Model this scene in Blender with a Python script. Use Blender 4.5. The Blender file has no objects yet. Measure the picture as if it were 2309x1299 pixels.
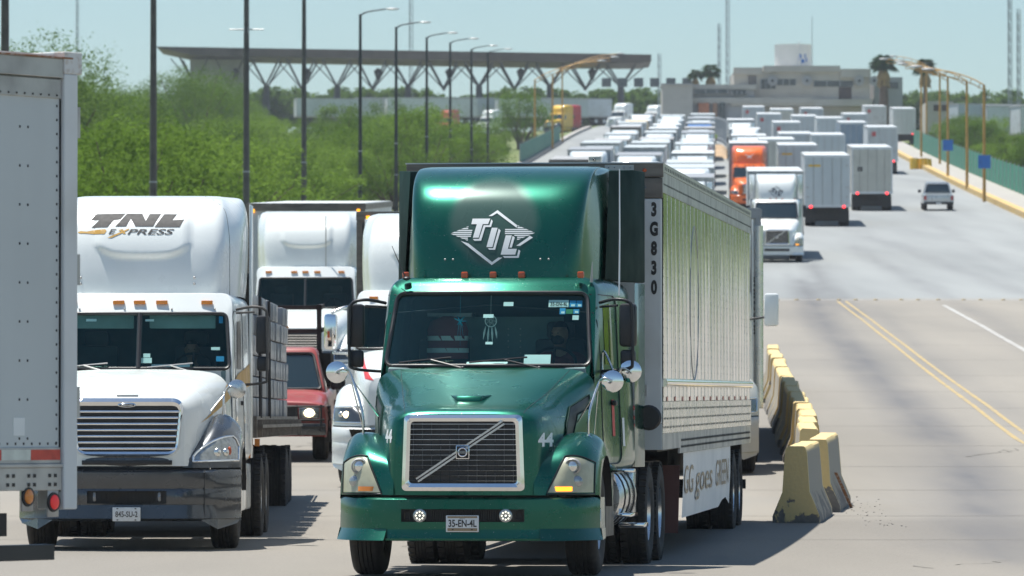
import bpy, bmesh, math, random
from mathutils import Vector, Matrix, Euler
from mathutils.bvhtree import BVHTree

random.seed(7)
SC = bpy.context.scene
COL = SC.collection
PI = math.pi
R = math.radians

# ------------------------------------------------------------------ camera, sky, sun, exposure
F = 13500.0            # focal length in photo pixels (photo 2309 wide)
CX, HY = 1154.5, 942.0  # principal column, level-line row of the photo
EYE = 1.5
cam_d = bpy.data.cameras.new("camera")
cam = bpy.data.objects.new("camera", cam_d)
COL.objects.link(cam)
cam.location = (0, 0, EYE)
cam.rotation_euler = (R(90) + math.atan((HY - 649.5) / F), 0, 0)
cam_d.sensor_width = 36
cam_d.lens = F / 2309 * 36
cam_d.clip_start = 1
cam_d.clip_end = 6000
cam_d.dof.use_dof = True
cam_d.dof.focus_distance = 58.5
cam_d.dof.aperture_fstop = 7.0
SC.camera = cam

SUN = Vector((-0.22, 0.13, 1.0)).normalized()   # towards the sun
w = bpy.data.worlds.new("World")
SC.world = w
w.use_nodes = True
wn = w.node_tree.nodes
wl = w.node_tree.links
bg = wn["Background"]
sky = wn.new("ShaderNodeTexSky")
sky.sky_type = 'NISHITA'
sky.sun_disc = False
sky.sun_elevation = math.asin(SUN.z)
sky.sun_rotation = math.atan2(SUN.x, SUN.y)
sky.air_density = 1.0
sky.dust_density = 0.6
sky.ozone_density = 2.0
tint = wn.new("ShaderNodeMix"); tint.data_type = 'RGBA'; tint.blend_type = 'MULTIPLY'
tint.inputs["Factor"].default_value = 1.0
tint.inputs["B"].default_value = (.86, 1.0, 1.03, 1)      # cool colour balance of the photograph
wl.new(sky.outputs[0], tint.inputs["A"])
bg.inputs["Strength"].default_value = 0.074
wl.new(tint.outputs["Result"], bg.inputs["Color"])

sd = bpy.data.lights.new("sun", 'SUN')
sd.energy = 4.4
sd.angle = R(0.55)
sd.color = (1.0, 0.965, 0.90)
so = bpy.data.objects.new("sun", sd)
COL.objects.link(so)
so.rotation_euler = SUN.to_track_quat('Z', 'Y').to_euler()

SC.view_settings.view_transform = 'Standard'
SC.view_settings.look = 'None'
SC.view_settings.exposure = 0.7
SC.view_settings.gamma = 1.0
SC.view_settings.use_curve_mapping = False
SC.render.engine = 'CYCLES'
SC.cycles.use_denoising = True
SC.cycles.max_bounces = 8
SC.cycles.transparent_max_bounces = 12

# ------------------------------------------------------------------ mesh helpers
class MB:
    def __init__(s):
        s.v, s.f, s.m = [], [], []
    def add(s, vs, fs, m=0):
        o = len(s.v)
        s.v += [tuple(p) for p in vs]
        s.f += [tuple(i + o for i in f) for f in fs]
        s.m += [m] * len(fs)
        return s
    def box(s, x0, x1, y0, y1, z0, z1, m=0):
        v = [(x0,y0,z0),(x1,y0,z0),(x1,y1,z0),(x0,y1,z0),(x0,y0,z1),(x1,y0,z1),(x1,y1,z1),(x0,y1,z1)]
        return s.add(v, [(0,3,2,1),(4,5,6,7),(0,1,5,4),(1,2,6,5),(2,3,7,6),(3,0,4,7)], m)
    def obox(s, c, ax, ay, az, m=0):
        c, ax, ay, az = Vector(c), Vector(ax), Vector(ay), Vector(az)
        v = []
        for k in (-1, 1):
            for a, b in ((-1,-1),(1,-1),(1,1),(-1,1)):
                v.append(c + ax*a + ay*b + az*k)
        return s.add(v, [(0,3,2,1),(4,5,6,7),(0,1,5,4),(1,2,6,5),(2,3,7,6),(3,0,4,7)], m)
    def tube(s, pts, r, n=8, m=0, cap=True):
        pts = [Vector(p) for p in pts]
        rs = r if isinstance(r, (list, tuple)) else [r] * len(pts)
        vs, fs = [], []
        up = None
        for i, p in enumerate(pts):
            a = pts[max(i-1, 0)]; b = pts[min(i+1, len(pts)-1)]
            d = (b - a).normalized()
            if up is None:
                up = d.orthogonal().normalized()
            up = (up - d * up.dot(d))
            up = up.normalized() if up.length > 1e-6 else d.orthogonal().normalized()
            q = d.cross(up)
            for k in range(n):
                t = 2*PI*k/n
                vs.append(p + (up*math.cos(t) + q*math.sin(t)) * rs[i])
        for i in range(len(pts)-1):
            for k in range(n):
                k2 = (k+1) % n
                fs.append((i*n+k, i*n+k2, (i+1)*n+k2, (i+1)*n+k))
        if cap:
            fs.append(tuple(range(n-1, -1, -1)))
            fs.append(tuple((len(pts)-1)*n + k for k in range(n)))
        return s.add(vs, fs, m)
    def cyl(s, a, b, r, n=14, m=0):
        return s.tube([a, b], r, n, m)
    def lathe(s, prof, c=(0,0,0), ax='x', n=24, m=0, closed=False):
        vs, fs = [], []
        for (h, r) in prof:
            for k in range(n):
                t = 2*PI*k/n
                a, b = r*math.cos(t), r*math.sin(t)
                p = {'x': (h, a, b), 'y': (a, h, b), 'z': (a, b, h)}[ax]
                vs.append((p[0]+c[0], p[1]+c[1], p[2]+c[2]))
        L = len(prof)
        for i in range(L if closed else L-1):
            j = (i+1) % L
            for k in range(n):
                k2 = (k+1) % n
                fs.append((i*n+k, i*n+k2, j*n+k2, j*n+k))
        return s.add(vs, fs, m)
    def grid(s, rows, m=0, skip=None):
        nv = len(rows[0])
        vs = [p for r in rows for p in r]
        fs = []
        for i in range(len(rows)-1):
            for j in range(nv-1):
                if skip and skip(i, j):
                    continue
                fs.append((i*nv+j, i*nv+j+1, (i+1)*nv+j+1, (i+1)*nv+j))
        return s.add(vs, fs, m)
    def rings(s, rings, m=0, cap0=False, cap1=False):
        n = len(rings[0])
        vs = [p for r in rings for p in r]
        fs = []
        for i in range(len(rings)-1):
            for k in range(n):
                k2 = (k+1) % n
                fs.append((i*n+k, i*n+k2, (i+1)*n+k2, (i+1)*n+k))
        if cap0: fs.append(tuple(range(n-1, -1, -1)))
        if cap1: fs.append(tuple((len(rings)-1)*n+k for k in range(n)))
        return s.add(vs, fs, m)
    def prism(s, poly, a, b, ax='y', m=0):
        def P(u, v, h):
            return {'y': (u, h, v), 'x': (h, u, v), 'z': (u, v, h)}[ax]
        n = len(poly)
        vs = [P(u, v, a) for u, v in poly] + [P(u, v, b) for u, v in poly]
        fs = [tuple(range(n)), tuple(range(2*n-1, n-1, -1))]
        for i in range(n):
            j = (i+1) % n
            fs.append((i, j, n+j, n+i))
        return s.add(vs, fs, m)
    def sphere(s, c, rx, ry=None, rz=None, n=14, k=9, m=0):
        ry = ry or rx; rz = rz or rx
        vs, fs = [], []
        for i in range(k+1):
            t = PI*i/k
            for j in range(n):
                a = 2*PI*j/n
                vs.append((c[0]+rx*math.sin(t)*math.cos(a), c[1]+ry*math.sin(t)*math.sin(a), c[2]+rz*math.cos(t)))
        for i in range(k):
            for j in range(n):
                j2 = (j+1) % n
                fs.append((i*n+j, i*n+j2, (i+1)*n+j2, (i+1)*n+j))
        return s.add(vs, fs, m)
    def mirror(s):
        o = len(s.v); nf = len(s.f)
        s.v += [(-x, y, z) for x, y, z in s.v[:o]]
        s.f += [tuple(i+o for i in reversed(f)) for f in s.f[:nf]]
        s.m += s.m[:nf]
        return s
    def mesh(s, name, mats, smooth=35, bevel=0, fix=True):
        me = bpy.data.meshes.new(name)
        me.from_pydata(s.v, [], s.f)
        for mt in (mats if isinstance(mats, (list, tuple)) else [mats]):
            me.materials.append(mt)
        me.polygons.foreach_set("material_index", s.m)
        bm = bmesh.new(); bm.from_mesh(me)
        if fix:
            bmesh.ops.remove_doubles(bm, verts=bm.verts, dist=1e-5)
            bmesh.ops.recalc_face_normals(bm, faces=bm.faces)
        if bevel:
            es = [e for e in bm.edges if len(e.link_faces) == 2 and e.calc_face_angle(0) > R(40)]
            bmesh.ops.bevel(bm, geom=es, offset=bevel, segments=2, affect='EDGES', profile=.5, clamp_overlap=True)
        bm.to_mesh(me); bm.free()
        if smooth:
            me.shade_smooth()
            me.set_sharp_from_angle(angle=R(smooth))
        return me

def cr(p0, p1, p2, p3, t):
    return [0.5*((2*b) + (c-a)*t + (2*a-5*b+4*c-d)*t*t + (3*b-a-3*c+d)*t**3) for a, b, c, d in zip(p0, p1, p2, p3)]
def smooth_line(pts, n):
    """Catmull-Rom through pts, n samples per span"""
    out = []
    L = len(pts)
    for i in range(L-1):
        a, b, c, d = pts[max(i-1,0)], pts[i], pts[i+1], pts[min(i+2, L-1)]
        for k in range(n):
            out.append(tuple(cr(a, b, c, d, k/n)))
    out.append(tuple(pts[-1]))
    return out
def smooth_grid(rows, nu, nv):
    a = [smooth_line(r, nv) for r in rows]
    cols = [smooth_line([r[j] for r in a], nu) for j in range(len(a[0]))]
    return [[cols[j][i] for j in range(len(cols))] for i in range(len(cols[0]))]

def link(name, me, parent=None):
    o = bpy.data.objects.new(name, me)
    COL.objects.link(o)
    if parent is not None:
        o.parent = parent
    return o
def part(name, mb, mats, parent, smooth=35, bevel=0, label=None, kind=None):
    o = link(name, mb.mesh(name, mats, smooth, bevel), parent)
    if label: o["label"] = label
    if kind: o["kind"] = kind
    return o
def tag(o, label=None, cat=None, group=None, kind=None):
    if label: o["label"] = label
    if cat: o["category"] = cat
    if group: o["group"] = group
    if kind: o["kind"] = kind
    return o
def thing(name, label, cat, loc=(0,0,0), head=0, pitch=0, group=None):
    o = bpy.data.objects.new(name, None)
    COL.objects.link(o)
    o.empty_display_size = 0.3
    o.location = loc
    o.rotation_euler = (pitch, 0, -head)
    return tag(o, label, cat, group)
def single(name, mb, mats, label, cat, loc=(0,0,0), head=0, group=None, smooth=35, bevel=0):
    o = link(name, mb.mesh(name, mats, smooth, bevel))
    o.location = loc; o.rotation_euler = (0, 0, -head)
    return tag(o, label, cat, group)
def structure(name, mb, mats, smooth=0):
    o = link(name, mb.mesh(name, mats, smooth))
    o["kind"] = "structure"
    return o
def copy_tree(o, parent=None):
    c = o.copy()
    COL.objects.link(c)
    if parent is not None:
        c.parent = parent
    for ch in list(o.children):
        copy_tree(ch, c)
    return c

# ------------------------------------------------------------------ ground profile
_S = [(-2000, 0), (60, 0), (85, .028), (120, .038), (200, .046), (300, .056), (700, .062), (860, .056), (1000, .050), (1150, .02), (1300, 0), (5000, 0)]
def _slope(y):
    for (a, s0), (b, s1) in zip(_S, _S[1:]):
        if y <= b:
            return s0 + (s1-s0) * (y-a) / (b-a)
    return 0
_Z = [0.0]
for _i in range(2500):
    _Z.append(_Z[-1] + _slope(_i + .5))
def zg(y):
    if y <= 0: return 0.0
    if y >= 2499: return _Z[-1]
    i = int(y)
    return _Z[i] + (_Z[i+1]-_Z[i]) * (y-i)
def ground_at(px, py):
    """where a sight line of the survey meets the road surface"""
    a, b = 25.0, 1000.0
    for _ in range(50):
        m = (a+b)/2
        if HY - F*(zg(m)-EYE)/m > py: a = m
        else: b = m
    return ((px-CX)/F*a, a)
def wx(px, y):
    return (px-CX)/F*y
def wz(py, y):
    return EYE + (HY-py)/F*y
def pitch_at(y):
    return math.atan(_slope(y))

# ------------------------------------------------------------------ materials
def nodes_of(name):
    m = bpy.data.materials.new(name)
    m.use_nodes = True
    nt = m.node_tree
    return m, nt, nt.nodes["Principled BSDF"]
def mat(name, col, rough=.5, metal=0, coat=0, var=.12, scale=3.0, bump=0, bscale=40, dirt=None, spec=None, emit=None, estr=0, coord='Object', rvar=.08, stretch=None, wear=.5):
    """painted / plain surface: base colour with soft noise variation, roughness variation and fine relief"""
    m, nt, b = nodes_of(name)
    N, L = nt.nodes.new, nt.links.new
    tc = N("ShaderNodeTexCoord")
    src = tc.outputs[coord]
    if stretch:
        mp = N("ShaderNodeMapping"); mp.inputs["Scale"].default_value = stretch
        L(src, mp.inputs[0]); src = mp.outputs[0]
    nz = N("ShaderNodeTexNoise"); nz.inputs["Scale"].default_value = scale; nz.inputs["Detail"].default_value = 6
    L(src, nz.inputs["Vector"])
    mx = N("ShaderNodeMix"); mx.data_type = 'RGBA'
    d = dirt if dirt else tuple(c*(1-var*2) for c in col)
    mx.inputs["A"].default_value = (*[min(1, c*(1+var*.5)) for c in col], 1)
    mx.inputs["B"].default_value = (*d, 1)
    rm = N("ShaderNodeMapRange")
    rm.inputs["From Min"].default_value = .42 if not dirt else wear
    rm.inputs["From Max"].default_value = wear+.28
    L(nz.outputs["Fac"], rm.inputs["Value"])
    L(rm.outputs[0], mx.inputs["Factor"])
    L(mx.outputs["Result"], b.inputs["Base Color"])
    r2 = N("ShaderNodeMapRange")
    r2.inputs["To Min"].default_value = max(.02, rough-rvar); r2.inputs["To Max"].default_value = min(1, rough+rvar)
    r2.inputs["From Min"].default_value = .3; r2.inputs["From Max"].default_value = .7
    L(nz.outputs["Fac"], r2.inputs["Value"])
    L(r2.outputs[0], b.inputs["Roughness"])
    b.inputs["Metallic"].default_value = metal
    b.inputs["Coat Weight"].default_value = coat
    b.inputs["Coat Roughness"].default_value = .06
    if spec is not None: b.inputs["Specular IOR Level"].default_value = spec
    if bump:
        nb = N("ShaderNodeTexNoise"); nb.inputs["Scale"].default_value = bscale; nb.inputs["Detail"].default_value = 4
        L(src, nb.inputs["Vector"])
        bp = N("ShaderNodeBump"); bp.inputs["Strength"].default_value = bump; bp.inputs["Distance"].default_value = .02
        L(nb.outputs["Fac"], bp.inputs["Height"])
        L(bp.outputs[0], b.inputs["Normal"])
    if emit:
        b.inputs["Emission Color"].default_value = (*emit, 1)
        b.inputs["Emission Strength"].default_value = estr
    return m
def glass_mat(name, tint, rough=.02, ior=1.4):
    m = bpy.data.materials.new(name); m.use_nodes = True
    nt = m.node_tree; nt.nodes.clear()
    N, L = nt.nodes.new, nt.links.new
    o = N("ShaderNodeOutputMaterial"); mx = N("ShaderNodeMixShader")
    t = N("ShaderNodeBsdfTransparent"); t.inputs[0].default_value = (*tint, 1)
    g = N("ShaderNodeBsdfGlossy"); g.inputs["Roughness"].default_value = rough
    g.inputs["Color"].default_value = (.42, .80, .72, 1)
    f = N("ShaderNodeFresnel"); f.inputs[0].default_value = ior
    ma = N("ShaderNodeMath"); ma.operation = 'MULTIPLY_ADD'; ma.inputs[1].default_value = 1.0; ma.inputs[2].default_value = .02
    L(f.outputs[0], ma.inputs[0])
    L(ma.outputs[0], mx.inputs[0]); L(t.outputs[0], mx.inputs[1]); L(g.outputs[0], mx.inputs[2]); L(mx.outputs[0], o.inputs[0])
    return m
def green_paint(name, col, fade=None):
    """metallic green lacquer with road dust specks; fade = sun-bleached round patch (x, z, radius)"""
    m, nt, b = nodes_of(name)
    N, L = nt.nodes.new, nt.links.new
    tc = N("ShaderNodeTexCoord")
    nz = N("ShaderNodeTexNoise"); nz.inputs["Scale"].default_value = 2.2; nz.inputs["Detail"].default_value = 8
    L(tc.outputs["Object"], nz.inputs["Vector"])
    vo = N("ShaderNodeTexNoise"); vo.inputs["Scale"].default_value = 75; vo.inputs["Detail"].default_value = 1
    L(tc.outputs["Object"], vo.inputs["Vector"])
    sp = N("ShaderNodeMapRange"); sp.inputs["From Min"].default_value = .735; sp.inputs["From Max"].default_value = .77
    L(vo.outputs["Fac"], sp.inputs["Value"])
    mx = N("ShaderNodeMix"); mx.data_type = 'RGBA'
    mx.inputs["A"].default_value = (*col, 1); mx.inputs["B"].default_value = (*[c*.75 for c in col], 1)
    L(nz.outputs["Fac"], mx.inputs["Factor"])
    mx2 = N("ShaderNodeMix"); mx2.data_type = 'RGBA'
    mx2.inputs["B"].default_value = (.35, .42, .38, 1)
    mq = N("ShaderNodeMath"); mq.operation = 'MULTIPLY'; mq.inputs[1].default_value = .55
    L(sp.outputs[0], mq.inputs[0]); L(mq.outputs[0], mx2.inputs["Factor"])
    L(mx.outputs["Result"], mx2.inputs["A"])
    out = mx2.outputs["Result"]
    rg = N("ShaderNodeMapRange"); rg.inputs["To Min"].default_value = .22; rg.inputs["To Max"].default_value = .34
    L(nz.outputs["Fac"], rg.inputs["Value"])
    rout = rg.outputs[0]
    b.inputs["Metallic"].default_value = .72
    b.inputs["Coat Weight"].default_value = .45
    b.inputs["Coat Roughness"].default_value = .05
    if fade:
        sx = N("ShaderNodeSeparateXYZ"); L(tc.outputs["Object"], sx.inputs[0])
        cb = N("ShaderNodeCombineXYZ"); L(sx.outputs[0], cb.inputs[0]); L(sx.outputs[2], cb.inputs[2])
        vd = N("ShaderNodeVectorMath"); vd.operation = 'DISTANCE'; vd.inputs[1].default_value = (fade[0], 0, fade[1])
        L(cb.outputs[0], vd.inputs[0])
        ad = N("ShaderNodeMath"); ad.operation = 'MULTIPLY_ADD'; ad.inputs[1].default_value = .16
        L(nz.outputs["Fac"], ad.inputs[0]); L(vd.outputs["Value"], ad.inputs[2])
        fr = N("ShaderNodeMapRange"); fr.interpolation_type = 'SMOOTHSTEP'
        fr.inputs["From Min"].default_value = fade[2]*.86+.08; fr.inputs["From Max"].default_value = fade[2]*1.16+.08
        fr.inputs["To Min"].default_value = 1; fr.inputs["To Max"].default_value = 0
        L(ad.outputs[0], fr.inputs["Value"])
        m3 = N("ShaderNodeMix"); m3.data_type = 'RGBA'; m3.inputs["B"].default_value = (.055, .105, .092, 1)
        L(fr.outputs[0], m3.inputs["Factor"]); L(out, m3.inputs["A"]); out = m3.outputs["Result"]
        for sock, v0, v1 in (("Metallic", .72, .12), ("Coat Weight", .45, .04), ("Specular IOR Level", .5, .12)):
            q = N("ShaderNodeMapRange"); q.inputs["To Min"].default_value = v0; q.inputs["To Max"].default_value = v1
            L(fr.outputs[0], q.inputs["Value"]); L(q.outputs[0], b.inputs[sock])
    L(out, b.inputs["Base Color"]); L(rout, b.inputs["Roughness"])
    return m
def leaf_mat(name, a, bcol, trans=.36):
    m = bpy.data.materials.new(name); m.use_nodes = True
    nt = m.node_tree; nt.nodes.clear()
    N, L = nt.nodes.new, nt.links.new
    o = N("ShaderNodeOutputMaterial")
    at = N("ShaderNodeAttribute"); at.attribute_name = "tone"
    oi = N("ShaderNodeObjectInfo")
    ad = N("ShaderNodeMath"); ad.operation = 'MULTIPLY_ADD'; ad.inputs[1].default_value = .85
    L(oi.outputs["Random"], ad.inputs[0])
    sc = N("ShaderNodeMath"); sc.operation = 'MULTIPLY'; sc.inputs[1].default_value = .35
    L(at.outputs["Fac"], sc.inputs[0]); L(sc.outputs[0], ad.inputs[2])
    mx = N("ShaderNodeMix"); mx.data_type = 'RGBA'
    mx.inputs["A"].default_value = (*a, 1); mx.inputs["B"].default_value = (*bcol, 1)
    L(ad.outputs[0], mx.inputs["Factor"])
    d = N("ShaderNodeBsdfDiffuse"); t = N("ShaderNodeBsdfTranslucent")
    L(mx.outputs["Result"], d.inputs[0]); L(mx.outputs["Result"], t.inputs[0])
    ms = N("ShaderNodeMixShader"); ms.inputs[0].default_value = trans
    L(d.outputs[0], ms.inputs[1]); L(t.outputs[0], ms.inputs[2]); L(ms.outputs[0], o.inputs[0])
    return m

M = {}
M['green'] = green_paint('green_lacquer', (.001, .115, .073))
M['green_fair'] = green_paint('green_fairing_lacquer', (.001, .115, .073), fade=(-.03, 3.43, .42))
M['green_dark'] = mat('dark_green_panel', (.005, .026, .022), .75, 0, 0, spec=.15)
M['white'] = mat('white_truck_paint', (.74, .77, .75), .3, 0, .5, var=.04, scale=1.6)
M['white_matt'] = mat('white_sheet_paint', (.62, .64, .64), .45, 0, .1, var=.06, scale=1.2, dirt=(.5, .5, .47))
M['grey_sheet'] = mat('light_grey_sheet', (.52, .555, .555), .42, 0, .1, var=.07, scale=1.0, stretch=(1, 1, .25))
M['blue_grey'] = mat('blue_grey_sheet', (.22, .29, .36), .45, 0, .1, var=.07, scale=1.0)
M['shaded_white'] = mat('shaded_white_sheet', (.47, .495, .495), .5, 0, .05, var=.1, scale=1.3, dirt=(.34, .34, .33))  # mottled white sheet, shade of the trailer rears put into its greyer colour
M['skirt'] = mat('white_skirt_sheet', (.80, .80, .78), .5, var=.05, scale=1.2)
M['rivet'] = mat('grey_rivet', (.10, .10, .10), .5)
M['cream'] = mat('cream_sheet_paint', (.50, .49, .43), .45, 0, .1, var=.07, scale=1.0)
M['slate'] = mat('dark_grey_truck_paint', (.055, .062, .07), .28, .3, .8, var=.1)
M['orange'] = mat('orange_truck_paint', (.85, .16, .02), .3, 0, .6, var=.05)
M['blue'] = mat('blue_truck_paint', (.05, .17, .45), .35, 0, .5, var=.05)
M['red'] = mat('red_truck_paint', (.5, .03, .03), .35, 0, .4, var=.1)
M['yellow'] = mat('yellow_truck_paint', (.75, .45, .03), .4, 0, .4, var=.08)
M['red_faded'] = mat('faded_red_car_paint', (.30, .05, .045), .4, 0, .35, var=.2, scale=4, dirt=(.25, .10, .08))
M['silver'] = mat('silver_car_paint', (.55, .57, .58), .3, .4, .6, var=.05)
M['chrome'] = mat('chrome', (.82, .83, .84), .07, 1, var=.05, rvar=.03)
M['alu'] = mat('brushed_aluminium', (.68, .69, .69), .26, 1, var=.08, scale=6)
M['alu_dull'] = mat('dull_aluminium', (.46, .45, .43), .5, .6, var=.15, scale=3)
M['polished'] = mat('polished_trailer_sheet', (.84, .82, .79), .15, .82, var=.05, scale=2, stretch=(1, 1, .2), bump=.05, bscale=3)
M['black'] = mat('black_plastic', (.018, .018, .02), .45, var=.2)
M['black_gloss'] = mat('black_gloss', (.012, .012, .014), .15, 0, .5)
M['frame'] = mat('greasy_chassis_steel', (.03, .028, .026), .65, .2, var=.3, scale=8, dirt=(.07, .055, .04))
M['rubber'] = mat('tyre_rubber', (.022, .021, .02), .8, var=.2, scale=10, dirt=(.06, .053, .045))
M['interior'] = mat('dark_cab_trim', (.035, .075, .08), .8)
M['interior_grey'] = mat('grey_cab_trim', (.16, .24, .24), .8)
M['seat'] = mat('seat_cloth', (.06, .08, .085), .9)
M['windshield'] = glass_mat('windscreen_glass', (.70, .88, .86))
M['side_glass'] = mat('dark_side_glass', (.02, .03, .03), .04, 0, 1, spec=.8, var=.02)
M['far_glass'] = mat('far_windscreen', (.015, .03, .035), .06, 0, 1, spec=.6, var=.02)
M['lens'] = mat('hazy_headlamp_lens', (.40, .395, .28), .38, .0, .35, var=.08, scale=14)
M['lens_clear'] = mat('clear_headlamp_lens', (.35, .37, .37), .08, .6, 1, var=.25, scale=18)
M['reflector'] = mat('lamp_reflector', (.75, .75, .72), .18, .9, var=.05)
M['amber'] = mat('amber_lens', (.75, .23, .02), .25, 0, .6, var=.05)
M['amber_red'] = mat('orange_red_lens', (.5, .08, .015), .3, 0, .6, var=.1)
M['amber_lit'] = mat('lit_amber_lamp', (.9, .35, .03), .3, emit=(1, .38, .02), estr=1.3)
M['warm_lit'] = mat('lit_headlamp', (.9, .8, .6), .3, emit=(1, .78, .42), estr=3.0)
M['white_lit'] = mat('lit_led', (.9, .9, .8), .3, emit=(1, .95, .75), estr=.8)
M['red_lens'] = mat('red_lens', (.45, .02, .02), .25, 0, .6)
M['red_lit'] = mat('lit_red_lamp', (.8, .03, .03), .3, emit=(1, .04, .05), estr=2.2)
M['red_tape'] = mat('red_reflective_tape', (.55, .05, .035), .4, 0, .2, var=.15, scale=12)
M['white_tape'] = mat('white_reflective_tape', (.62, .66, .60), .4, 0, .2, var=.1, scale=12)
M['decal_white'] = mat('white_vinyl', (.78, .80, .80), .45, var=.04)
M['decal_black'] = mat('black_vinyl', (.02, .02, .02), .5)
M['decal_grey'] = mat('dark_grey_vinyl', (.11, .105, .10), .75, var=.05, scale=20, spec=.2)
M['decal_gold'] = mat('mustard_vinyl', (.52, .30, .06), .45, var=.08)
M['decal_brown'] = mat('bronze_vinyl', (.26, .19, .11), .4, var=.08)
M['decal_green'] = mat('green_vinyl', (.03, .20, .08), .5)
M['decal_blue'] = mat('blue_sticker', (.03, .28, .55), .5)
M['decal_red'] = mat('red_vinyl', (.55, .05, .05), .45)
M['paper'] = mat('white_paper', (.75, .78, .76), .7, var=.03)
M['plate'] = mat('white_number_plate', (.66, .68, .68), .45, var=.06, scale=20)
M['brown_mud'] = mat('red_brown_mudflap', (.13, .05, .035), .7, var=.2)
M['rust'] = mat('rusty_steel', (.24, .11, .05), .8, var=.4, scale=25, dirt=(.55, .52, .48))
M['white_rust'] = mat('white_paint_rusting', (.62, .62, .60), .6, var=.1, scale=22, dirt=(.45, .36, .28))
M['rail'] = mat('weathered_rail', (.19, .165, .14), .5, .4, var=.2, scale=6, stretch=(.4, .4, 2))
M['skin'] = mat('skin', (.38, .20, .13), .55, var=.05)
M['hair'] = mat('black_hair', (.012, .010, .009), .6)
M['shirt_red'] = mat('dark_red_shirt', (.20, .035, .04), .85)
M['shirt_grey'] = mat('grey_red_shirt', (.16, .06, .06), .85)
M['trousers'] = mat('dark_trousers', (.03, .03, .04), .85)
M['hivis'] = mat('yellow_green_vest', (.45, .62, .06), .7)
M['mask'] = mat('black_mask', (.015, .016, .018), .8)
M['teal_tinsel'] = mat('teal_tinsel', (.02, .38, .48), .3, .3, emit=None)
M['block'] = mat('grey_wrapped_block', (.19, .2, .21), .55, 0, .25, var=.25, scale=5, bump=.25, bscale=12, dirt=(.29, .29, .30))
M['wood'] = mat('worn_deck_wood', (.26, .19, .14), .8, var=.3, scale=6)
M['lamp_dark'] = mat('black_lamp_post', (.022, .026, .028), .5, .2)
M['lamp_brown'] = mat('grey_brown_steel_post', (.085, .078, .072), .55, .2, var=.15)
M['lamp_yellow'] = mat('ochre_lamp_post', (.50, .27, .06), .55, var=.2, scale=2)
M['barrier_top'] = mat('yellow_barrier_paint', (.56, .40, .14), .7, var=.18, scale=2.5, bump=.3, bscale=30, dirt=(.36, .29, .17))
M['sign_blue'] = mat('blue_sign', (.02, .15, .5), .4)
M['fence_green'] = mat('green_fence_mesh', (.01, .20, .12), .7, var=.12, scale=.7)
M['galv'] = mat('galvanised_steel', (.34, .35, .36), .5, .4)
M['bark'] = mat('bark', (.10, .075, .055), .9, var=.3, scale=8)
M['leaf'] = leaf_mat('mesquite_leaf', (.080, .150, .018), (.20, .305, .048))
M['leaf_dark'] = leaf_mat('dark_tree_leaf', (.055, .115, .02), (.125, .20, .035))
M['palm_leaf'] = leaf_mat('palm_frond', (.03, .07, .02), (.08, .12, .03), .2)
M['palm_dry'] = mat('dry_palm_frond', (.36, .24, .10), .9)
M['palm_trunk'] = mat('palm_trunk', (.16, .11, .08), .9, var=.3, scale=5)
M['stucco'] = mat('beige_stucco', (.44, .41, .36), .85, var=.06, scale=.6, bump=.1)
M['stucco_grey'] = mat('grey_stucco', (.34, .34, .34), .85, var=.06, scale=.6)
M['win_dark'] = mat('dark_window', (.04, .045, .05), .15, 0, .5)
M['door_brown'] = mat('dark_brown_door', (.06, .04, .035), .6)
M['canopy'] = mat('brown_canopy_steel', (.10, .075, .06), .6, .1, var=.2, scale=.4)
M['canopy_leg'] = mat('grey_canopy_steel', (.12, .12, .13), .6, .1, var=.15)
M['tank'] = mat('white_tank_paint', (.72, .73, .73), .5, var=.04)
M['terracotta'] = mat('terracotta_panel', (.50, .19, .10), .8)
M['mast'] = mat('grey_lattice_mast', (.30, .33, .35), .5)
M['kerb'] = mat('yellow_kerb_paint', (.50, .34, .12), .75, var=.25, scale=1.2, dirt=(.40, .35, .27))
M['walk'] = mat('concrete_walk', (.36, .34, .31), .85, var=.08, scale=.8)
M['mark_y'] = mat('worn_yellow_line', (.40, .29, .11), .85, var=.2, scale=4.5, dirt=(.27, .24, .19), wear=.40)
M['mark_w'] = mat('worn_white_line', (.40, .40, .385), .85, var=.15, scale=3.5, dirt=(.29, .265, .23), wear=.40)
M['red_dim'] = mat('lit_side_red_lamp', (.6, .03, .03), .3, emit=(1, .05, .05), estr=.12)
HAZE = 0.00012
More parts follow.
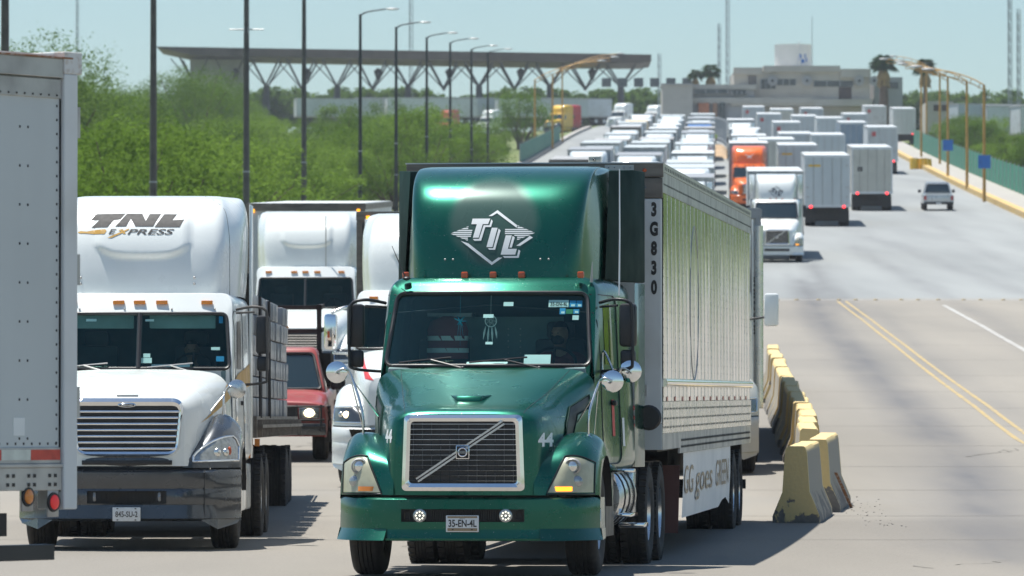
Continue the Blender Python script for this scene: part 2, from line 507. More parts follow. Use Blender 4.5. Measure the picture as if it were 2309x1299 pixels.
# ------------------------------------------------------------------ the setting: ground, road, kerb, walk, markings
EDGE_L, EDGE_R, LEAN = -18.0, 18.9, .034     # road edges: x = edge + LEAN*y
def road_mat():
    m, nt, b = nodes_of('road_concrete')
    N, L = nt.nodes.new, nt.links.new
    tc = N("ShaderNodeTexCoord")
    def noise(scale, detail, st=None):
        s = tc.outputs["Object"]
        if st:
            mp = N("ShaderNodeMapping"); mp.inputs["Scale"].default_value = st; L(s, mp.inputs[0]); s = mp.outputs[0]
        n = N("ShaderNodeTexNoise"); n.inputs["Scale"].default_value = scale; n.inputs["Detail"].default_value = detail
        L(s, n.inputs["Vector"]); return n.outputs["Fac"]
    def mix(a, bb, fac, blend='MIX'):
        x = N("ShaderNodeMix"); x.data_type = 'RGBA'; x.blend_type = blend
        for k, v in (("A", a), ("B", bb)):
            if isinstance(v, tuple): x.inputs[k].default_value = (*v, 1)
            else: L(v, x.inputs[k])
        if isinstance(fac, float): x.inputs["Factor"].default_value = fac
        else: L(fac, x.inputs["Factor"])
        return x.outputs["Result"]
    def rng(s, a, b2, c=0., d=1.):
        r = N("ShaderNodeMapRange"); r.inputs["From Min"].default_value = a; r.inputs["From Max"].default_value = b2
        r.inputs["To Min"].default_value = c; r.inputs["To Max"].default_value = d
        L(s, r.inputs["Value"]); return r.outputs[0]
    def attr(n):
        a = N("ShaderNodeAttribute"); a.attribute_name = n; return a.outputs["Fac"]
    big = noise(.25, 6, (1, .12, 1))
    fine = noise(38, 3)
    speck = noise(95, 2)
    conc = mix((.280, .257, .220), (.218, .203, .178), rng(big, .35, .7))
    conc = mix(conc, (.20, .19, .175), rng(fine, .55, .8, 0, .5))
    asph = mix((.245, .225, .195), (.185, .171, .15), rng(big, .35, .7))
    asph = mix(asph, (.075, .073, .07), rng(fine, .56, .70, 0, .55))
    asph = mix(asph, (.40, .39, .36), rng(speck, .62, .75, 0, .55))
    deck = mix((.285, .297, .292), (.225, .236, .234), rng(noise(.3, 5, (1, .05, 1)), .35, .7))
    c = mix(conc, asph, attr("asph"))
    c = mix(c, deck, attr("deck"))
    wv = N("ShaderNodeMath"); wv.operation = 'MULTIPLY'
    L(attr("wear"), wv.inputs[0]); L(rng(noise(.8, 5, (1, .15, 1)), .25, .7, .45, 1.), wv.inputs[1])
    c = mix(c, (.115, .115, .12), wv.outputs[0])
    L(c, b.inputs["Base Color"])
    b.inputs["Roughness"].default_value = .85
    b.inputs["Specular IOR Level"].default_value = .3
    bp = N("ShaderNodeBump"); bp.inputs["Strength"].default_value = .55; bp.inputs["Distance"].default_value = .012
    L(fine, bp.inputs["Height"]); L(bp.outputs[0], b.inputs["Normal"])
    return m
M['road'] = road_mat()
M['joint'] = mat('dark_joint', (.165, .152, .132), .9)
def ground_mat():
    m, nt, b = nodes_of('dry_grass_soil')
    N, L = nt.nodes.new, nt.links.new
    tc = N("ShaderNodeTexCoord")
    n1 = N("ShaderNodeTexNoise"); n1.inputs["Scale"].default_value = .09; n1.inputs["Detail"].default_value = 8
    n2 = N("ShaderNodeTexNoise"); n2.inputs["Scale"].default_value = 1.3; n2.inputs["Detail"].default_value = 8
    L(tc.outputs["Object"], n1.inputs[0]); L(tc.outputs["Object"], n2.inputs[0])
    cr_ = N("ShaderNodeValToRGB")
    e = cr_.color_ramp.elements
    e[0].position = .35; e[0].color = (.085, .125, .03, 1)
    e[1].position = .7; e[1].color = (.25, .20, .12, 1)
    x = e.new(.55); x.color = (.12, .155, .045, 1)
    ad = N("ShaderNodeMath"); ad.operation = 'MULTIPLY_ADD'; ad.inputs[1].default_value = .45
    mm = N("ShaderNodeMath"); mm.operation = 'MULTIPLY'; mm.inputs[1].default_value = .6
    L(n1.outputs["Fac"], mm.inputs[0]); L(n2.outputs["Fac"], ad.inputs[0]); L(mm.outputs[0], ad.inputs[2])
    L(ad.outputs[0], cr_.inputs[0]); L(cr_.outputs[0], b.inputs["Base Color"])
    b.inputs["Roughness"].default_value = .95
    bp = N("ShaderNodeBump"); bp.inputs["Strength"].default_value = .8; bp.inputs["Distance"].default_value = .1
    L(n2.outputs["Fac"], bp.inputs["Height"]); L(bp.outputs[0], b.inputs["Normal"])
    return m
M['soil'] = ground_mat()

def terrain_z(x, y):
    l = EDGE_L + LEAN*y - x
    r = x - (EDGE_R + LEAN*y) - 3
    z = zg(y) - .06
    if l > 1: z -= min(1.2, (l-1)*.12)
    if r > 0: z -= min(1.0, r*.10)
    if y < 45: z = zg(y) - .06
    return z
mb = MB()
ys = [-400, -200, -100, -40, 0, 30] + [45 + 8*i for i in range(0, 120)] + [1010, 1040, 1080, 1120, 1160, 1220, 1300, 1500, 2000, 2480]
offs = [-900, -500, -300, -200, -140, -100, -70, -50, -35, -25, -19.5, -18.2]
rows = []
for y in ys:
    s = LEAN*max(y, 0)
    xs = [o+s for o in offs] + [s+EDGE_R-.5, s+EDGE_R+2, s+EDGE_R+3.2, s+30, s+42, s+60, s+90, s+130, s+200, s+320, s+520, s+900]
    rows.append([(x, y, terrain_z(x, y)) for x in xs])
mb.grid(rows)
structure('ground', mb, M['soil'], 60)

# road sheet with wear / deck / asphalt attributes
DECK_Y = ground_at(1900, 676)[1]
ASPH_Y = ground_at(2000, 1172)[1]
def poly_dist(x, y, pl):
    best = 1e9
    for (ax, ay), (bx, by) in zip(pl, pl[1:]):
        if not (ay-25 <= y <= by+25): continue
        t = max(0, min(1, ((y-ay)/(by-ay)) if by != ay else 0))
        best = min(best, abs(x-(ax+(bx-ax)*t)) + max(0, ay-y, y-by)*.05)
    return best
def trail(pix):
    return sorted([ground_at(*p) for p in pix], key=lambda q: q[1])
TR = [(trail([(1815, 640), (1850, 720), (1930, 800), (2020, 890), (2110, 980), (2180, 1070), (2215, 1150), (2225, 1230)]), .62, .70),
      (trail([(1930, 560), (2080, 640), (2230, 720), (2309, 770)]), .55, .30),
      (trail([(1960, 690), (2080, 790), (2200, 880), (2309, 960)]), .4, .25),
      (trail([(1880, 505), (2050, 565), (2200, 620), (2309, 660)]), .7, .25),
      (trail([(1830, 600), (1860, 640), (1920, 700)]), .5, .5),
      (trail([(2060, 470), (2200, 560), (2309, 610)]), .6, .2),
      (trail([(1700, 1060), (1730, 950), (1735, 900)]), .6, .25)]
mb = MB()
ysr = [-60, -20, 20, 40] + [50+.75*i for i in range(0, 280)] + [260 + 3*i for i in range(0, 250)]
wear, deck, asph = [], [], []
rows = []
for y in ysr:
    s = LEAN*max(y, 0)
    row = []
    xl = EDGE_L+s if y > 45 else -60
    xr = EDGE_R+s if y > 45 else 60
    n = 84
    for k in range(n+1):
        x = xl + (xr-xl)*k/n
        row.append((x, y, zg(y)))
        wv = 0
        for pl, wd, st in TR:
            d = poly_dist(x, y, pl)
            wv = max(wv, min(1, st*1.35)*math.exp(-(d/wd)**2))
        if y > 150:        # lane tyre bands on the bridge
            u = (x-s) % 3.5
            wv = max(wv, .10*math.exp(-((u-1.75)/.6)**2))
        wear.append(wv)
        deck.append(max(0.0, min(1.0, (y-DECK_Y)/5+.35)))
        asph.append(max(0, min(1, (ASPH_Y-y)/1.2+.5)))
    rows.append(row)
mb.grid(rows)
me = bpy.data.meshes.new('road')
me.from_pydata(mb.v, [], mb.f); me.materials.append(M['road'])
for nm, vals in (("wear", wear), ("deck", deck), ("asph", asph)):
    a = me.attributes.new(nm, 'FLOAT', 'POINT'); a.data.foreach_set("value", vals)
me.shade_smooth()
tag(link('road', me), kind='structure')

def strip(name, path, width, m, dz=.004, step=1.0, gaps=None):
    """flat painted strip along path [(x, y)] following the road"""
    pts = []
    for (ax, ay), (bx, by) in zip(path, path[1:]):
        n = max(1, int(abs(by-ay)/step))
        pts += [(ax+(bx-ax)*k/n, ay+(by-ay)*k/n) for k in range(n)]
    pts.append(path[-1])
    mbs = MB()
    rng_ = random.Random(len(pts))
    run = []
    for i, (x, y) in enumerate(pts):
        if gaps and gaps(y):
            if len(run) > 1: mbs.grid(run)
            run = []
            continue
        wv = width*(1+rng_.uniform(-.12, .06))
        run.append([(x-wv/2, y, zg(y)+dz), (x+wv/2, y, zg(y)+dz)])
    if len(run) > 1: mbs.grid(run)
    return structure(name, mbs, m)
cl = trail([(2420, 1046), (2309, 990), (2210, 915), (2120, 850), (2030, 780), (1955, 722), (1897, 679)])
strip('lane_marking', [(x-.14, y) for x, y in cl], .10, M['mark_y'])
strip('lane_marking', [(x+.16, y) for x, y in cl], .10, M['mark_y'])
wl_ = trail([(2420, 856), (2309, 789), (2215, 735), (2128, 688)])
strip('lane_marking', wl_, .17, M['mark_w'])
# bridge joint with worn yellow studs
jz = zg(DECK_Y)
mbj = MB(); mbj.grid([[(EDGE_L+LEAN*DECK_Y, DECK_Y-.25, zg(DECK_Y-.25)+.004), (EDGE_R+LEAN*DECK_Y, DECK_Y-.25, zg(DECK_Y-.25)+.004)],
                      [(EDGE_L+LEAN*DECK_Y, DECK_Y+.25, zg(DECK_Y+.25)+.004), (EDGE_R+LEAN*DECK_Y, DECK_Y+.25, zg(DECK_Y+.25)+.004)]])
structure('road_joint', mbj, M['walk'])
rj = random.Random(3)
sx = wx(1705, DECK_Y)
stud_me = MB().lathe([(0, .09), (.03, .075), (.045, .04), (.047, 0.001)], ax='z', n=8).mesh('road_stud', M['mark_y'])
for k in range(16):
    o = link('road_stud', stud_me)
    x = sx + k*.75 + rj.uniform(-.12, .12)
    o.location = (x, DECK_Y-.6, zg(DECK_Y-.6)+.003)
    tag(o, 'small worn yellow stud in the row along the bridge joint', 'road stud', 'studs along the bridge joint')

# slab joints and old cracks near the camera
ry = random.Random(8)
for y in (70.5, 79.0, 88.0, 97.0, 106, 115.5, 125, 135, 146, 158, 171, 185, 200, 216):
    mbq = MB()
    xs_ = [EDGE_L+LEAN*y + 3.15*k for k in range(12)]
    yy_ = [y+ry.uniform(-.03, .03) for _ in xs_]
    mbq.grid([[(x, q, zg(q)+.003), (x, q+.05, zg(q+.05)+.003)] for x, q in zip(xs_, yy_)])
    structure('slab_joint', mbq, M['joint'])
for k in range(9):
    x, y = ry.uniform(-4, 9), ry.uniform(52, 105)
    pts_ = [(x, y)]
    for _ in range(14):
        x += ry.uniform(-.12, .22); y += ry.uniform(.05, .5); pts_.append((x, y))
    mbq = MB(); mbq.grid([[(a-.012, b, zg(b)+.0035), (a+.012, b, zg(b)+.0035)] for a, b in pts_])
    structure('road_crack', mbq, M['joint'])

# kerb (yellow upstand), walk beyond it
def ribbon(name, y0, y1, xo0, xo1, h0, h1, m, step=4):
    mbs = MB()
    prof_rows = []
    y = y0
    while y <= y1 + .01:
        s = LEAN*y; z = zg(y)
        prof_rows.append([(xo0+s, y, z-.1), (xo0+s, y, z+h0), (xo1+s, y, z+h1), (xo1+s, y, z-.1)])
        y += step
    mbs.grid(prof_rows)
    mbs.add(prof_rows[0], [(0, 1, 2, 3)]); mbs.add(prof_rows[-1], [(3, 2, 1, 0)])
    return structure(name, mbs, m, 30)
KERB_Y0 = 352
ribbon('kerb', KERB_Y0, 872, EDGE_R-.05, EDGE_R+.5, .38, .38, M['kerb'])
ribbon('parapet_wall', 130, KERB_Y0-.02, EDGE_R-.05, EDGE_R+.62, .42, .42, M['walk'])
ribbon('pavement', 130, 872, EDGE_R+.62, EDGE_R+3.0, .22, .22, M['walk'])
ribbon('kerb', 130, 872, EDGE_L-.6, EDGE_L+.02, .35, .35, M['walk'])
# tan earth ramp between the queue and the outbound lanes far up the bridge
mbh = MB()
rws = []
for i in range(9):
    y = 600 + i*8
    hh = .9*math.sin(PI*i/8)
    rws.append([(wx(1590, y), y, zg(y)+.01), (wx(1600, y), y, zg(y)+hh*.9+.02), (wx(1628, y), y, zg(y)+hh+.02), (wx(1645, y), y, zg(y)+.01)])
mbh.grid(smooth_grid(rws, 2, 3))
structure('dirt_mound', mbh, mat('tan_earth', (.42, .29, .17), .95, var=.15, scale=.5), 60)

# ------------------------------------------------------------------ concrete barriers
def barrier_mesh(L=3.15, seed=0):
    r = random.Random(seed)
    prof = [(-.35, 0), (-.345, .09), (-.20, .40), (-.16, .90), (-.148, .955), (-.12, .98), (.12, .98), (.148, .955), (.16, .90), (.20, .40), (.345, .09), (.35, 0)]
    prof = [(x*.88, z) for x, z in prof]
    m = MB()
    n = 7
    rings = []
    for i in range(n):
        y = L*i/(n-1)
        rings.append([(x + r.uniform(-.006, .006), y + (r.uniform(-.012, .012) if i in (0, n-1) else 0), max(0, z + r.uniform(-.006, .006)) if z > 0 else 0) for x, z in prof])
    rings[0] = [(x*.985, y+.0, z) for x, y, z in rings[0]]
    m.rings(rings, cap0=True, cap1=True)
    return m
def barrier_mat():
    m, nt, b = nodes_of('barrier_paint')
    N, L = nt.nodes.new, nt.links.new
    tc = N("ShaderNodeTexCoord")
    sx_ = N("ShaderNodeSeparateXYZ"); L(tc.outputs["Object"], sx_.inputs[0])
    oi = N("ShaderNodeObjectInfo")
    of = N("ShaderNodeVectorMath"); of.operation = 'ADD'
    cb = N("ShaderNodeCombineXYZ"); ml = N("ShaderNodeMath"); ml.operation = 'MULTIPLY'; ml.inputs[1].default_value = 37
    L(oi.outputs["Random"], ml.inputs[0]); L(ml.outputs[0], cb.inputs[0]); L(tc.outputs["Object"], of.inputs[0]); L(cb.outputs[0], of.inputs[1])
    n1 = N("ShaderNodeTexNoise"); n1.inputs["Scale"].default_value = 3.2; n1.inputs["Detail"].default_value = 6; n1.inputs["Roughness"].default_value = .55
    L(of.outputs[0], n1.inputs["Vector"])
    n2 = N("ShaderNodeTexNoise"); n2.inputs["Scale"].default_value = 22; n2.inputs["Detail"].default_value = 5
    L(of.outputs[0], n2.inputs["Vector"])
    hgt = N("ShaderNodeMath"); hgt.operation = 'MULTIPLY_ADD'; hgt.inputs[1].default_value = -.62; hgt.inputs[2].default_value = .26
    L(sx_.outputs[2], hgt.inputs[0])
    ad = N("ShaderNodeMath"); ad.operation = 'ADD'; L(hgt.outputs[0], ad.inputs[0]); L(n1.outputs["Fac"], ad.inputs[1])
    chip = N("ShaderNodeMapRange"); chip.inputs["From Min"].default_value = .635; chip.inputs["From Max"].default_value = .66
    L(ad.outputs[0], chip.inputs["Value"])
    yel = N("ShaderNodeMix"); yel.data_type = 'RGBA'; yel.inputs["A"].default_value = (.72, .54, .23, 1); yel.inputs["B"].default_value = (.60, .46, .23, 1)
    L(n2.outputs["Fac"], yel.inputs["Factor"])
    con = N("ShaderNodeMix"); con.data_type = 'RGBA'; con.inputs["A"].default_value = (.22, .20, .18, 1); con.inputs["B"].default_value = (.10, .095, .09, 1)
    L(n2.outputs["Fac"], con.inputs["Factor"])
    # only the crown and the ends are freshly painted; the long sides are bare, dusty concrete
    def st(sock, a, bb):
        r_ = N("ShaderNodeMapRange"); r_.inputs["From Min"].default_value = a; r_.inputs["From Max"].default_value = bb; L(sock, r_.inputs["Value"]); return r_.outputs[0]
    m1 = N("ShaderNodeMath"); m1.operation = 'MULTIPLY'; L(st(sx_.outputs[2], .95, .90), m1.inputs[0]); L(st(sx_.outputs[1], .06, .16), m1.inputs[1])
    m2 = N("ShaderNodeMath"); m2.operation = 'MULTIPLY'; L(m1.outputs[0], m2.inputs[0]); L(st(sx_.outputs[1], 3.07, 2.99), m2.inputs[1])
    side = N("ShaderNodeMix"); side.data_type = 'RGBA'; side.inputs["B"].default_value = (.32, .285, .225, 1)
    L(m2.outputs[0], side.inputs["Factor"]); L(yel.outputs["Result"], side.inputs["A"]); yel = side
    mx = N("ShaderNodeMix"); mx.data_type = 'RGBA'
    L(chip.outputs[0], mx.inputs["Factor"]); L(yel.outputs["Result"], mx.inputs["A"]); L(con.outputs["Result"], mx.inputs["B"])
    L(mx.outputs["Result"], b.inputs["Base Color"]); b.inputs["Roughness"].default_value = .75
    bp = N("ShaderNodeBump"); bp.inputs["Strength"].default_value = .5; bp.inputs["Distance"].default_value = .012
    sm = N("ShaderNodeMath"); sm.operation = 'SUBTRACT'; L(n2.outputs["Fac"], sm.inputs[0]); L(chip.outputs[0], sm.inputs[1])
    L(sm.outputs[0], bp.inputs["Height"]); L(bp.outputs[0], b.inputs["Normal"])
    return m
M['barrier'] = barrier_mat()
bar_meshes = [barrier_mesh(3.15, k).mesh('concrete_barrier', M['barrier'], 30) for k in range(3)]
# front end of each barrier, surveyed along the row
bl = [(1818, 1185), (1852, 1125), (1800, 1020), (1800, 968), (1778, 930)]
path = [(3.63, 76.6), (4.10, 80.4), (4.25, 85.6), (4.42, 88.9), (4.57, 92.2)]
for k in range(5, 30):
    x, y = path[-1]
    path.append((x + .100, y + 3.25 + rj.uniform(-.05, .05)))
BL = ['scuffed yellow concrete barrier standing nearest, with chipped bare base', 'second yellow barrier of the row, offset towards the empty lane, with a leaning strip']
for k, (x, y) in enumerate(path[:18]):
    o = link('concrete_barrier', bar_meshes[k % 3])
    hd = .105 if k == 0 else .10 if k == 1 else .037 + rj.uniform(-.010, .010)
    o.location = (x, y, zg(y)-.005)
    o.rotation_euler = (pitch_at(y+1.5), 0, -hd)
    o.scale = (1, 1, 1 + rj.uniform(-.02, .02))
    if k < 2: lab = BL[k]
    elif k < 8: lab = ['third', 'fourth', 'fifth', 'sixth', 'seventh', 'eighth'][k-2] + ' yellow barrier counted from the chipped near end of the row'
    else: lab = 'yellow concrete barrier in the far part of the row along the empty lane'
    tag(o, lab, 'barrier', 'concrete barriers between the queue and the open lane')
# bent steel strip resting against the second barrier, grit at the feet
mbx = MB().obox((4.52, 81.6, zg(81)+.26), (.02, 0, 0), (0, .02, 0), (.13, .35, -.25))
single('steel_strip', mbx, M['rust'], 'bent rusty strip leaning at the side of the second barrier', 'strip')
mbg = MB()
for k in range(70):
    a = rj.uniform(0, 1)
    x = rj.gauss(4.75, .18); y = 75 + rj.uniform(0, 11); s_ = rj.uniform(.004, .011)
    mbg.sphere((x, y, zg(y)+.3*s_), s_*rj.uniform(1, 2), s_*rj.uniform(1, 2), s_*.6, n=5, k=3)
tag(link('gravel', mbg.mesh('gravel', M['decal_grey'])), kind='stuff')
# ------------------------------------------------------------------ decals and lettering
def text_geo(s, size=1.0, bold=0.0, shear=0.0, sx=1.0, spacing=1.0, align='LEFT'):
    cu = bpy.data.curves.new('lettering', 'FONT')
    cu.body = s; cu.size = size; cu.offset = bold; cu.shear = shear; cu.space_character = spacing
    cu.align_x = align; cu.fill_mode = 'FRONT'; cu.resolution_u = 4
    o = bpy.data.objects.new('lettering', cu); COL.objects.link(o)
    dg = bpy.context.evaluated_depsgraph_get()
    me = bpy.data.meshes.new_from_object(o.evaluated_get(dg))
    vs = [(v.co.x*sx, v.co.y) for v in me.vertices]
    fs = [tuple(p.vertices) for p in me.polygons]
    bpy.data.objects.remove(o); bpy.data.curves.remove(cu); bpy.data.meshes.remove(me)
    return vs, fs
def poly_geo(polys, cuts=0):
    """filled 2-D polygons -> triangles, optionally subdivided so that they can follow a curved surface"""
    bm = bmesh.new()
    for p in polys:
        vs = [bm.verts.new((a, b, 0)) for a, b in p]
        try: bm.faces.new(vs)
        except ValueError: pass
    bmesh.ops.triangulate(bm, faces=bm.faces)
    for _ in range(cuts):
        bmesh.ops.subdivide_edges(bm, edges=bm.edges[:], cuts=1)
        bmesh.ops.triangulate(bm, faces=[f for f in bm.faces if len(f.verts) > 3])
    bm.verts.ensure_lookup_table()
    bm.verts.index_update()
    vs = [(v.co.x, v.co.y) for v in bm.verts]
    fs = [tuple(v.index for v in f.verts) for f in bm.faces]
    bm.free()
    return vs, fs
def bvh_of(*objs):
    vs, fs = [], []
    for o in objs:
        k = len(vs)
        vs += [tuple(v.co) for v in o.data.vertices]
        fs += [tuple(i+k for i in p.vertices) for p in o.data.polygons]
    return BVHTree.FromPolygons(vs, fs)
def refine(geo, mx):
    vs, fs = geo
    if not fs: return geo
    bm = bmesh.new()
    vv = [bm.verts.new((a, b, 0)) for a, b in vs]
    for f in fs:
        try: bm.faces.new([vv[i] for i in f])
        except ValueError: pass
    bmesh.ops.remove_doubles(bm, verts=bm.verts, dist=1e-5)
    bmesh.ops.triangulate(bm, faces=bm.faces)
    for _ in range(7):
        es = [e for e in bm.edges if e.calc_length() > mx]
        if not es: break
        bmesh.ops.subdivide_edges(bm, edges=es, cuts=1)
        bmesh.ops.triangulate(bm, faces=[f for f in bm.faces if len(f.verts) > 3])
    bm.verts.index_update()
    out = [(v.co.x, v.co.y) for v in bm.verts], [tuple(v.index for v in f.verts) for f in bm.faces]
    bm.free()
    return out
def project(mb, geo, bvh, axis='y', off=.004, start=None, m=0, place=(0, 0), fallback=0, fine=.035):
    """lay 2-D geometry (u, v) on a surface: axis y -> (u=x, v=z) seen from the front; axis x -> (u=y, v=z) seen from +x; -x likewise"""
    vs, fs = refine(geo, fine) if fine else geo
    out = []
    for u, v in vs:
        u += place[0]; v += place[1]
        if axis == 'y':
            o, d = Vector((u, -5 if start is None else start, v)), Vector((0, 1, 0))
        elif axis == 'x':
            o, d = Vector((5 if start is None else start, u, v)), Vector((-1, 0, 0))
        elif axis == '-x':
            o, d = Vector((-5 if start is None else -start, u, v)), Vector((1, 0, 0))
        else:
            o, d = Vector((u, v, 6 if start is None else start)), Vector((0, 0, -1))
        h = bvh.ray_cast(o, d) if bvh else (None,)
        p = h[0] if h[0] is not None else (o + d*(fallback-o.dot(d)) if axis == 'y' else o + d*(o.dot(-d)-fallback))
        out.append(p - d*off)
    mb.add(out, fs, m)
    return mb
def flat_text(mb, s, x, z, y, size, m=0, axis='y', **kw):
    vs, fs = text_geo(s, size, **kw)
    if axis == 'y': mb.add([(x+u, y, z+v) for u, v in vs], fs, m)
    elif axis == 'x': mb.add([(y, x+u, z+v) for u, v in vs], fs, m)
    return mb
def rrect(x0, x1, z0, z1, r, n=5):
    pts = []
    for cx_, cz, a0 in ((x1-r, z1-r, 0), (x0+r, z1-r, 90), (x0+r, z0+r, 180), (x1-r, z0+r, 270)):
        for k in range(n+1):
            t = R(a0 + 90*k/n)
            pts.append((cx_+r*math.cos(t), cz+r*math.sin(t)))
    return pts
def trap_ring(hb, ht, z0, z1, r, n=8, side=6):
    """rounded trapezoid outline (x, z): half widths hb at z0 and ht at z1, counter-clockwise from the lower right"""
    c = [(hb, z0), (ht, z1), (-ht, z1), (-hb, z0)]
    pts = []
    for i in range(4):
        p, a, b = Vector(c[i]), Vector(c[i-1]), Vector(c[(i+1) % 4])
        da, db = (a-p).normalized(), (b-p).normalized()
        s, e = p+da*r, p+db*r
        for k in range(n+1):
            t = k/n
            q = s*(1-t)**2 + p*2*t*(1-t) + e*t*t
            pts.append((q.x, q.y))
        nx, nd = Vector(c[(i+1) % 4]), None
        a2 = nx - db*r
        for k in range(1, side):
            q = e + (a2-e)*k/side
            pts.append((q.x, q.y))
    return pts

# ------------------------------------------------------------------ wheels
_wc = {}
def tyre_me(kind):
    if ('t', kind) in _wc: return _wc['t', kind]
    w_, r_ = {'steer': (.29, .52), 'dual': (.26, .52), 'car': (.24, .38)}[kind]
    ri = r_*.56
    half = [(-w_/2+.02, ri), (-w_/2-.004, ri+.05), (-w_/2-.012, r_*.80), (-w_/2+.002, r_*.93), (-w_/2+.028, r_*.985)]
    tread = []
    n = 5
    x0, x1 = -w_/2+.045, w_/2-.045
    for k in range(n):
        a = x0+(x1-x0)*k/n; b = x0+(x1-x0)*(k+1)/n
        tread += [(a+.006, r_*.995), (b-.008, r_*.995), (b-.004, r_*.972), (b+.003, r_*.972)]
    tread = tread[:-2]
    prof = half + tread + [(-x, r) for x, r in reversed(half)]
    mb = MB().lathe(prof, n=40)
    if kind == 'dual':     # lugs on the shoulders of drive tyres
        for k in range(40):
            t = 2*PI*k/40
            for sx_ in (-1, 1):
                c = Vector((sx_*(w_/2-.035), (r_*.99)*math.cos(t), (r_*.99)*math.sin(t)))
                rad = Vector((0, math.cos(t), math.sin(t))); tan = Vector((0, -math.sin(t), math.cos(t)))
                mb.obox(c, (.035, 0, 0), tan*.026, rad*.012)
    _wc['t', kind] = mb.mesh('tyre', M['rubber'], 40)
    return _wc['t', kind]
def rim_me(kind, m='alu'):
    if ('r', kind, m) in _wc: return _wc['r', kind, m]
    mb = MB()
    if kind == 'steer':
        mb.lathe([(.12, .295), (.125, .285), (.10, .27), (.04, .235), (.055, .20), (.075, .16), (.08, .125), (.15, .115), (.175, .09), (.18, .001)], n=30)
        for k in range(10):
            t = 2*PI*k/10
            mb.cyl((.06, .168*math.cos(t), .168*math.sin(t)), (.135, .168*math.cos(t), .168*math.sin(t)), .021, 6, 1)
        mb.lathe([(-.11, .295), (-.1, .20), (-.1, .001)], n=24, m=1)
    elif kind == 'dual':
        mb.lathe([(.11, .295), (.115, .285), (.06, .265), (-.04, .245), (-.05, .16), (-.04, .13), (.05, .12), (.09, .10), (.10, .001)], n=30)
        for k in range(10):
            t = 2*PI*k/10
            mb.cyl((-.05, .172*math.cos(t), .172*math.sin(t)), (.0, .172*math.cos(t), .172*math.sin(t)), .02, 6, 1)
        mb.lathe([(-.11, .295), (-.1, .20), (-.1, .001)], n=24, m=1)
    else:
        mb.lathe([(.10, .215), (.10, .20), (.05, .17), (.06, .08), (.075, .001)], n=20)
        mb.lathe([(-.1, .215), (-.1, .001)], n=16, m=1)
    _wc['r', kind, m] = mb.mesh('wheel', [M[m], M['black']], 35)
    return _wc['r', kind, m]
def wheel(parent, x, y, z, side, kind, m='alu'):
    o = link('wheel', rim_me(kind, m), parent)
    o.location = (x, y, z)
    o.rotation_euler = (0, 0, 0 if side > 0 else PI)
    link('tyre', tyre_me(kind), o)
    return o
def dual_axle(parent, y, z=.515, m='alu', xo=1.10):
    for s in (-1, 1):
        wheel(parent, s*xo, y, z, s, 'dual', m)
        wheel(parent, s*(xo-.31), y, z, -s, 'dual', m)

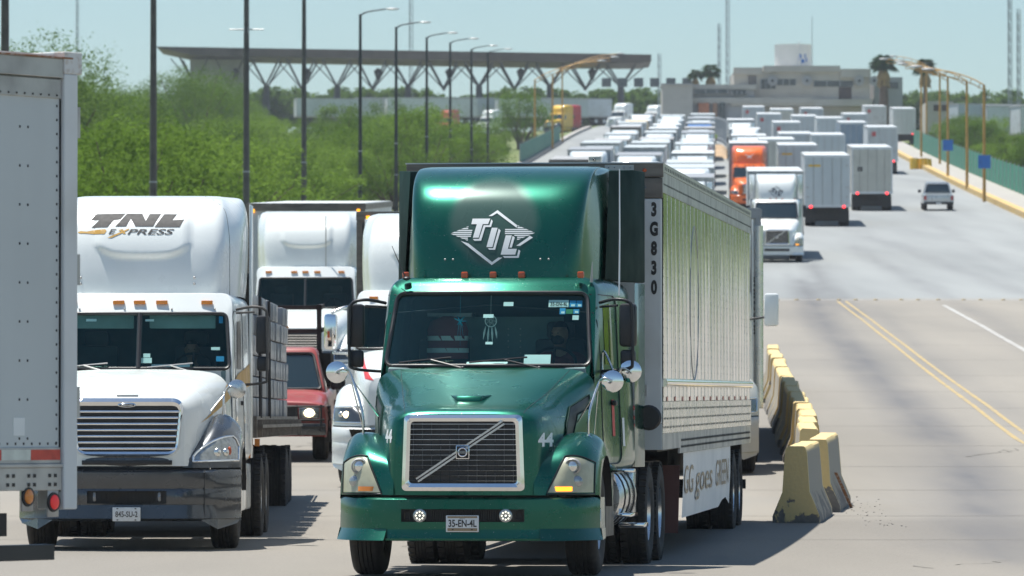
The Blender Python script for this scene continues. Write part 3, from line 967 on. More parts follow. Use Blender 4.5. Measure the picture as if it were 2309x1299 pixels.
# ------------------------------------------------------------------ people
def limb_geo(mb, pts, radii, n=12):
    """tapered chain with round ends"""
    pts = [Vector(p) for p in pts]
    mb.tube(pts, radii, n)
    for p, r in zip(pts, radii):
        mb.sphere(p, r*.99, n=10, k=7)
def build_person(name, label, loc, head, pose, shirt, legs, voxel=.014, vest=None, cap=None, mask=False, group=None, turn=0.0):
    """one continuous remeshed body (clothes by region), hair and mask as children. local axes: facing -y, x towards the viewer's right"""
    mb = MB()
    J = pose
    hd = Vector(J['head'])
    segs = []     # (a, b, material)
    def L_(pts, radii, mi):
        limb_geo(mb, pts, radii)
        for a, b in zip(pts, pts[1:]): segs.append((Vector(a), Vector(b), mi))
    pel, ch, nk = J['pelvis'], J['chest'], J['neck']
    L_([pel, tuple((Vector(pel)+Vector(ch))/2), ch], [.155, .145, .165], 1)
    L_([(ch[0]-.15, ch[1], ch[2]+.09), (ch[0]+.15, ch[1], ch[2]+.09)], [.085, .085], 1)
    L_([(ch[0], ch[1]+.01, ch[2]+.1), nk, tuple(hd+Vector((0, .01, -.07)))], [.09, .058, .056], 0)
    q = Matrix.Rotation(turn, 4, 'Z')
    def H(x, y, z): return tuple(hd + q @ Vector((x, y, z)))
    mb2 = MB().sphere((0, 0, 0), .078, .098, .118, n=20, k=14)
    mb2.sphere((0, -.035, -.065), .056, .055, .055)
    mb2.sphere((0, -.098, -.005), .014, .022, .020)        # nose
    mb2.sphere((0, -.088, .03), .052, .018, .012)          # brow
    mb2.sphere((0, -.082, -.052), .028, .014, .010)        # lips
    for s in (-1, 1): mb2.sphere((s*.08, .005, 0), .012, .022, .034)   # ears
    mb.add([H(*v) for v in mb2.v], mb2.f)
    segs.append((Vector(H(0, 0, -.1)), Vector(H(0, 0, .1)), 0))
    for s in ('l', 'r'):
        sh, el, wr = J['sh'+s], J['el'+s], J['wr'+s]
        L_([sh, el], [.062, .046], 1)
        L_([el, wr], [.044, .03], J.get('sleeve', 0))
        d = (Vector(wr)-Vector(el)).normalized()
        hnd = Vector(wr)+d*.07
        up = Vector((0, 0, 1)); sd_ = d.cross(up)
        sd_ = sd_.normalized() if sd_.length > .01 else Vector((1, 0, 0))
        L_([wr, tuple(hnd)], [.028, .036], 0)
        for k, ln in enumerate((.06, .07, .066, .052)):
            b0 = hnd + sd_*(.024-.016*k)
            b1 = b0 + d*ln*.6
            b2 = b1 + (d*.5-up*.7).normalized()*ln*.5
            L_([tuple(b0), tuple(b1), tuple(b2)], [.0095, .009, .008], 0)
        L_([tuple(Vector(wr)+d*.03+sd_*.03), tuple(Vector(wr)+d*.07+sd_*.055-up*.02)], [.012, .010], 0)
        hp, kn, an = J['hp'+s], J['kn'+s], J['an'+s]
        L_([hp, kn], [.09, .062], 2)
        L_([kn, an], [.06, .042], 2)
        L_([an, (an[0], an[1]-.15, an[2]-.05)], [.045, .038], 3)
    me = mb.mesh('body_raw', [], 0, fix=False)
    o = bpy.data.objects.new('raw', me); COL.objects.link(o)
    md = o.modifiers.new('r', 'REMESH'); md.mode = 'VOXEL'; md.voxel_size = voxel
    ms = o.modifiers.new('s', 'SMOOTH'); ms.iterations = 2; ms.factor = .4
    dg = bpy.context.evaluated_depsgraph_get()
    bme = bpy.data.meshes.new_from_object(o.evaluated_get(dg))
    bpy.data.objects.remove(o)
    bme.name = name
    bme.materials.clear()
    for mt in (M['skin'], shirt, legs, M['black']): bme.materials.append(mt)
    for p in bme.polygons:
        c = p.center
        best, bi = 9, 0
        for a, b, mi in segs:
            ab = b-a; L2 = ab.length_squared
            t = max(0, min(1, (c-a).dot(ab)/L2)) if L2 else 0
            dd = (c-(a+ab*t)).length
            if dd < best: best, bi = dd, mi
        p.material_index = bi
    bme.shade_smooth()
    po = link(name, bme)
    po.location = loc; po.rotation_euler = (0, 0, -head)
    tag(po, label, 'person', group)
    hb = MB()
    src = MB().sphere((0, .012, .022), .086, .104, .112, n=20, k=14)
    keep = [f for f in src.f if all((src.v[i][2] > .055) or (src.v[i][1] > .02 and src.v[i][2] > -.06) for i in f)]
    hb.add([H(*v) for v in src.v], keep)
    part('hair', hb, M['hair'], po, 60)
    if cap:
        cb = MB().sphere((0, 0, .05), .095, .11, .085, n=18, k=8); cb.box(-.07, .07, -.19, -.09, .055, .068)
        cc = MB().add([H(*v) for v in cb.v], cb.f)
        part('cap', cc, cap, po, 60)
    if mask:
        s2 = MB().sphere((0, -.035, -.045), .068, .075, .066, n=18, k=12)
        kp = [f for f in s2.f if all(s2.v[i][1] < .0 for i in f)]
        part('face_mask', MB().add([H(*v) for v in s2.v], kp), M['mask'], po, 60)
    eb = MB()
    for s in (-1, 1): eb.sphere((s*.03, -.086, .012), .012, .009, .007, n=8, k=6)
    part('eyes', MB().add([H(*v) for v in eb.v], eb.f), M['hair'], po)
    if vest:
        vb = MB()
        c = Vector(ch)
        prof = []
        for z, rx, ry in ((-.33, .185, .165), (-.1, .19, .175), (.05, .20, .185), (.12, .17, .15)):
            prof.append([(c.x+rx*math.cos(2*PI*k/20), c.y+ry*math.sin(2*PI*k/20), c.z+z) for k in range(20)])
        vb.rings(prof)
        part('safety_vest', vb, vest, po, 60)
    return po
SIT = dict(pelvis=(0, 0, .12), chest=(0, .06, .48), neck=(0, .05, .68), head=(0, .02, .82),
           shl=(-.20, .06, .57), ell=(-.27, -.16, .36), wrl=(-.16, -.40, .42), shr=(.20, .06, .57), elr=(.27, -.16, .36), wrr=(.16, -.40, .42),
           hpl=(-.09, 0, .10), knl=(-.13, -.45, .12), anl=(-.13, -.55, -.32), hpr=(.09, 0, .10), knr=(.13, -.45, .12), anr=(.13, -.55, -.32), sleeve=1)
STAND = dict(pelvis=(0, 0, .95), chest=(0, 0, 1.28), neck=(0, 0, 1.48), head=(0, -.01, 1.63),
             shl=(-.2, 0, 1.39), ell=(-.25, .02, 1.1), wrl=(-.23, -.08, .86), shr=(.2, 0, 1.39), elr=(.26, .03, 1.1), wrr=(.24, -.06, .86),
             hpl=(-.09, 0, .92), knl=(-.11, -.02, .5), anl=(-.12, .02, .1), hpr=(.09, 0, .92), knr=(.11, -.02, .5), anr=(.12, .02, .1))
# ------------------------------------------------------------------ truck body builders. local axes: x viewer's right, y backwards, z up, front at y=0
def hood(parent, stations, paint, nu=5, nv=4, seam=None, name='hood', cap=True):
    rows = []
    for y, prof in stations:
        half = [(x, y, z) for x, z in prof]
        rows.append([(-x, y_, z) for x, y_, z in reversed(half[1:])] + half)
    g = smooth_grid(rows, nu, nv)
    mb = MB().grid(g)
    if cap:
        mb.add(g[0], [tuple(range(len(g[0])))])
    o = part(name, mb, paint, parent, 50)
    return o, g
def fender(parent, stations, side, paint, yc=1.2, rarch=.62, nu=5, nv=4):
    rows = [[(x, y, z) for y, z in prof] for x, prof in stations]
    g = smooth_grid(rows, nu, nv)
    last = g[-1]
    n = len(last)
    arc = []
    for k in range(n):
        t = R(162 - 150*k/(n-1))
        arc.append((last[0][0]+.005, yc + rarch*math.cos(t), .52 + rarch*math.sin(t)))
    lip = [(x-.22, yc+(y-yc)*.97, .52+(z-.52)*.97) for x, y, z in arc]
    mid = [tuple((a+b)/2 for a, b in zip(p, q)) for p, q in zip(last, arc)]
    mid = [(x+.012, y, z) for x, y, z in mid]
    mb = MB().grid(g)
    mb.grid([last, mid, arc])
    mb.grid([arc, lip], 1)
    if side < 0:
        mb.v = [(-x, y, z) for x, y, z in mb.v]
    o = part('fender', mb, [paint, M['black']], parent, 50)
    return o, g
def skin_point(g, xs, x, z, side, lift):
    k = max(0, min(len(xs)-2, next((j for j in range(len(xs)-1) if xs[j+1] >= x), len(xs)-2)))
    f = max(0, min(1, (x-xs[k])/(xs[k+1]-xs[k]) if xs[k+1] != xs[k] else 0))
    line = [tuple(a+(b-a)*f for a, b in zip(p, q)) for p, q in zip(g[k], g[k+1])]
    y = line[0][1]
    for a, b in zip(line, line[1:]):
        if a[2] <= z <= b[2]+1e-9:
            y = a[1]+(b[1]-a[1])*((z-a[2])/max(1e-6, b[2]-a[2])); break
        if b[2] < a[2]: break
        y = b[1]
    return (side*x, y-lift, z)
def fender_patch(g, side, x0, x1, zlo, zhi, off, n=10):
    """piece of the fender skin between two x and two heights (heights as functions of t 0..1 across), lifted by off"""
    cols = []
    xs = [r[0][0] for r in g]
    for i in range(n+1):
        t = i/n
        col = []
        for j in range(n+1):
            xb = x0 if not isinstance(x0, tuple) else x0[0]+(x0[1]-x0[0])*j/n
            x = xb+(x1-xb)*t
            col.append(skin_point(g, xs, x, zlo(t)+(zhi(t)-zlo(t))*j/n, side, off*(.35+.65*min(1, 6*t*(1-t)))))
        cols.append(col)
    return cols
def cab(parent, P, detail=True):
    hb, ht, z0, z1 = P['hb'], P['ht'], P['z0'], P['z1']
    yb, k, c, zk = P['yb'], P['k'], P.get('c', .16), P['zk']
    paint = P['paint']
    def Y(x, z): return yb + k*max(0, z-zk) + c*x*x + P.get('roll', .0)*max(0, z-(z1-.12))**2
    out = trap_ring(hb, ht, z0, z1, P.get('r', .16))
    opn = trap_ring(P['wb'], P['wt'], P['w0'], P['w1'], P.get('rw', .09))
    n = len(out)
    fr = [(x, Y(x, z), z) for x, z in out]
    op = [(x, Y(x, z)-.006, z) for x, z in opn]
    def back(fx, y, dz=0): return [(x*fx, y, z + dz*((z-z0)/(z1-z0))) for x, z in out]
    rings = [fr, [(x*1.012, y+.06, z+.012*(1 if z > zk else 0)) for x, y, z in fr]]
    for fx, y, dz in P['back']:
        rings.append([(x*fx, max(y, q[1]+.05), z+dz*((z-z0)/(z1-z0))) for (x, z), q in zip(out, rings[-1])])
    mb = MB()
    mb.rings([op, [tuple(a+(b-a)*.5 for a, b in zip(p, q)) for p, q in zip(op, fr)], fr])
    mb.rings(rings, cap1=True)
    shell = part('cab', mb, paint, parent, 40)
    gasket = MB()
    gasket.tube(op + [op[0], op[1]], .021 if detail else .025, 6, cap=False)
    part('windscreen_seal', gasket, M['black'], parent, 60)
    cx_, cz = 0, (P['w0']+P['w1'])/2
    gl = []
    for s in (.995, .8, .6, .4, .2, .03):
        gl.append([((x-cx_)*s+cx_, Y((x-cx_)*s+cx_, (z-cz)*s+cz)+.006, (z-cz)*s+cz) for x, z in opn])
    gm = MB().rings(gl, cap1=True)
    part('windscreen', gm, M['windshield'] if detail else M['far_glass'], parent, 80)
    if P.get('split'):
        zz = [P['w0'], (P['w0']+P['w1'])/2, P['w1']]
        part('windscreen_pillar', MB().tube([(0, Y(0, z)-.008, z) for z in zz], .03, 8), M['black'], parent)
    if detail:
        inn = MB()
        i0 = [(x*1.0, y+.035, z) for x, y, z in op]
        yb2 = P['back'][-1][1]-.12 if P.get('deep', 9) > 8 else P['deep']
        i1 = [(x*1.02, max(y+.3, yb+1.1), z) for x, y, z in i0]
        i2 = [(x*1.02, yb2, z if z > zk+.2 else z-.8) for x, y, z in i0]
        inn.rings([i0, i1, i2], cap1=True)
        part('cab_lining', inn, M['interior'], parent, 40)
        d = MB()
        prof = [(yb+.10, P['w0']-.02), (yb+.22, P['w0']+.0), (yb+.60, P['w0']-.01), (yb+.72, P['w0']-.06), (yb+.74, P['w0']-.5), (yb+.1, P['w0']-.5)]
        d.prism(prof, -P['wb']+.04, P['wb']-.04, ax='x')
        part('dashboard', d, M['interior_grey'], parent, 40, .01)
        for s in (-1, 1):
            sb = MB()
            sx_ = s*.58
            sb.box(sx_-.25, sx_+.25, yb+1.0, yb+1.5, P['w0']-.75, P['w0']-.50)
            sb.box(sx_-.25, sx_+.25, yb+1.42, yb+1.58, P['w0']-.5, P['w0']+.28)
            sb.box(sx_-.14, sx_+.14, yb+1.44, yb+1.56, P['w0']+.28, P['w0']+.45)
            part('seat', sb, M['seat'], parent, 40, .04)
        wv = MB()
        c0 = Vector((.58, yb+.78, P['w0']+.02))
        ax_ = Vector((0, -.75, .66)); u = Vector((1, 0, 0)); v = ax_.cross(u)
        ring = [c0 + (u*math.cos(2*PI*i/24) + v*math.sin(2*PI*i/24))*.22 for i in range(25)]
        wv.tube(ring, .016, 6, cap=False)
        for t in (0, 120, 240):
            wv.tube([c0, c0+(u*math.cos(R(t+90))+v*math.sin(R(t+90)))*.22], .014, 5)
        part('steering_wheel', wv, M['black'], parent)
    return shell, Y, op
def fairing(parent, levels, yback, paint, bump=None, name='roof_fairing', nu=6, nv=5):
    rows = []
    for z, yc, xc, xs, ym in levels:
        half = [(0, yc, z), (xc*.45, yc+.010, z), (xc*.82, yc+.045, z), (xc, yc+.13, z), (xc+(xs-xc)*.35, yc+.36, z), (xs, max(ym, yc+.7), z), (xs+.01, max(yback, yc+1.1), z)]
        rows.append([(-x, y, q) for x, y, q in reversed(half[1:])] + half)
    g = smooth_grid(rows, nu, nv)
    if bump:
        g = [[(x, y-bump(x, z), z) for x, y, z in r] for r in g]
    mb = MB().grid(g)
    top = g[-1]
    h = len(top)//2
    mb.add(top, [(i, i+1, len(top)-2-i, len(top)-1-i) for i in range(h-1)] + [(h-1, h, h+1)])
    return part(name, mb, paint, parent, 50)
def bumper_mesh(xs, prof, setback, hole=None):
    """profile (y, z) swept across x with a set-back towards the ends; hole = (x0, x1, z0, z1) left open"""
    rows = []
    for y, z in prof:
        rows.append([(x, y + setback(abs(x)) , z) for x in xs])
    def skip(i, j):
        if not hole: return False
        xm = (xs[j]+xs[j+1])/2; zm = (prof[i][1]+prof[i+1][1])/2
        return hole[0] < xm < hole[1] and hole[2] < zm < hole[3]
    return MB().grid(rows, 0, skip)
def chassis(parent, y0, y1, steer_y, drives, m='alu', tanks=None, z=.515):
    f = MB()
    for s in (-1, 1):
        f.box(s*.36-.04, s*.36+.04, y0, y1, .62, .92)
    for y in [y0+.3+i*.9 for i in range(int((y1-y0)/.9))]:
        f.box(-.32, .32, y-.05, y+.05, .68, .86)
    f.box(-.34, .34, y0+.5, y0+1.7, .38, 1.2)            # engine sump, gearbox
    f.cyl((-.95, steer_y, .5), (.95, steer_y, .5), .06, 10)
    for y in drives:
        f.cyl((-1.0, y, z), (1.0, y, z), .10, 10)
        f.sphere((0, y, z), .24, .2, .24)
    f.box(-.45, .45, (drives[0]+drives[-1])/2-.45, (drives[0]+drives[-1])/2+.45, .95, 1.08)
    part('chassis', f, M['frame'], parent, 35)
    for s in (-1, 1):
        wheel(parent, s*1.03, steer_y, .52, s, 'steer', m)
    for y in drives:
        dual_axle(parent, y, z, m)
def mirror_set(parent, s, xb, yb, zt, zb, xo, m_arm, m_house, chrome_back=False, h=.42, zc=None, w=.17, convex=True):
    """tube bracket with a tall and a small mirror housing, on side s"""
    zc = zc or (zt+zb)/2+.1
    arm = MB()
    arm.tube(smooth_line([(s*xb, yb, zt), (s*(xo-.12), yb-.14, zt+.03), (s*(xo+.02), yb-.16, zt), (s*(xo+.05), yb-.16, zt-.12), (s*(xo+.05), yb-.16, zb+.1), (s*(xo+.01), yb-.15, zb), (s*xb, yb-.02, zb-.03)], 5), .016, 8)
    arm.tube([(s*xb, yb+.03, zt-.04), (s*(xo-.1), yb-.12, zt-.03)], .012, 6)
    a = part('mirror_arm', arm, m_arm, parent, 60)
    hm = MB().box(s*xo-w/2, s*xo+w/2, yb-.13, yb-.01, zc-h/2, zc+h/2)
    o = part('mirror', hm, m_house, parent, 35, .035)
    part('mirror_glass', MB().box(s*xo-w/2+.02, s*xo+w/2-.02, yb-.012, yb-.004, zc-h/2+.03, zc+h/2-.03), M['chrome'], o)
    if convex:
        h2 = MB().box(s*xo-w/2+.01, s*xo+w/2-.01, yb-.12, yb-.02, zc-h/2-.20, zc-h/2-.03)
        part('mirror', h2, m_house, parent, 35, .03, label='small lower convex mirror')
def round_mirror(parent, c, base, s, r=.105, m='chrome', stay=None):
    mb = MB()
    c = Vector(c); b = Vector(base)
    mb.tube(smooth_line([tuple(b), (b.x+s*.01, b.y, b.z+.25), (c.x-s*.14, c.y+.0, c.z-.04), (c.x-s*.08, c.y-.03, c.z+.03), (c.x, c.y-.03, c.z+.005)], 6), .012, 8)
    mb.lathe([(0, .045), (.012, .04), (.03, .018), (.05, .012)], c=tuple(b), ax='z', n=12)
    st = stay or (b.x-s*.16, b.y+.22, b.z-.02)
    mb.tube([(c.x-s*.14, c.y, c.z-.06), st], .008, 6)
    mb.lathe([(0, .035), (.010, .03), (.025, .014)], c=st, ax='z', n=10)
    mb.tube([(c.x-s*.14, c.y, c.z-.09), (b.x+s*.02, b.y+.3, b.z+.0)], .007, 6)
    o = part('mirror_stalk', mb, M['alu'], parent, 50)
    d = MB().lathe([(-.016, .001), (-.0145, r*.35), (-.009, r*.7), (-.001, r*.95), (.002, r), (.012, r*1.0), (.016, r*.9), (.018, .001)], c=tuple(c), ax='y', n=28)
    part('round_mirror', d, M[m], parent, 60)

def door_lines(parent, shell, y0, y1, z0, z1):
    bv = bvh_of(shell)
    for s in (-1, 1):
        loop = rrect(y0, y1, z0, z1, .10, 4)
        pts = []
        for a, b in zip(loop, loop[1:]+loop[:1]):
            n = max(1, int(math.hypot(b[0]-a[0], b[1]-a[1])/.08))
            pts += [(a[0]+(b[0]-a[0])*k/n, a[1]+(b[1]-a[1])*k/n) for k in range(n)]
        pm = project(MB(), (pts, []), bv, 'x' if s > 0 else '-x', .001, fine=0)
        do = part('door_seam', MB().tube(pm.v+[pm.v[0]], .006, 5, cap=False), M['black'], parent, 60)
        hx = pm.v[0][0]
        part('door_handle', MB().box(hx-.02*s if s < 0 else hx-.01, hx+.02*s+.012 if s > 0 else hx+.01, y1-.28, y1-.12, 1.62, 1.67), M['black'], parent, 35, .008)
# ---------------- VNL-shaped long-nose tractor (green one and its look-alikes)
VN_HOOD = [
 (.055, [(0, 1.535), (.40, 1.53), (.585, 1.49), (.635, 1.40), (.655, 1.1), (.665, .775)]),
 (.14, [(0, 1.585), (.42, 1.58), (.62, 1.535), (.70, 1.42), (.72, 1.1), (.73, .775)]),
 (.45, [(0, 1.665), (.46, 1.655), (.69, 1.60), (.79, 1.45), (.81, 1.1), (.82, .8)]),
 (1.0, [(0, 1.80), (.52, 1.785), (.78, 1.70), (.90, 1.52), (.925, 1.1), (.93, .8)]),
 (1.85, [(0, 1.99), (.66, 1.98), (.97, 1.93), (1.066, 1.75), (1.078, 1.2), (1.08, .8)])]
VN_FENDER = [
 (.66, [(.045, .775), (.055, .90), (.11, 1.04), (.38, 1.16), (1.0, 1.26), (1.9, 1.05)]),
 (.80, [(.10, .775), (.125, .93), (.20, 1.09), (.46, 1.23), (1.02, 1.315), (1.9, 1.02)]),
 (.98, [(.17, .775), (.20, .95), (.28, 1.13), (.55, 1.285), (1.05, 1.345), (1.9, 1.0)]),
 (1.12, [(.30, .775), (.33, .95), (.41, 1.13), (.65, 1.275), (1.08, 1.335), (1.9, .97)]),
 (1.20, [(.46, .775), (.485, .94), (.56, 1.10), (.76, 1.22), (1.12, 1.285), (1.88, .93)]),
 (1.225, [(.54, .775), (.57, .92), (.64, 1.06), (.83, 1.17), (1.15, 1.235), (1.85, .92)])]
VN_FAIR = [(2.845, 2.56, .78, 1.00, 3.7), (3.15, 2.60, .80, .985, 3.75), (3.45, 2.70, .825, .97, 3.8), (3.68, 2.85, .845, .955, 3.9),
           (3.86, 3.10, .86, .94, 4.0), (3.97, 3.48, .865, .93, 4.2), (4.02, 4.1, .865, .91, 4.5)]
def vnl(root, paint, paint_fair, detail=True, grille_kind='slash', lit=False):
    D = detail
    h, hg = hood(root, VN_HOOD, paint, 5 if D else 3, 4 if D else 3)
    fend = {}
    for s in (-1, 1):
        o, g = fender(root, VN_FENDER, s, paint, 1.2, .62, 5 if D else 3, 4 if D else 3)
        fend[s] = (o, g)
        # headlamp: hazy shell with projector and amber corner
        zt = lambda t: 1.155-.06*t-.03*(2*t-1)**2
        hl = part('headlight', MB().grid(fender_patch(g, s, (.79, .94), 1.185, lambda t: .80, zt, .030)), M['lens'], root, 60)
        rim = MB()
        pt = fender_patch(g, s, (.778, .93), 1.195, lambda t: .785, lambda t: zt(t)+.014, .022)
        rimp = [c[0] for c in pt] + pt[-1][1:] + [c[-1] for c in reversed(pt[:-1])] + list(reversed(pt[0][1:-1]))
        rim.tube(rimp + [rimp[0], rimp[1]], .007, 5, cap=False)
        part('headlight_seal', rim, M['black'], hl)
        pc = fender_patch(g, s, .90, 1.17, lambda t: .82, lambda t: 1.10, .0)
        c = Vector(pc[4][8]); 
        part('projector', MB().sphere((c.x, c.y-.014, c.z), .058, .045, .062, 18, 12), M['reflector'], hl, 80)
        part('projector_ring', MB().lathe([(-.03, .060), (-.045, .068), (-.03, .078), (-.005, .08)], c=(c.x, c.y, c.z), ax='y', n=24), M['alu_dull'], hl, 60)
        c = Vector(pc[5][4])
        part('projector', MB().sphere((c.x, c.y-.008, c.z-.03), .07, .035, .06, 18, 12), M['lens_clear'], hl, 80)
        am = MB().grid(fender_patch(g, s, .84, 1.04, lambda t: .812, lambda t: .855, .036))
        part('turn_signal', am, M['amber_lit'] if (lit or s > 0) else M['amber'], hl, 60)
    # grille
    gx0, gx1, gz0, gz1 = .575, .56, .815, 1.525
    outr = trap_ring(.580, .555, .815, 1.528, .05)
    innr = trap_ring(.510, .492, .885, 1.465, .04)
    fr = MB()
    def ring(rg, y): return [(x, y + .03*x*x, z) for x, z in rg]
    mid = [((a[0]+b[0])/2, (a[1]+b[1])/2) for a, b in zip(outr, innr)]
    fr.rings([ring(outr, .05), ring(outr, .012), ring(mid, -.012), ring(innr, .0), ring(innr, .08)])
    grl = part('grille', MB().prism(innr, .043, .049), M['black'], root)
    part('grille_frame', fr, M['chrome'], grl, 45)
    bars = MB()
    nb = 12
    for i in range(nb):
        z = .885 + .58*(i+.5)/nb
        hw = .51-.018*(z-.885)/.58
        bars.box(-hw, hw, .010, .038, z-.0030, z+.0030)
    part('grille_bar', bars, M['chrome'], grl)
    vb = MB()
    for i in range(12):
        x = -.47+.94*i/11
        vb.box(x-.003, x+.003, .025, .042, .89, 1.46)
    part('grille_rod', vb, M['slate'], grl)
    # diagonal bar and emblem
    dg_ = MB()
    a, b = Vector((-.43, .0, .915)), Vector((.38, .0, 1.455))
    d = (b-a).normalized(); nrm = Vector((-d.z, 0, d.x))
    for o_, w_ in ((.015, .009), (-.015, .009)):
        dg_.obox((a+b)/2+nrm*o_+Vector((0, .004, 0)), d*((b-a).length/2), nrm*w_, Vector((0, .016, 0)))
    dg_.obox((a+b)/2+Vector((0, .012, 0)), d*((b-a).length/2-.01), nrm*.012, Vector((0, .008, 0)), 1)
    part('diagonal_bar', dg_, [M['alu'], M['black']], grl)
    em = MB()
    ez = 1.178
    em.box(-.065, .065, -.018, .03, ez-.065, ez+.065)
    bd = part('emblem', em, M['chrome'], grl, 35, .008)
    e2 = MB().box(-.056, .056, -.0215, -.018, ez-.056, ez+.056)
    part('emblem_field', e2, M['black_gloss'], bd)
    e3 = MB()
    e3.lathe([(-.026, .034), (-.030, .039), (-.026, .046)], c=(0, 0, ez), ax='y', n=30)
    e3.add([(.030, -.027, ez+.03), (.055, -.027, ez+.053), (.03, -.027, ez+.05), (.055, -.027, ez+.028)], [(0, 3, 1), (0, 1, 2)])
    e3.box(-.043, .043, -.029, -.024, ez-.011, ez+.011)
    part('emblem_ring', e3, M['chrome'], bd, 40)
    if D:
        t = MB()
        flat_text(t, 'VOLVO', 0, ez-.0075, -.031, .021, bold=.0006, align='CENTER', sx=1.0)
        part('emblem_lettering', t, M['decal_black'], bd)
    # bumper
    xs = [-1.235, -1.215, -1.17, -1.10, -1.0, -.85, -.70, -.58, -.3, 0, .3, .58, .70, .85, 1.0, 1.10, 1.17, 1.215, 1.235]
    def sb(x): return 0 if x < .6 else .9*((x-.6)/.635)**3.2*.62 + .06*(x-.6)
    prof = [(.09, .755), (.015, .752), (-.008, .735), (-.012, .645), (-.012, .525), (.0, .46), (.0, .452), (-.02, .37), (-.01, .352), (.10, .345)]
    bm_ = bumper_mesh(xs, prof, sb, hole=(-.58, .58, .525, .645))
    o = part('bumper', bm_, paint, root, 40)
    for s in (-1, 1):
        lipm = MB()
        rows = []
        for x in (.72, .85, .98, 1.10, 1.18, 1.225, 1.245):
            rows.append([(s*x, sb(x)-.004, .462), (s*(x+.01), sb(x)-.05, .40), (s*(x+.02), sb(x)-.085, .352), (s*x, sb(x)+.08, .348)])
        lipm.grid(rows)
        end = [(s*1.245, sb(1.235)-.004, .462), (s*1.25, sb(1.235)+.35, .46), (s*1.25, sb(1.235)+.35, .36), (s*1.265, sb(1.245)-.08, .352)]
        lipm.add(end, [(0, 1, 2, 3)])
        lipm.add([(s*1.236, sb(1.235), .752), (s*1.24, sb(1.235)+.35, .75), (s*1.245, sb(1.235)+.35, .46), (s*1.24, sb(1.235), .46)], [(0, 1, 2, 3)])
        part('bumper_lip', lipm, paint, o, 40)
    sl = MB().box(-.60, .60, .05, .10, .50, .67)
    part('bumper_slot', sl, M['black'], o)
    if D:
        sl2 = MB()
        for i in range(44):
            x = -.36+.72*i/43
            sl2.box(x-.004, x+.004, .015, .05, .53, .64)
        for s in (-1, 1):
            part('tow_eye', MB().tube([(s*.50, .02, .55), (s*.50, .02, .62), (s*.55, .02, .62), (s*.55, .02, .55), (s*.50, .02, .55)], .008, 6), M['frame'], o)
        part('bumper_grille', sl2, M['frame'], o)
        for s in (-1, 1):
            lm = MB().lathe([(.03, .065), (-.012, .062), (-.016, .052), (-.008, .001)], c=(s*.405, 0, .585), ax='y', n=24)
            lo = part('fog_lamp', lm, M['lens_clear'], o, 50)
            dots = MB()
            for k in range(9):
                r_ = 0 if k == 8 else .037
                dots.sphere((s*.405+r_*math.cos(k*PI/4), -.012, .585+r_*math.sin(k*PI/4)), .010, .006, .010, 8, 6)
            part('diode', dots, M['white_lit'], lo)
    # gap under hood
    part('hood_gap', MB().box(-.8, .8, .2, .3, .74, .80), M['black'], root)
    # cab
    P = dict(hb=1.075, ht=1.005, z0=.95, z1=2.86, yb=1.80, k=.62, c=.17, zk=1.95, w0=2.0, w1=2.715, wb=1.0, wt=.93, r=.17, rw=.09, roll=3.5, paint=paint,
             back=[(1.03, 2.35, 0), (1.06, 3.0, .01), (1.12, 3.25, .01), (1.125, 4.55, .01)], deep=3.75)
    shell, Y, op = cab(root, P, D)
    if D: door_lines(root, shell, 2.32, 3.22, 1.05, 2.70)
    fa = fairing(root, VN_FAIR, 4.55, paint_fair, nu=6 if D else 3, nv=5 if D else 3)
    # side extenders behind the sleeper
    for s in (-1, 1):
        e = MB()
        e.add([(s*1.0, 3.45, 2.87), (s*1.2, 4.5, 2.87), (s*1.255, 5.05, 2.87), (s*1.05, 4.6, 2.87),
               (s*1.0, 3.9, 3.97), (s*1.19, 4.5, 4.0), (s*1.255, 5.05, 4.0), (s*1.0, 4.6, 4.0)],
              [(0, 1, 5, 4), (1, 2, 6, 5), (2, 3, 7, 6), (3, 0, 4, 7), (4, 5, 6, 7), (0, 3, 2, 1)])
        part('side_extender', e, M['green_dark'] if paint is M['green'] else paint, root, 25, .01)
        e2 = MB().add([(s*1.2, 4.5, 1.0), (s*1.255, 5.05, 1.0), (s*1.2, 5.0, 1.0), (s*1.2, 4.5, 2.86), (s*1.255, 5.05, 2.86), (s*1.2, 5.0, 2.86)],
                       [(0, 1, 4, 3), (1, 2, 5, 4), (2, 0, 3, 5), (3, 4, 5), (0, 2, 1)])
        part('side_extender', e2, paint, root, 25, .008)
        # skirt under the sleeper, door glass
        gp = [(2.62, 2.02), (2.62, 2.60), (3.05, 2.62), (3.08, 2.02)]
        bv = bvh_of(shell)
        part('side_window', project(MB(), poly_geo([gp], 2), bv, 'x' if s > 0 else '-x', .006), M['side_glass'], root, 60)
        tk = MB().lathe([(3.1, .001), (3.1, .30), (3.14, .325), (4.66, .325), (4.7, .30), (4.7, .001)], c=(s*.88, 0, .72), ax='y', n=28)
        to = part('fuel_tank', tk, M['alu'], root, 40)
        bd_ = MB()
        for y in (3.4, 3.9, 4.4):
            bd_.lathe([(y-.03, .328), (y-.03, .336), (y+.03, .336), (y+.03, .328)], c=(s*.88, 0, .72), ax='y', n=28)
        part('tank_strap', bd_, M['black'], to)
        st = MB().box(s*1.16-.12, s*1.16+.12, 3.2, 4.0, .52, .56); st.box(s*1.2-.13, s*1.2+.13, 4.15, 4.6, .40, .45); st.box(s*1.2-.1, s*1.2+.13, 3.0, 3.2, .96, 1.0)
        part('step', st, M['chrome'], root, 35, .01)
        fl = MB().box(s*1.12, s*1.14, 1.86, 2.9, .35, .96)
        part('inner_fender', fl, M['black'], root)
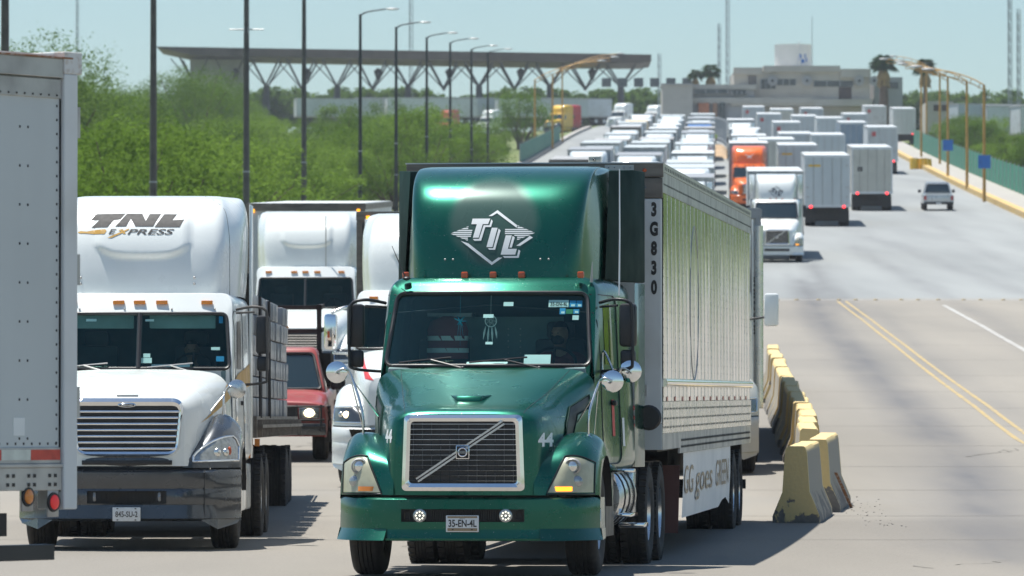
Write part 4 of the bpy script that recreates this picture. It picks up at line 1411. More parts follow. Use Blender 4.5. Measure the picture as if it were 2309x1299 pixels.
    if D:
        for s in (-1, 1):
            mirror_set(root, s, 1.05, 2.42, 2.62, 1.98, 1.335, M['black'], M['black'], zc=2.40)
    else:
        for s in (-1, 1):
            part('mirror', MB().box(s*1.22, s*1.40, 2.3, 2.42, 2.05, 2.6), M['black'], root, 35, .02)
    chassis(root, .35, 7.9, 1.2, (5.85, 7.15))
    for x in (-.86, -.28, .0, .28, .86):
        part('marker_light', MB().box(x-.033, x+.033, 2.44, 2.50, 2.86, 2.925), M['amber_red'], root, 35, .012)
    return dict(hood=h, cab=shell, fairing=fa, fend=fend, bumper=o, Y=Y)
# ------------------------------------------------------------------ 1. the green tractor
GX, GY, GH = -.46, 56.0, .112
t = thing('semi_tractor', 'metallic green tractor unit with white diamond emblem on its roof fairing', 'truck', (GX, GY, 0), GH)
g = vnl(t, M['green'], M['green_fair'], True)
green_root = t
bf = bvh_of(g['fairing']); bh = bvh_of(g['hood']); bc = bvh_of(g['cab'])
# emblem on the fairing (measured in a 6.836x enlargement whose corner is (980, 430))
def lg(pts):
    return [((980 + a/6.836 - 1126)/229.5, 1.5 + (942 - 430 - b/6.836)/229.5) for a, b in pts]
dia = [[(885, 397), (1017, 305), (1330, 540), (1328, 583), (1012, 352), (940, 397)],
       [(470, 782), (590, 822), (962, 1110), (1055, 1042), (1122, 1042), (958, 1158)],
       [(1330, 860), (1510, 730), (1530, 703), (1582, 733), (1390, 862)],
       [(637, 437), (912, 437), (882, 523), (800, 523), (745, 733), (655, 733), (708, 523), (622, 523)],
       [(930, 447), (953, 478), (930, 568), (842, 568), (785, 780), (680, 780), (655, 752), (752, 752), (815, 540), (905, 540)],
       [(942, 580), (1033, 580), (962, 880), (870, 880)],
       [(1050, 592), (1080, 622), (1005, 922), (915, 922), (893, 897), (975, 897)],
       [(1163, 697), (1257, 697), (1202, 908), (1340, 908), (1318, 997), (1093, 997)],
       [(1270, 705), (1303, 732), (1262, 888), (1225, 888)],
       [(1368, 918), (1395, 940), (1372, 1047), (1150, 1047), (1125, 1018), (1345, 1018)]]
def stripes(xl_tip, xr, ytop, ytip, ybot, n, left=True):
    out = []
    for i in range(n):
        y0 = ytop + (ybot-ytop)*i/n; y1 = y0 + (ybot-ytop)/n*.62
        def xx(y): return xl_tip + (xr-xl_tip)*abs(y-ytip)/(ybot-ytop)*2
        out.append((y0, y1, xx(y0), xx(y1)))
    return out
for i, (y0, y1, a0, a1) in enumerate(stripes(300, 590, 552, 668, 790, 8)):
    xr = 580 if i in (0, 1, 6, 7) else 645-6*(i-2)
    dia.append([(a0, y0), (xr, y0), (xr-5, y1), (a1, y1)])
for i, (y0, y1, a0, a1) in enumerate(stripes(1612, 1335, 540, 660, 780, 8)):
    xl = 1338 if i in (0, 1, 6, 7) else (1148 if i in (2, 3, 4) else 1295)
    dia.append([(xl, y0), (a0, y0), (a1, y1), (xl+3, y1)])
mb = MB()
for p in dia:
    project(mb, poly_geo([lg(p)], 2), bf, 'y', .005)
part('roof_emblem', mb, M['decal_white'], t, 0)
# unit number on both hood flanks, hood crease, scoop, flank vents
mb = MB()
project(mb, text_geo('44', .17, bold=.006, sx=.62), bh, 'y', .006, place=(.70, 1.235))
project(mb, text_geo('44', .17, bold=.006, sx=.55, shear=.1), bh, 'y', .006, place=(-.775, 1.27))
part('unit_number', mb, M['decal_white'], t, 0)
mb = MB()
for s in (-1, 1):
    pts = []
    for i in range(24):
        y = .10+1.7*i/23
        x = s*(.56+.26*i/23)
        h = bh.ray_cast(Vector((x, y, 5)), Vector((0, 0, -1)))
        if h[0] is not None: pts.append(h[0]+Vector((0, 0, .0005)))
    mb.tube(pts, .0035, 5)
part('hood_seam', mb, M['black'], t)
mb = MB()
zt = 1.675
mb.add([(-.19, .62, 1.715), (.20, .62, 1.715), (.13, .44, 1.705), (-.12, .44, 1.705), (-.10, .40, 1.655), (.11, .40, 1.655), (-.12, .5, 1.60), (.12, .5, 1.60), (-.2, .66, 1.65), (.2, .66, 1.65)],
       [(0, 3, 2, 1), (3, 4, 5, 2), (4, 6, 7, 5), (0, 8, 6, 4, 3), (1, 2, 5, 7, 9)])
part('hood_scoop', mb, M['green'], t, 25, .012)
for s in (-1, 1):
    vp = [(1.62, 1.72), (1.60, 1.60), (1.20, 1.53), (.98, 1.30), (.90, 1.12), (.70, 1.16), (.86, 1.45), (1.05, 1.60)]
    mb = project(MB(), poly_geo([vp], 3), bh, 'x' if s > 0 else '-x', .008)
    o = part('hood_vent', mb, M['black'], t, 0)
    ed = []
    for i, (a, b) in enumerate(zip(vp, vp[1:]+vp[:1])):
        ed += [(a[0]+(b[0]-a[0])*k/4, a[1]+(b[1]-a[1])*k/4) for k in range(4)]
    pm = project(MB(), (ed, []), bh, 'x' if s > 0 else '-x', .010)
    part('vent_trim', MB().tube(pm.v + [pm.v[0], pm.v[1]], .009, 5, cap=False), M['green_dark'], o)
# round chrome mirrors on the wings, plate, wipers, aerials
round_mirror(t, (1.315, .95, 1.845), (1.10, .80, 1.30), 1, stay=(.93, 1.25, 1.42))
round_mirror(t, (-1.325, .95, 1.935), (-1.05, .80, 1.31), -1, stay=(-.88, 1.25, 1.40))
round_mirror(t, (1.36, 2.3, 1.95), (1.08, 2.4, 1.9), 1, r=.11)
pl = MB().box(-.155, .155, -.035, -.022, .432, .588)
po = part('number_plate', pl, M['plate'], t, 35, .006)
pb = MB().box(-.14, .14, -.0385, -.035, .442, .468).box(-.14, .14, -.0385, -.035, .563, .580)
part('plate_band', pb, M['decal_brown'], po)
tm = MB()
flat_text(tm, '35-EN-4L', 0, .482, -.0375, .092, align='CENTER', sx=.74, bold=.0022)
flat_text(tm, 'MEXICO', 0, .552, -.0375, .014, align='CENTER')
for x in (-.09, .09): tm.add([(x-.008, -.040, .450), (x+.008, -.040, .450), (x+.008, -.040, .460), (x-.008, -.040, .460)], [(0, 1, 2, 3)])
part('plate_lettering', tm, M['decal_black'], po, 0)
Y = g['Y']
for (x0, x1) in ((-.22, -.86), (.52, -.16)):
    wm = MB()
    base = Vector((x0, Y(x0, 1.985)-.02, 1.975))
    tip = Vector(((x0+x1)/2, Y((x0+x1)/2, 2.06)-.035, 2.06))
    wm.tube([base, tip], [.014, .009], 6)
    wm.sphere(base, .025)
    bl_ = [Vector((x1+(x0-.12-x1)*k/6, Y(x1+(x0-.12-x1)*k/6, 2.04+.012*k/3)-.022, 2.035+.05*k/6)) for k in range(7)]
    wm.tube(bl_, .009, 5)
    part('wiper', wm, M['black'], t)
an = MB().tube([(1.19, 2.95, 2.70), (1.19, 3.02, 3.3), (1.185, 3.05, 3.95)], [.009, .008, .006], 6)
part('aerial', an, M['decal_white'], t, label='long white whip aerial')
an = MB().tube([(-.84, 2.38, 2.84), (-1.0, 2.5, 3.18)], [.008, .003], 5); an.sphere((-.84, 2.38, 2.86), .04, .04, .02)
part('aerial', an, M['black'], t)
an = MB().tube([(.96, 2.5, 2.82), (.965, 2.5, 2.90), (.97, 2.5, 3.02)], [.016, .012, .003], 6)
part('aerial', an, M['alu_dull'], t)
# bolts on the fairing
mb = MB()
for x in (-.49, -.41, .45, .53):
    h = bf.ray_cast(Vector((x, -5, 3.05)), Vector((0, 1, 0)))
    if h[0] is not None: mb.sphere(h[0], .011, n=8, k=6)
part('fairing_bolt', mb, M['alu_dull'], t)
# windscreen papers and stickers (inside the glass), sun-strip items
def on_glass(mb, x0, x1, z0, z1, m, off=.022):
    mb.add([(x0, Y(x0, z0)+off, z0), (x1, Y(x1, z0)+off, z0), (x1, Y(x1, z1)+off, z1), (x0, Y(x0, z1)+off, z1)], [(0, 1, 2, 3)], m)
ST = [(.565, .755, 2.575, 2.645, 'paper'), (.765, .825, 2.575, 2.64, 'decal_blue'), (.83, .885, 2.575, 2.64, 'decal_blue'), (.675, .73, 2.505, 2.565, 'decal_blue'),
      (.735, .80, 2.51, 2.555, 'decal_green'), (.805, .86, 2.51, 2.555, 'decal_blue'), (.80, .86, 2.45, 2.495, 'paper'), (.13, .225, 2.585, 2.625, 'paper'), (-.06, .04, 2.47, 2.505, 'paper'), (-.02, .05, 2.21, 2.235, 'paper')]
for x0, x1, z0, z1, mm in ST:
    mb = MB(); on_glass(mb, x0, x1, z0, z1, 0)
    o = part('windscreen_sticker', mb, M[mm], t, 0)
    if mm == 'paper' and x0 > .5 and z1 > 2.6:
        tm = MB(); vs, fs = text_geo('35-EN-4L', .05, bold=.001, sx=.85)
        tm.add([(x0+.015+u, Y(x0+u, z0+.015+v)+.020, z0+.015+v) for u, v in vs], fs); part('sticker_lettering', tm, M['decal_grey'], o, 0)
    elif mm == 'decal_blue':
        mb = MB(); on_glass(mb, x0+.015, x1-.008, z0+.008, z0+.028, 0, .020); part('sticker_field', mb, M['paper'], o, 0)
# papers and a jacket on the dash
mb = MB().obox((.47, 2.05, 2.04), (.13, 0, 0), (0, .03, .045), (0, .003, -.002)); 
single('paper_sheet', MB().obox((0, 0, 0), (.13, 0, 0), (0, .03, .045), (0, .003, -.002)), M['paper'], 'white paper leaning behind the green truck windscreen by the steering wheel', 'paper',
       (GX+.47+.112*2.1, GY+2.1, 2.065), GH)
single('paper_sheet', MB().obox((0, 0, 0), (.20, 0, 0), (0, .05, .015), (0, .001, -.002)), M['paper'], 'flat cream paper lying mid dashboard of the green truck', 'paper',
       (GX-.02+.112*2.1, GY+2.1, 2.025), GH)
part('bulkhead_panel', MB().box(-.42, .60, 3.35, 3.37, 2.02, 2.50), M['interior_grey'], t, 0)
mb = MB()
for x in (.05, .17):
    for k in range(6): mb.sphere((x, 3.345, 2.08+.06*k), .008, n=6, k=4)
part('panel_screw', mb, M['alu_dull'], t, kind='stuff')
part('bunk_shelf', MB().box(-.74, -.30, 3.2, 3.5, 2.50, 2.535).box(-.74, -.30, 3.2, 3.5, 2.28, 2.30), M['galv'], t)
def Wp(x, y, z):   # local point of the green tractor -> world
    c, s = math.cos(GH), math.sin(GH)
    return (GX + x*c + y*s, GY - x*s + y*c, z)
# hanging tinsel star, dream catcher
mb = MB()
for k in range(11):
    a = k*2.4; el = math.sin(k*1.7)*.9
    d = Vector((math.cos(a)*math.cos(el), math.sin(a)*math.cos(el)*.5, math.sin(el)))
    mb.tube([(0, 0, 0), tuple(d*.07)], [.009, .001], 5)
mb.tube([(0, 0, .03), (0, .03, .26)], .0015, 4)
for x, l in ((-.03, .18), (0, .24), (.03, .15)): mb.tube([(x*.4, 0, -.02), (x, 0, -l)], [.003, .001], 4)
single('tinsel_star', mb, M['teal_tinsel'], 'turquoise tinsel star hanging inside the green truck windscreen', 'ornament', Wp(-.30, 2.27, 2.44), GH)
mb = MB()
ringp = [(.055*math.cos(2*PI*k/20), 0, .055*math.sin(2*PI*k/20)) for k in range(21)]
mb.tube(ringp, .005, 5, cap=False)
for k in range(7):
    a = 2*PI*k/7; b = 2*PI*(k+3)/7
    mb.tube([(.053*math.cos(a), 0, .053*math.sin(a)), (.053*math.cos(b), 0, .053*math.sin(b))], .0015, 4)
for x, l in ((-.05, .13), (-.02, .16), (.01, .15), (.04, .12)):
    mb.tube([(x, 0, -.05), (x*1.3, 0, -.05-l*.5), (x*1.5, 0, -.05-l)], [.002, .012, .002], 5)
mb.tube([(0, 0, .055), (0, .03, .25)], .0015, 4)
single('dream_catcher', mb, M['white_tape'], 'pale dream catcher with feathers hanging inside the green truck windscreen', 'ornament', Wp(.0, 2.27, 2.44), GH)
jk = MB()
rw = []
for z, w2, d2 in ((0, .05, .03), (-.05, .17, .07), (-.14, .20, .09), (-.28, .19, .09), (-.42, .20, .08)):
    rw.append([(w2*math.cos(2*PI*k/18)*(1+.06*math.sin(5*k)), d2*math.sin(2*PI*k/18)*(1+.15*math.sin(3*k+z*20)), z) for k in range(18)])
jk.rings(rw, cap0=True)
jo = single('work_jacket', jk, M['shirt_red'], 'dark red work jacket with pale reflective bands hanging inside the green cab', 'jacket', Wp(-.50, 2.95, 2.50), GH, smooth=60)
jb = MB()
for z, w2, d2 in ((-.24, .198, .098), (-.36, .202, .095)):
    jb.rings([[(w2*math.cos(2*PI*k/18)*(1+.06*math.sin(5*k)), d2*math.sin(2*PI*k/18)*(1+.15*math.sin(3*k+z*20)), z+dz) for k in range(18)] for dz in (0, .045)])
part('reflective_band', jb, M['white_tape'], jo, 60)
build_person('person', 'driver in dark red shirt and black face mask behind the green truck windscreen', Wp(.60, 2.98, 1.50), GH, SIT, M['shirt_red'], M['trousers'], .013, mask=True, turn=-.45)
# hose coils, suzie lines and carrier plate behind the cab
hz = MB()
for k in range(3):
    x = 1.0-.12*k
    hz.tube([(x+.05*math.cos(a*1.3), 5.2+.012*a, 1.15-.03*a+.05*math.sin(a*1.3)) for a in [i*.6 for i in range(42)]], .011, 5)
part('air_hose', hz, M['black'], t, 60)
mf = MB().box(.58, 1.2, 5.12, 5.14, 1.0, 1.24)
mo = part('fender_plate', mf, M['alu_dull'], t)
tm = MB(); flat_text(tm, 'CARRIERS', .50, 1.12, 5.116, .12, shear=.3, bold=.006, sx=1.0)
part('plate_lettering', tm, M['decal_green'], mo, 0)
part('battery_box', MB().box(.72, 1.16, 4.78, 5.1, .52, .98), M['alu'], t, 35, .02)
part('lettering_patch', project(MB(), poly_geo([[(3.28, 1.22), (3.28, 1.5), (3.5, 1.5), (3.5, 1.22)]], 1), bc, 'x', .006), M['paper'], t, 0)
part('lettering_patch', project(MB(), poly_geo([[(2.95, 1.32), (2.95, 1.68), (3.05, 1.68), (3.05, 1.32)]], 1), bc, 'x', .006), M['decal_red'], t, 0)
part('air_intake', MB().lathe([(0, .12), (-.03, .13), (-.05, .11), (-.05, .001)], c=(1.30, 5.02, 1.50), ax='y', n=20), M['black'], t)

# ------------------------------------------------------------------ box trailers
def rivets(mb, pts, r=.011, axis='x', s=1):
    for a, b, c in pts:
        if axis == 'x': mb.add([(a+s*.007, b, c), (a, b-r, c-r), (a, b+r, c-r), (a, b+r, c+r), (a, b-r, c+r)], [(0, 1, 2), (0, 2, 3), (0, 3, 4), (0, 4, 1)])
        else: mb.add([(a, b-.006, c), (a-r, b, c-r), (a+r, b, c-r), (a+r, b, c+r), (a-r, b, c+r)], [(0, 1, 2), (0, 2, 3), (0, 3, 4), (0, 4, 1)])
def trailer_running(root, y_axles, m='alu', z=.515, frame_from=None):
    f = MB()
    for s in (-1, 1): f.box(s*.45-.05, s*.45+.05, y_axles[0]-1.0, y_axles[-1]+1.0, .78, 1.08)
    for y in y_axles: f.cyl((-1, y, z), (1, y, z), .07, 10)
    part('running_gear', f, M['frame'], root)
    for y in y_axles: dual_axle(root, y, z, m, 1.13)
def box_trailer(root, L, H, paint, W=1.3, z0=1.16, away=False, roof=None, doors=True, axles=None, rail='alu_dull', lite=False):
    roof = roof or M['white_matt']
    b = MB().box(-W, W, .03, L-.03, z0+.02, H-.03)
    body = part('box_body', b, paint, root, 0)
    rr = MB()
    for s in (-1, 1):
        rr.box(s*W-.02, s*W+.015*s+.0+(.012 if s > 0 else 0), .0, L, H-.14, H-.02)
        rr.box(s*W-.02, s*W+.02*s+.0+(.012 if s > 0 else 0), .0, L, z0-.05, z0+.16)
    part('side_rail', rr, M[rail], root)
    rt = MB().box(-W+.02, W-.02, .01, L-.01, H-.03, H)
    part('trailer_roof', rt, roof, root, 0)
    fr = MB()
    fr.box(-W-.012, W+.012, -.005, .05, H-.17, H-.005); fr.box(-W-.012, W+.012, -.005, .05, z0-.06, z0+.10)
    for s in (-1, 1): fr.box(s*(W-.03)-.045, s*(W-.03)+.045, -.004, .05, z0+.101, H-.171)
    part('end_frame', fr, M[rail] if not away else M['white_matt'], root, 0)
    if away:
        for s in (-1, 1):
            d = MB().box(s*.005 if s > 0 else -W+.08, W-.08 if s > 0 else -.005, .0, .03, z0+.105, H-.175)
            do = part('door', d, paint, root, 0)
            rod = MB()
            for x in (.28, .80):
                rod.cyl((s*x, -.02, z0+.06), (s*x, -.02, H-.13), .016, 6)
            for z in (z0+.55, z0+1.1, H-.6):
                rod.box(s*(W-.16)-.09, s*(W-.16)+.09, -.018, -.003, z-.03, z+.03)
            part('lock_rod', rod, M['alu_dull'], do)
        for s in (-1, 1):
            part('tail_light', MB().lathe([(-.005, .001), (-.012, .06), (.0, .085), (.02, .085)], c=(s*.95, -.012, z0-.02), ax='y', n=14), M['red_lit'], root)
        ug = MB().box(-1.15, 1.15, .0, .1, .50, .62)
        for s in (-1, 1): ug.box(s*.5-.05, s*.5+.05, .02, .1, .62, z0-.03)
        part('underride_guard', ug, M['frame'], root)
        for s in (-1, 1):
            part('mudflap', MB().box(s*.95-.3, s*.95+.3, .52, .54, .25, .98), M['black'], root)
        part('under_panel', MB().box(-1.12, 1.12, .60, .66, .30, 1.1), M['frame'], root)
        trailer_running(root, (1.35, 2.6))
    else:
        trailer_running(root, axles or (L-2.6, L-1.3))
        for s in (-1, 1):
            part('landing_leg', MB().box(s*.75-.06, s*.75+.06, 2.5, 2.62, .45, 1.1), M['frame'], root)
    return body

# ------------------------------------------------------------------ 2. polished trailer coupled to the green tractor
TX, TY, TH = .24, 61.55, .0957
tr = thing('box_trailer', 'polished metal box trailer with black unit number behind the green tractor', 'trailer', (TX, TY, 0), TH, .004)
L_, H_, W_, Z0 = 16.15, 4.11, 1.30, 1.17
core = MB().box(-W_+.02, W_-.02, .06, L_-.06, Z0+.05, H_-.04)
part('box_core', core, M['white_matt'], tr, 0)
# front wall with corner strips, rivets, vent door
fw = MB().box(-W_+.10, W_-.24, -.004, .05, Z0+.27, H_-.36)
part('front_wall', fw, M['grey_sheet'], tr, 0)
part('corner_post', MB().box(W_-.237, W_+.004, -.012, .06, Z0+.27, H_-.36), M['white_matt'], tr, 0, .012)
part('corner_post', MB().box(-W_-.004, -W_+.097, -.012, .06, Z0+.27, H_-.36), M['white_matt'], tr, 0, .012)
part('sill_plate', MB().box(-W_-.005, W_+.005, -.014, .06, Z0, Z0+.267), M['grey_sheet'], tr, 0, .004)
rv = MB()
rivets(rv, [(W_-.27, -.006, Z0+.35+.085*k) for k in range(26)], .008, 'y')
rivets(rv, [(-W_+.2+.1*k, -.016, Z0+.25) for k in range(24)], .009, 'y')
part('rivet', rv, M['alu_dull'], tr, 0, kind='stuff')
vd = rrect(.84, 1.0, 2.95, 3.5, .05)
vo = part('vent_door', MB().prism(vd, -.012, -.006), M['grey_sheet'], tr, 0)
part('vent_seal', MB().tube([(x, -.012, z) for x, z in vd]+[(vd[0][0], -.012, vd[0][1])], .012, 5, cap=False), M['black'], vo)
# top rail at the front and a small camera box
part('top_rail', MB().box(-W_-.03, W_+.02, -.03, .06, H_-.14, H_).box(-W_-.0, W_+.012, -.022, .06, H_-.355, H_-.15), M['rail'], tr, 0, .006)
tp = MB().box(-W_-.04, W_+.03, -.04, .08, H_, H_+.012)
part('rail_cap', tp, M['white_matt'], tr)
part('rail_plate', MB().box(.72, 1.02, -.037, -.028, H_-.125, H_-.015).box(.80, 1.10, -.030, -.020, H_-.33, H_-.18), M['alu_dull'], tr)
rv = MB()
for x in (.76, .82, .92, .98):
    for z in (H_-.10, H_-.04): rv.sphere((x, -.037, z), .009, n=6, k=4)
for x in (1.0, 1.08, 1.14, -1.1, -1.0):
    rv.sphere((x, -.03, H_-.25), .010, n=6, k=4)
part('rail_bolt', rv, M['alu'], tr)
part('marker_light', MB().sphere((1.13, -.032, H_-.07), .022, .015, .02, 10, 8), M['amber_red'], tr)
part('marker_light', MB().sphere((-1.13, -.032, H_-.07), .022, .015, .02, 10, 8), M['amber_red'], tr)
cb = MB().box(.55, .68, -.02, .08, H_+.012, H_+.075)
co = part('roof_camera', cb, M['cream'], tr, 35, .01)
part('roof_camera_lens', MB().sphere((.61, -.02, H_+.043), .014), M['black_gloss'], co)
# unit number down the corner post
tm = MB()
for k, ch in enumerate('3G830'):
    flat_text(tm, ch, 1.225, 3.575-.2*k, -.016, .185, align='CENTER', sx=.62, bold=.010)
part('unit_number', tm, M['decal_black'], tr, 0)
# couplings and small fittings on the front wall
fit = MB()
fit.tube([(.99, -.03, 2.12), (.99, -.06, 2.12), (1.12, -.06, 2.12), (1.12, -.03, 2.12)], .012, 6)
fit.box(1.03, 1.08, -.05, -.01, 1.98, 2.10); fit.box(1.11, 1.15, -.06, -.01, 1.72, 1.84); fit.tube([(.98, -.05, 1.70), (1.13, -.05, 1.70)], .01, 6)
part('grab_latch', fit, M['alu_dull'], tr)
gl = MB()
for z in (1.6, 1.5, 1.42): gl.sphere((1.0, -.05, z), .035, .03, .03)
part('coupling', gl, M['red_lens'], tr)
part('label_plate', MB().box(1.12, 1.26, -.0165, -.013, 1.42, 1.52), M['paper'], tr)
# polished side: one sheet per bay, each slightly dished so that the mirror image ripples
NB = 26
bw = (L_-.3)/NB
rs = random.Random(11)
zt_, zb_ = H_-.30, Z0+.50
rib_x = []
for i in range(NB):
    y0 = .10+bw*i; y1 = y0+bw-.012
    rows = []
    amp = rs.uniform(.0010, .0042); tilt = rs.uniform(-.0016, .0016); ph = rs.uniform(0, 6)
    for a in range(9):
        u = a/8
        y = y0+(y1-y0)*u
        col = []
        for b_ in range(17):
            v = b_/16
            z = zb_+(zt_-zb_)*v
            dish = amp*math.sin(PI*u)*math.sin(PI*min(1, v*1.15))*(1+.35*math.sin(v*7+ph)) + tilt*(u-.5)
            col.append((W_+.012-dish, y, z))
        rows.append(col)
    mbp = MB().grid(rows)
    part('side_sheet', mbp, M['polished'], tr, 60)
    rib_x.append(y1+.006)
part('rib', (lambda m_: [m_.box(W_+.004, W_+.015, y-.010, y+.010, zb_, zt_) for y in rib_x] and m_)(MB()), M['alu'], tr, 0)
rv = MB()
for i in range(NB):
    for off in (-.004,):
        y = .10+bw*i+off
        rivets(rv, [(W_+.0125, y, zb_+.05+.088*k) for k in range(27)], .0062, 'x')
part('rivet', rv, M['rivet'], tr, 0, kind='stuff')
part('upper_rail', MB().box(W_-.01, W_+.022, 0, L_, H_-.085, H_+.004), M['cream'], tr, 0)
part('upper_rail', MB().box(W_-.01, W_+.017, 0, L_, H_-.297, H_-.088), M['alu_dull'], tr, 0, label='pale lower strip with a row of dark slots')
sl = MB()
for k in range(62): sl.box(W_+.022, W_+.0245, .2+.255*k, .30+.255*k, H_-.062, H_-.028)
part('rail_slot', sl, M['decal_black'], tr, kind='stuff')
sl = MB()
for k in range(150): sl.box(W_+.017, W_+.0195, .1+.107*k, .14+.107*k, H_-.22, H_-.20)
part('rail_slot', sl, M['decal_black'], tr, kind='stuff')
rb = MB()
rb.tube([(W_+.012, .12, 1.86), (W_+.012, L_-.1, 1.86)], .045, 12)
part('rub_rail', rb, M['chrome'], tr, 60)
part('lower_rail', MB().box(W_-.01, W_+.018, .0, L_, Z0+.17, Z0+.495), M['alu'], tr, 0)
part('lower_rail', MB().box(W_-.01, W_+.012, 2.6, L_, Z0-.06, Z0+.168), M['alu_dull'], tr, 0)
part('lower_rail', MB().box(W_-.01, W_+.012, 0, 2.6, Z0, Z0+.168), M['alu_dull'], tr, 0)
rv = MB()
for k in range(70):
    for z in (Z0+.23, Z0+.32, Z0+.42): rivets(rv, [(W_+.019, .12+.228*k, z)], .014, 'x')
for k in range(110):
    for z in (Z0+.01, Z0+.08): rivets(rv, [(W_+.0135, 2.8+.12*k, z)], .016, 'x')
part('rivet', rv, M['decal_black'], tr, 0, kind='stuff')
rt = MB()
for k in range(13): rt.box(W_+.0165, W_+.0185, .55+1.2*k, .72+1.2*k, Z0+.50, Z0+.545)
part('reflective_tape', rt, M['red_tape'], tr)
# oval embossing on the mid panels
ov = MB().tube([(W_+.013, 5.0+.72*math.cos(2*PI*k/40), 2.75+.85*math.sin(2*PI*k/40)) for k in range(41)], .006, 5, cap=False)
part('oval_trim', ov, M['galv'], tr, 60)
# white aero skirt with lettering, running gear, flaps
sk = MB()
rws = []
for k in range(13):
    y = 3.5 + 8.6*k/12
    zb = .40 if y < 10.2 else .40+.10*math.sin((y-10.2)/1.9*PI)
    rws.append([(W_-.03, y, zb), (W_-.012, y, .8), (W_-.012, y, Z0-.065)])
sk.grid(rws)
so_ = part('side_skirt', sk, M['skirt'], tr, 40)
def ytext(s, y, z, size, wid, m, mb):
    vs, fs = text_geo(s, size, bold=0, shear=.12)
    mx = max(u for u, v in vs)
    mb.add([(W_-.006, y+u*wid/mx, z+v) for u, v in vs], fs, m)
for wd_, y_, w2_ in (('GG', 3.52, 1.6), ('goes', 5.5, 3.0), ('GREEN', 9.1, 2.6)):
    tm2 = MB(); ytext(wd_, y_, .66, .44, w2_, 0, tm2)
    part('skirt_lettering', tm2, M['decal_brown'], so_, 0)
sk2 = MB().add([(-v[0], v[1], v[2]) for v in sk.v], sk.f)
part('side_skirt', sk2, M['white'], tr, 40)
trailer_running(tr, (13.35, 14.6))
for s in (-1, 1):
    part('mudflap', MB().obox((s*1.0, 2.62, .62), (.3, 0, 0), (0, .012, 0), (0, .14, .36)), M['brown_mud'], tr)
    part('landing_leg', MB().box(s*.75-.06, s*.75+.06, 3.0, 3.12, .5, 1.1), M['frame'], tr)
part('rear_underside', MB().box(-1.2, 1.2, L_-.3, L_-.05, .88, Z0).box(-1.15, 1.25, L_-.12, L_-.02, .52, .64), M['frame'], tr)
part('floor_beam', MB().box(-W_+.05, W_-.05, .05, L_-.05, Z0-.02, Z0+.04), M['frame'], tr)
# ------------------------------------------------------------------ rounded-nose conventional tractor (white one with dark wings, and the ones behind it)
CO_HOOD = [
 (.03, [(0, 1.665), (.42, 1.655), (.58, 1.59), (.625, 1.42), (.63, 1.12), (.63, .94)]),
 (.14, [(0, 1.73), (.45, 1.72), (.65, 1.65), (.71, 1.45), (.72, 1.12), (.73, .94)]),
 (.55, [(0, 1.84), (.52, 1.825), (.76, 1.74), (.84, 1.5), (.86, 1.15), (.87, .94)]),
 (1.2, [(0, 1.955), (.62, 1.935), (.87, 1.84), (.96, 1.6), (.98, 1.2), (.99, .94)]),
 (1.85, [(0, 2.03), (.72, 2.01), (.97, 1.92), (1.05, 1.7), (1.07, 1.2), (1.07, .94)])]
CO_FENDER = [
 (.62, [(.05, .92), (.06, .97), (.10, 1.03), (.38, 1.09), (1.0, 1.13), (1.9, 1.05)]),
 (.78, [(.09, .92), (.11, 1.02), (.19, 1.14), (.50, 1.29), (1.0, 1.36), (1.9, 1.15)]),
 (.96, [(.20, .92), (.23, 1.06), (.31, 1.23), (.58, 1.42), (1.03, 1.50), (1.9, 1.1)]),
 (1.10, [(.36, .92), (.39, 1.07), (.46, 1.22), (.72, 1.40), (1.08, 1.47), (1.9, 1.02)]),
 (1.20, [(.54, .92), (.57, 1.04), (.64, 1.17), (.84, 1.30), (1.12, 1.36), (1.88, .95)]),
 (1.23, [(.62, .92), (.65, 1.01), (.72, 1.12), (.90, 1.22), (1.15, 1.27), (1.85, .92)])]
CO_FAIR = [(2.885, 2.50, .86, 1.08, 3.4), (3.2, 2.55, .89, 1.10, 3.5), (3.5, 2.64, .90, 1.11, 3.6), (3.75, 2.80, .89, 1.11, 3.7),
           (3.93, 3.05, .87, 1.09, 3.9), (4.04, 3.42, .83, 1.05, 4.0), (4.085, 4.0, .78, .98, 4.3)]
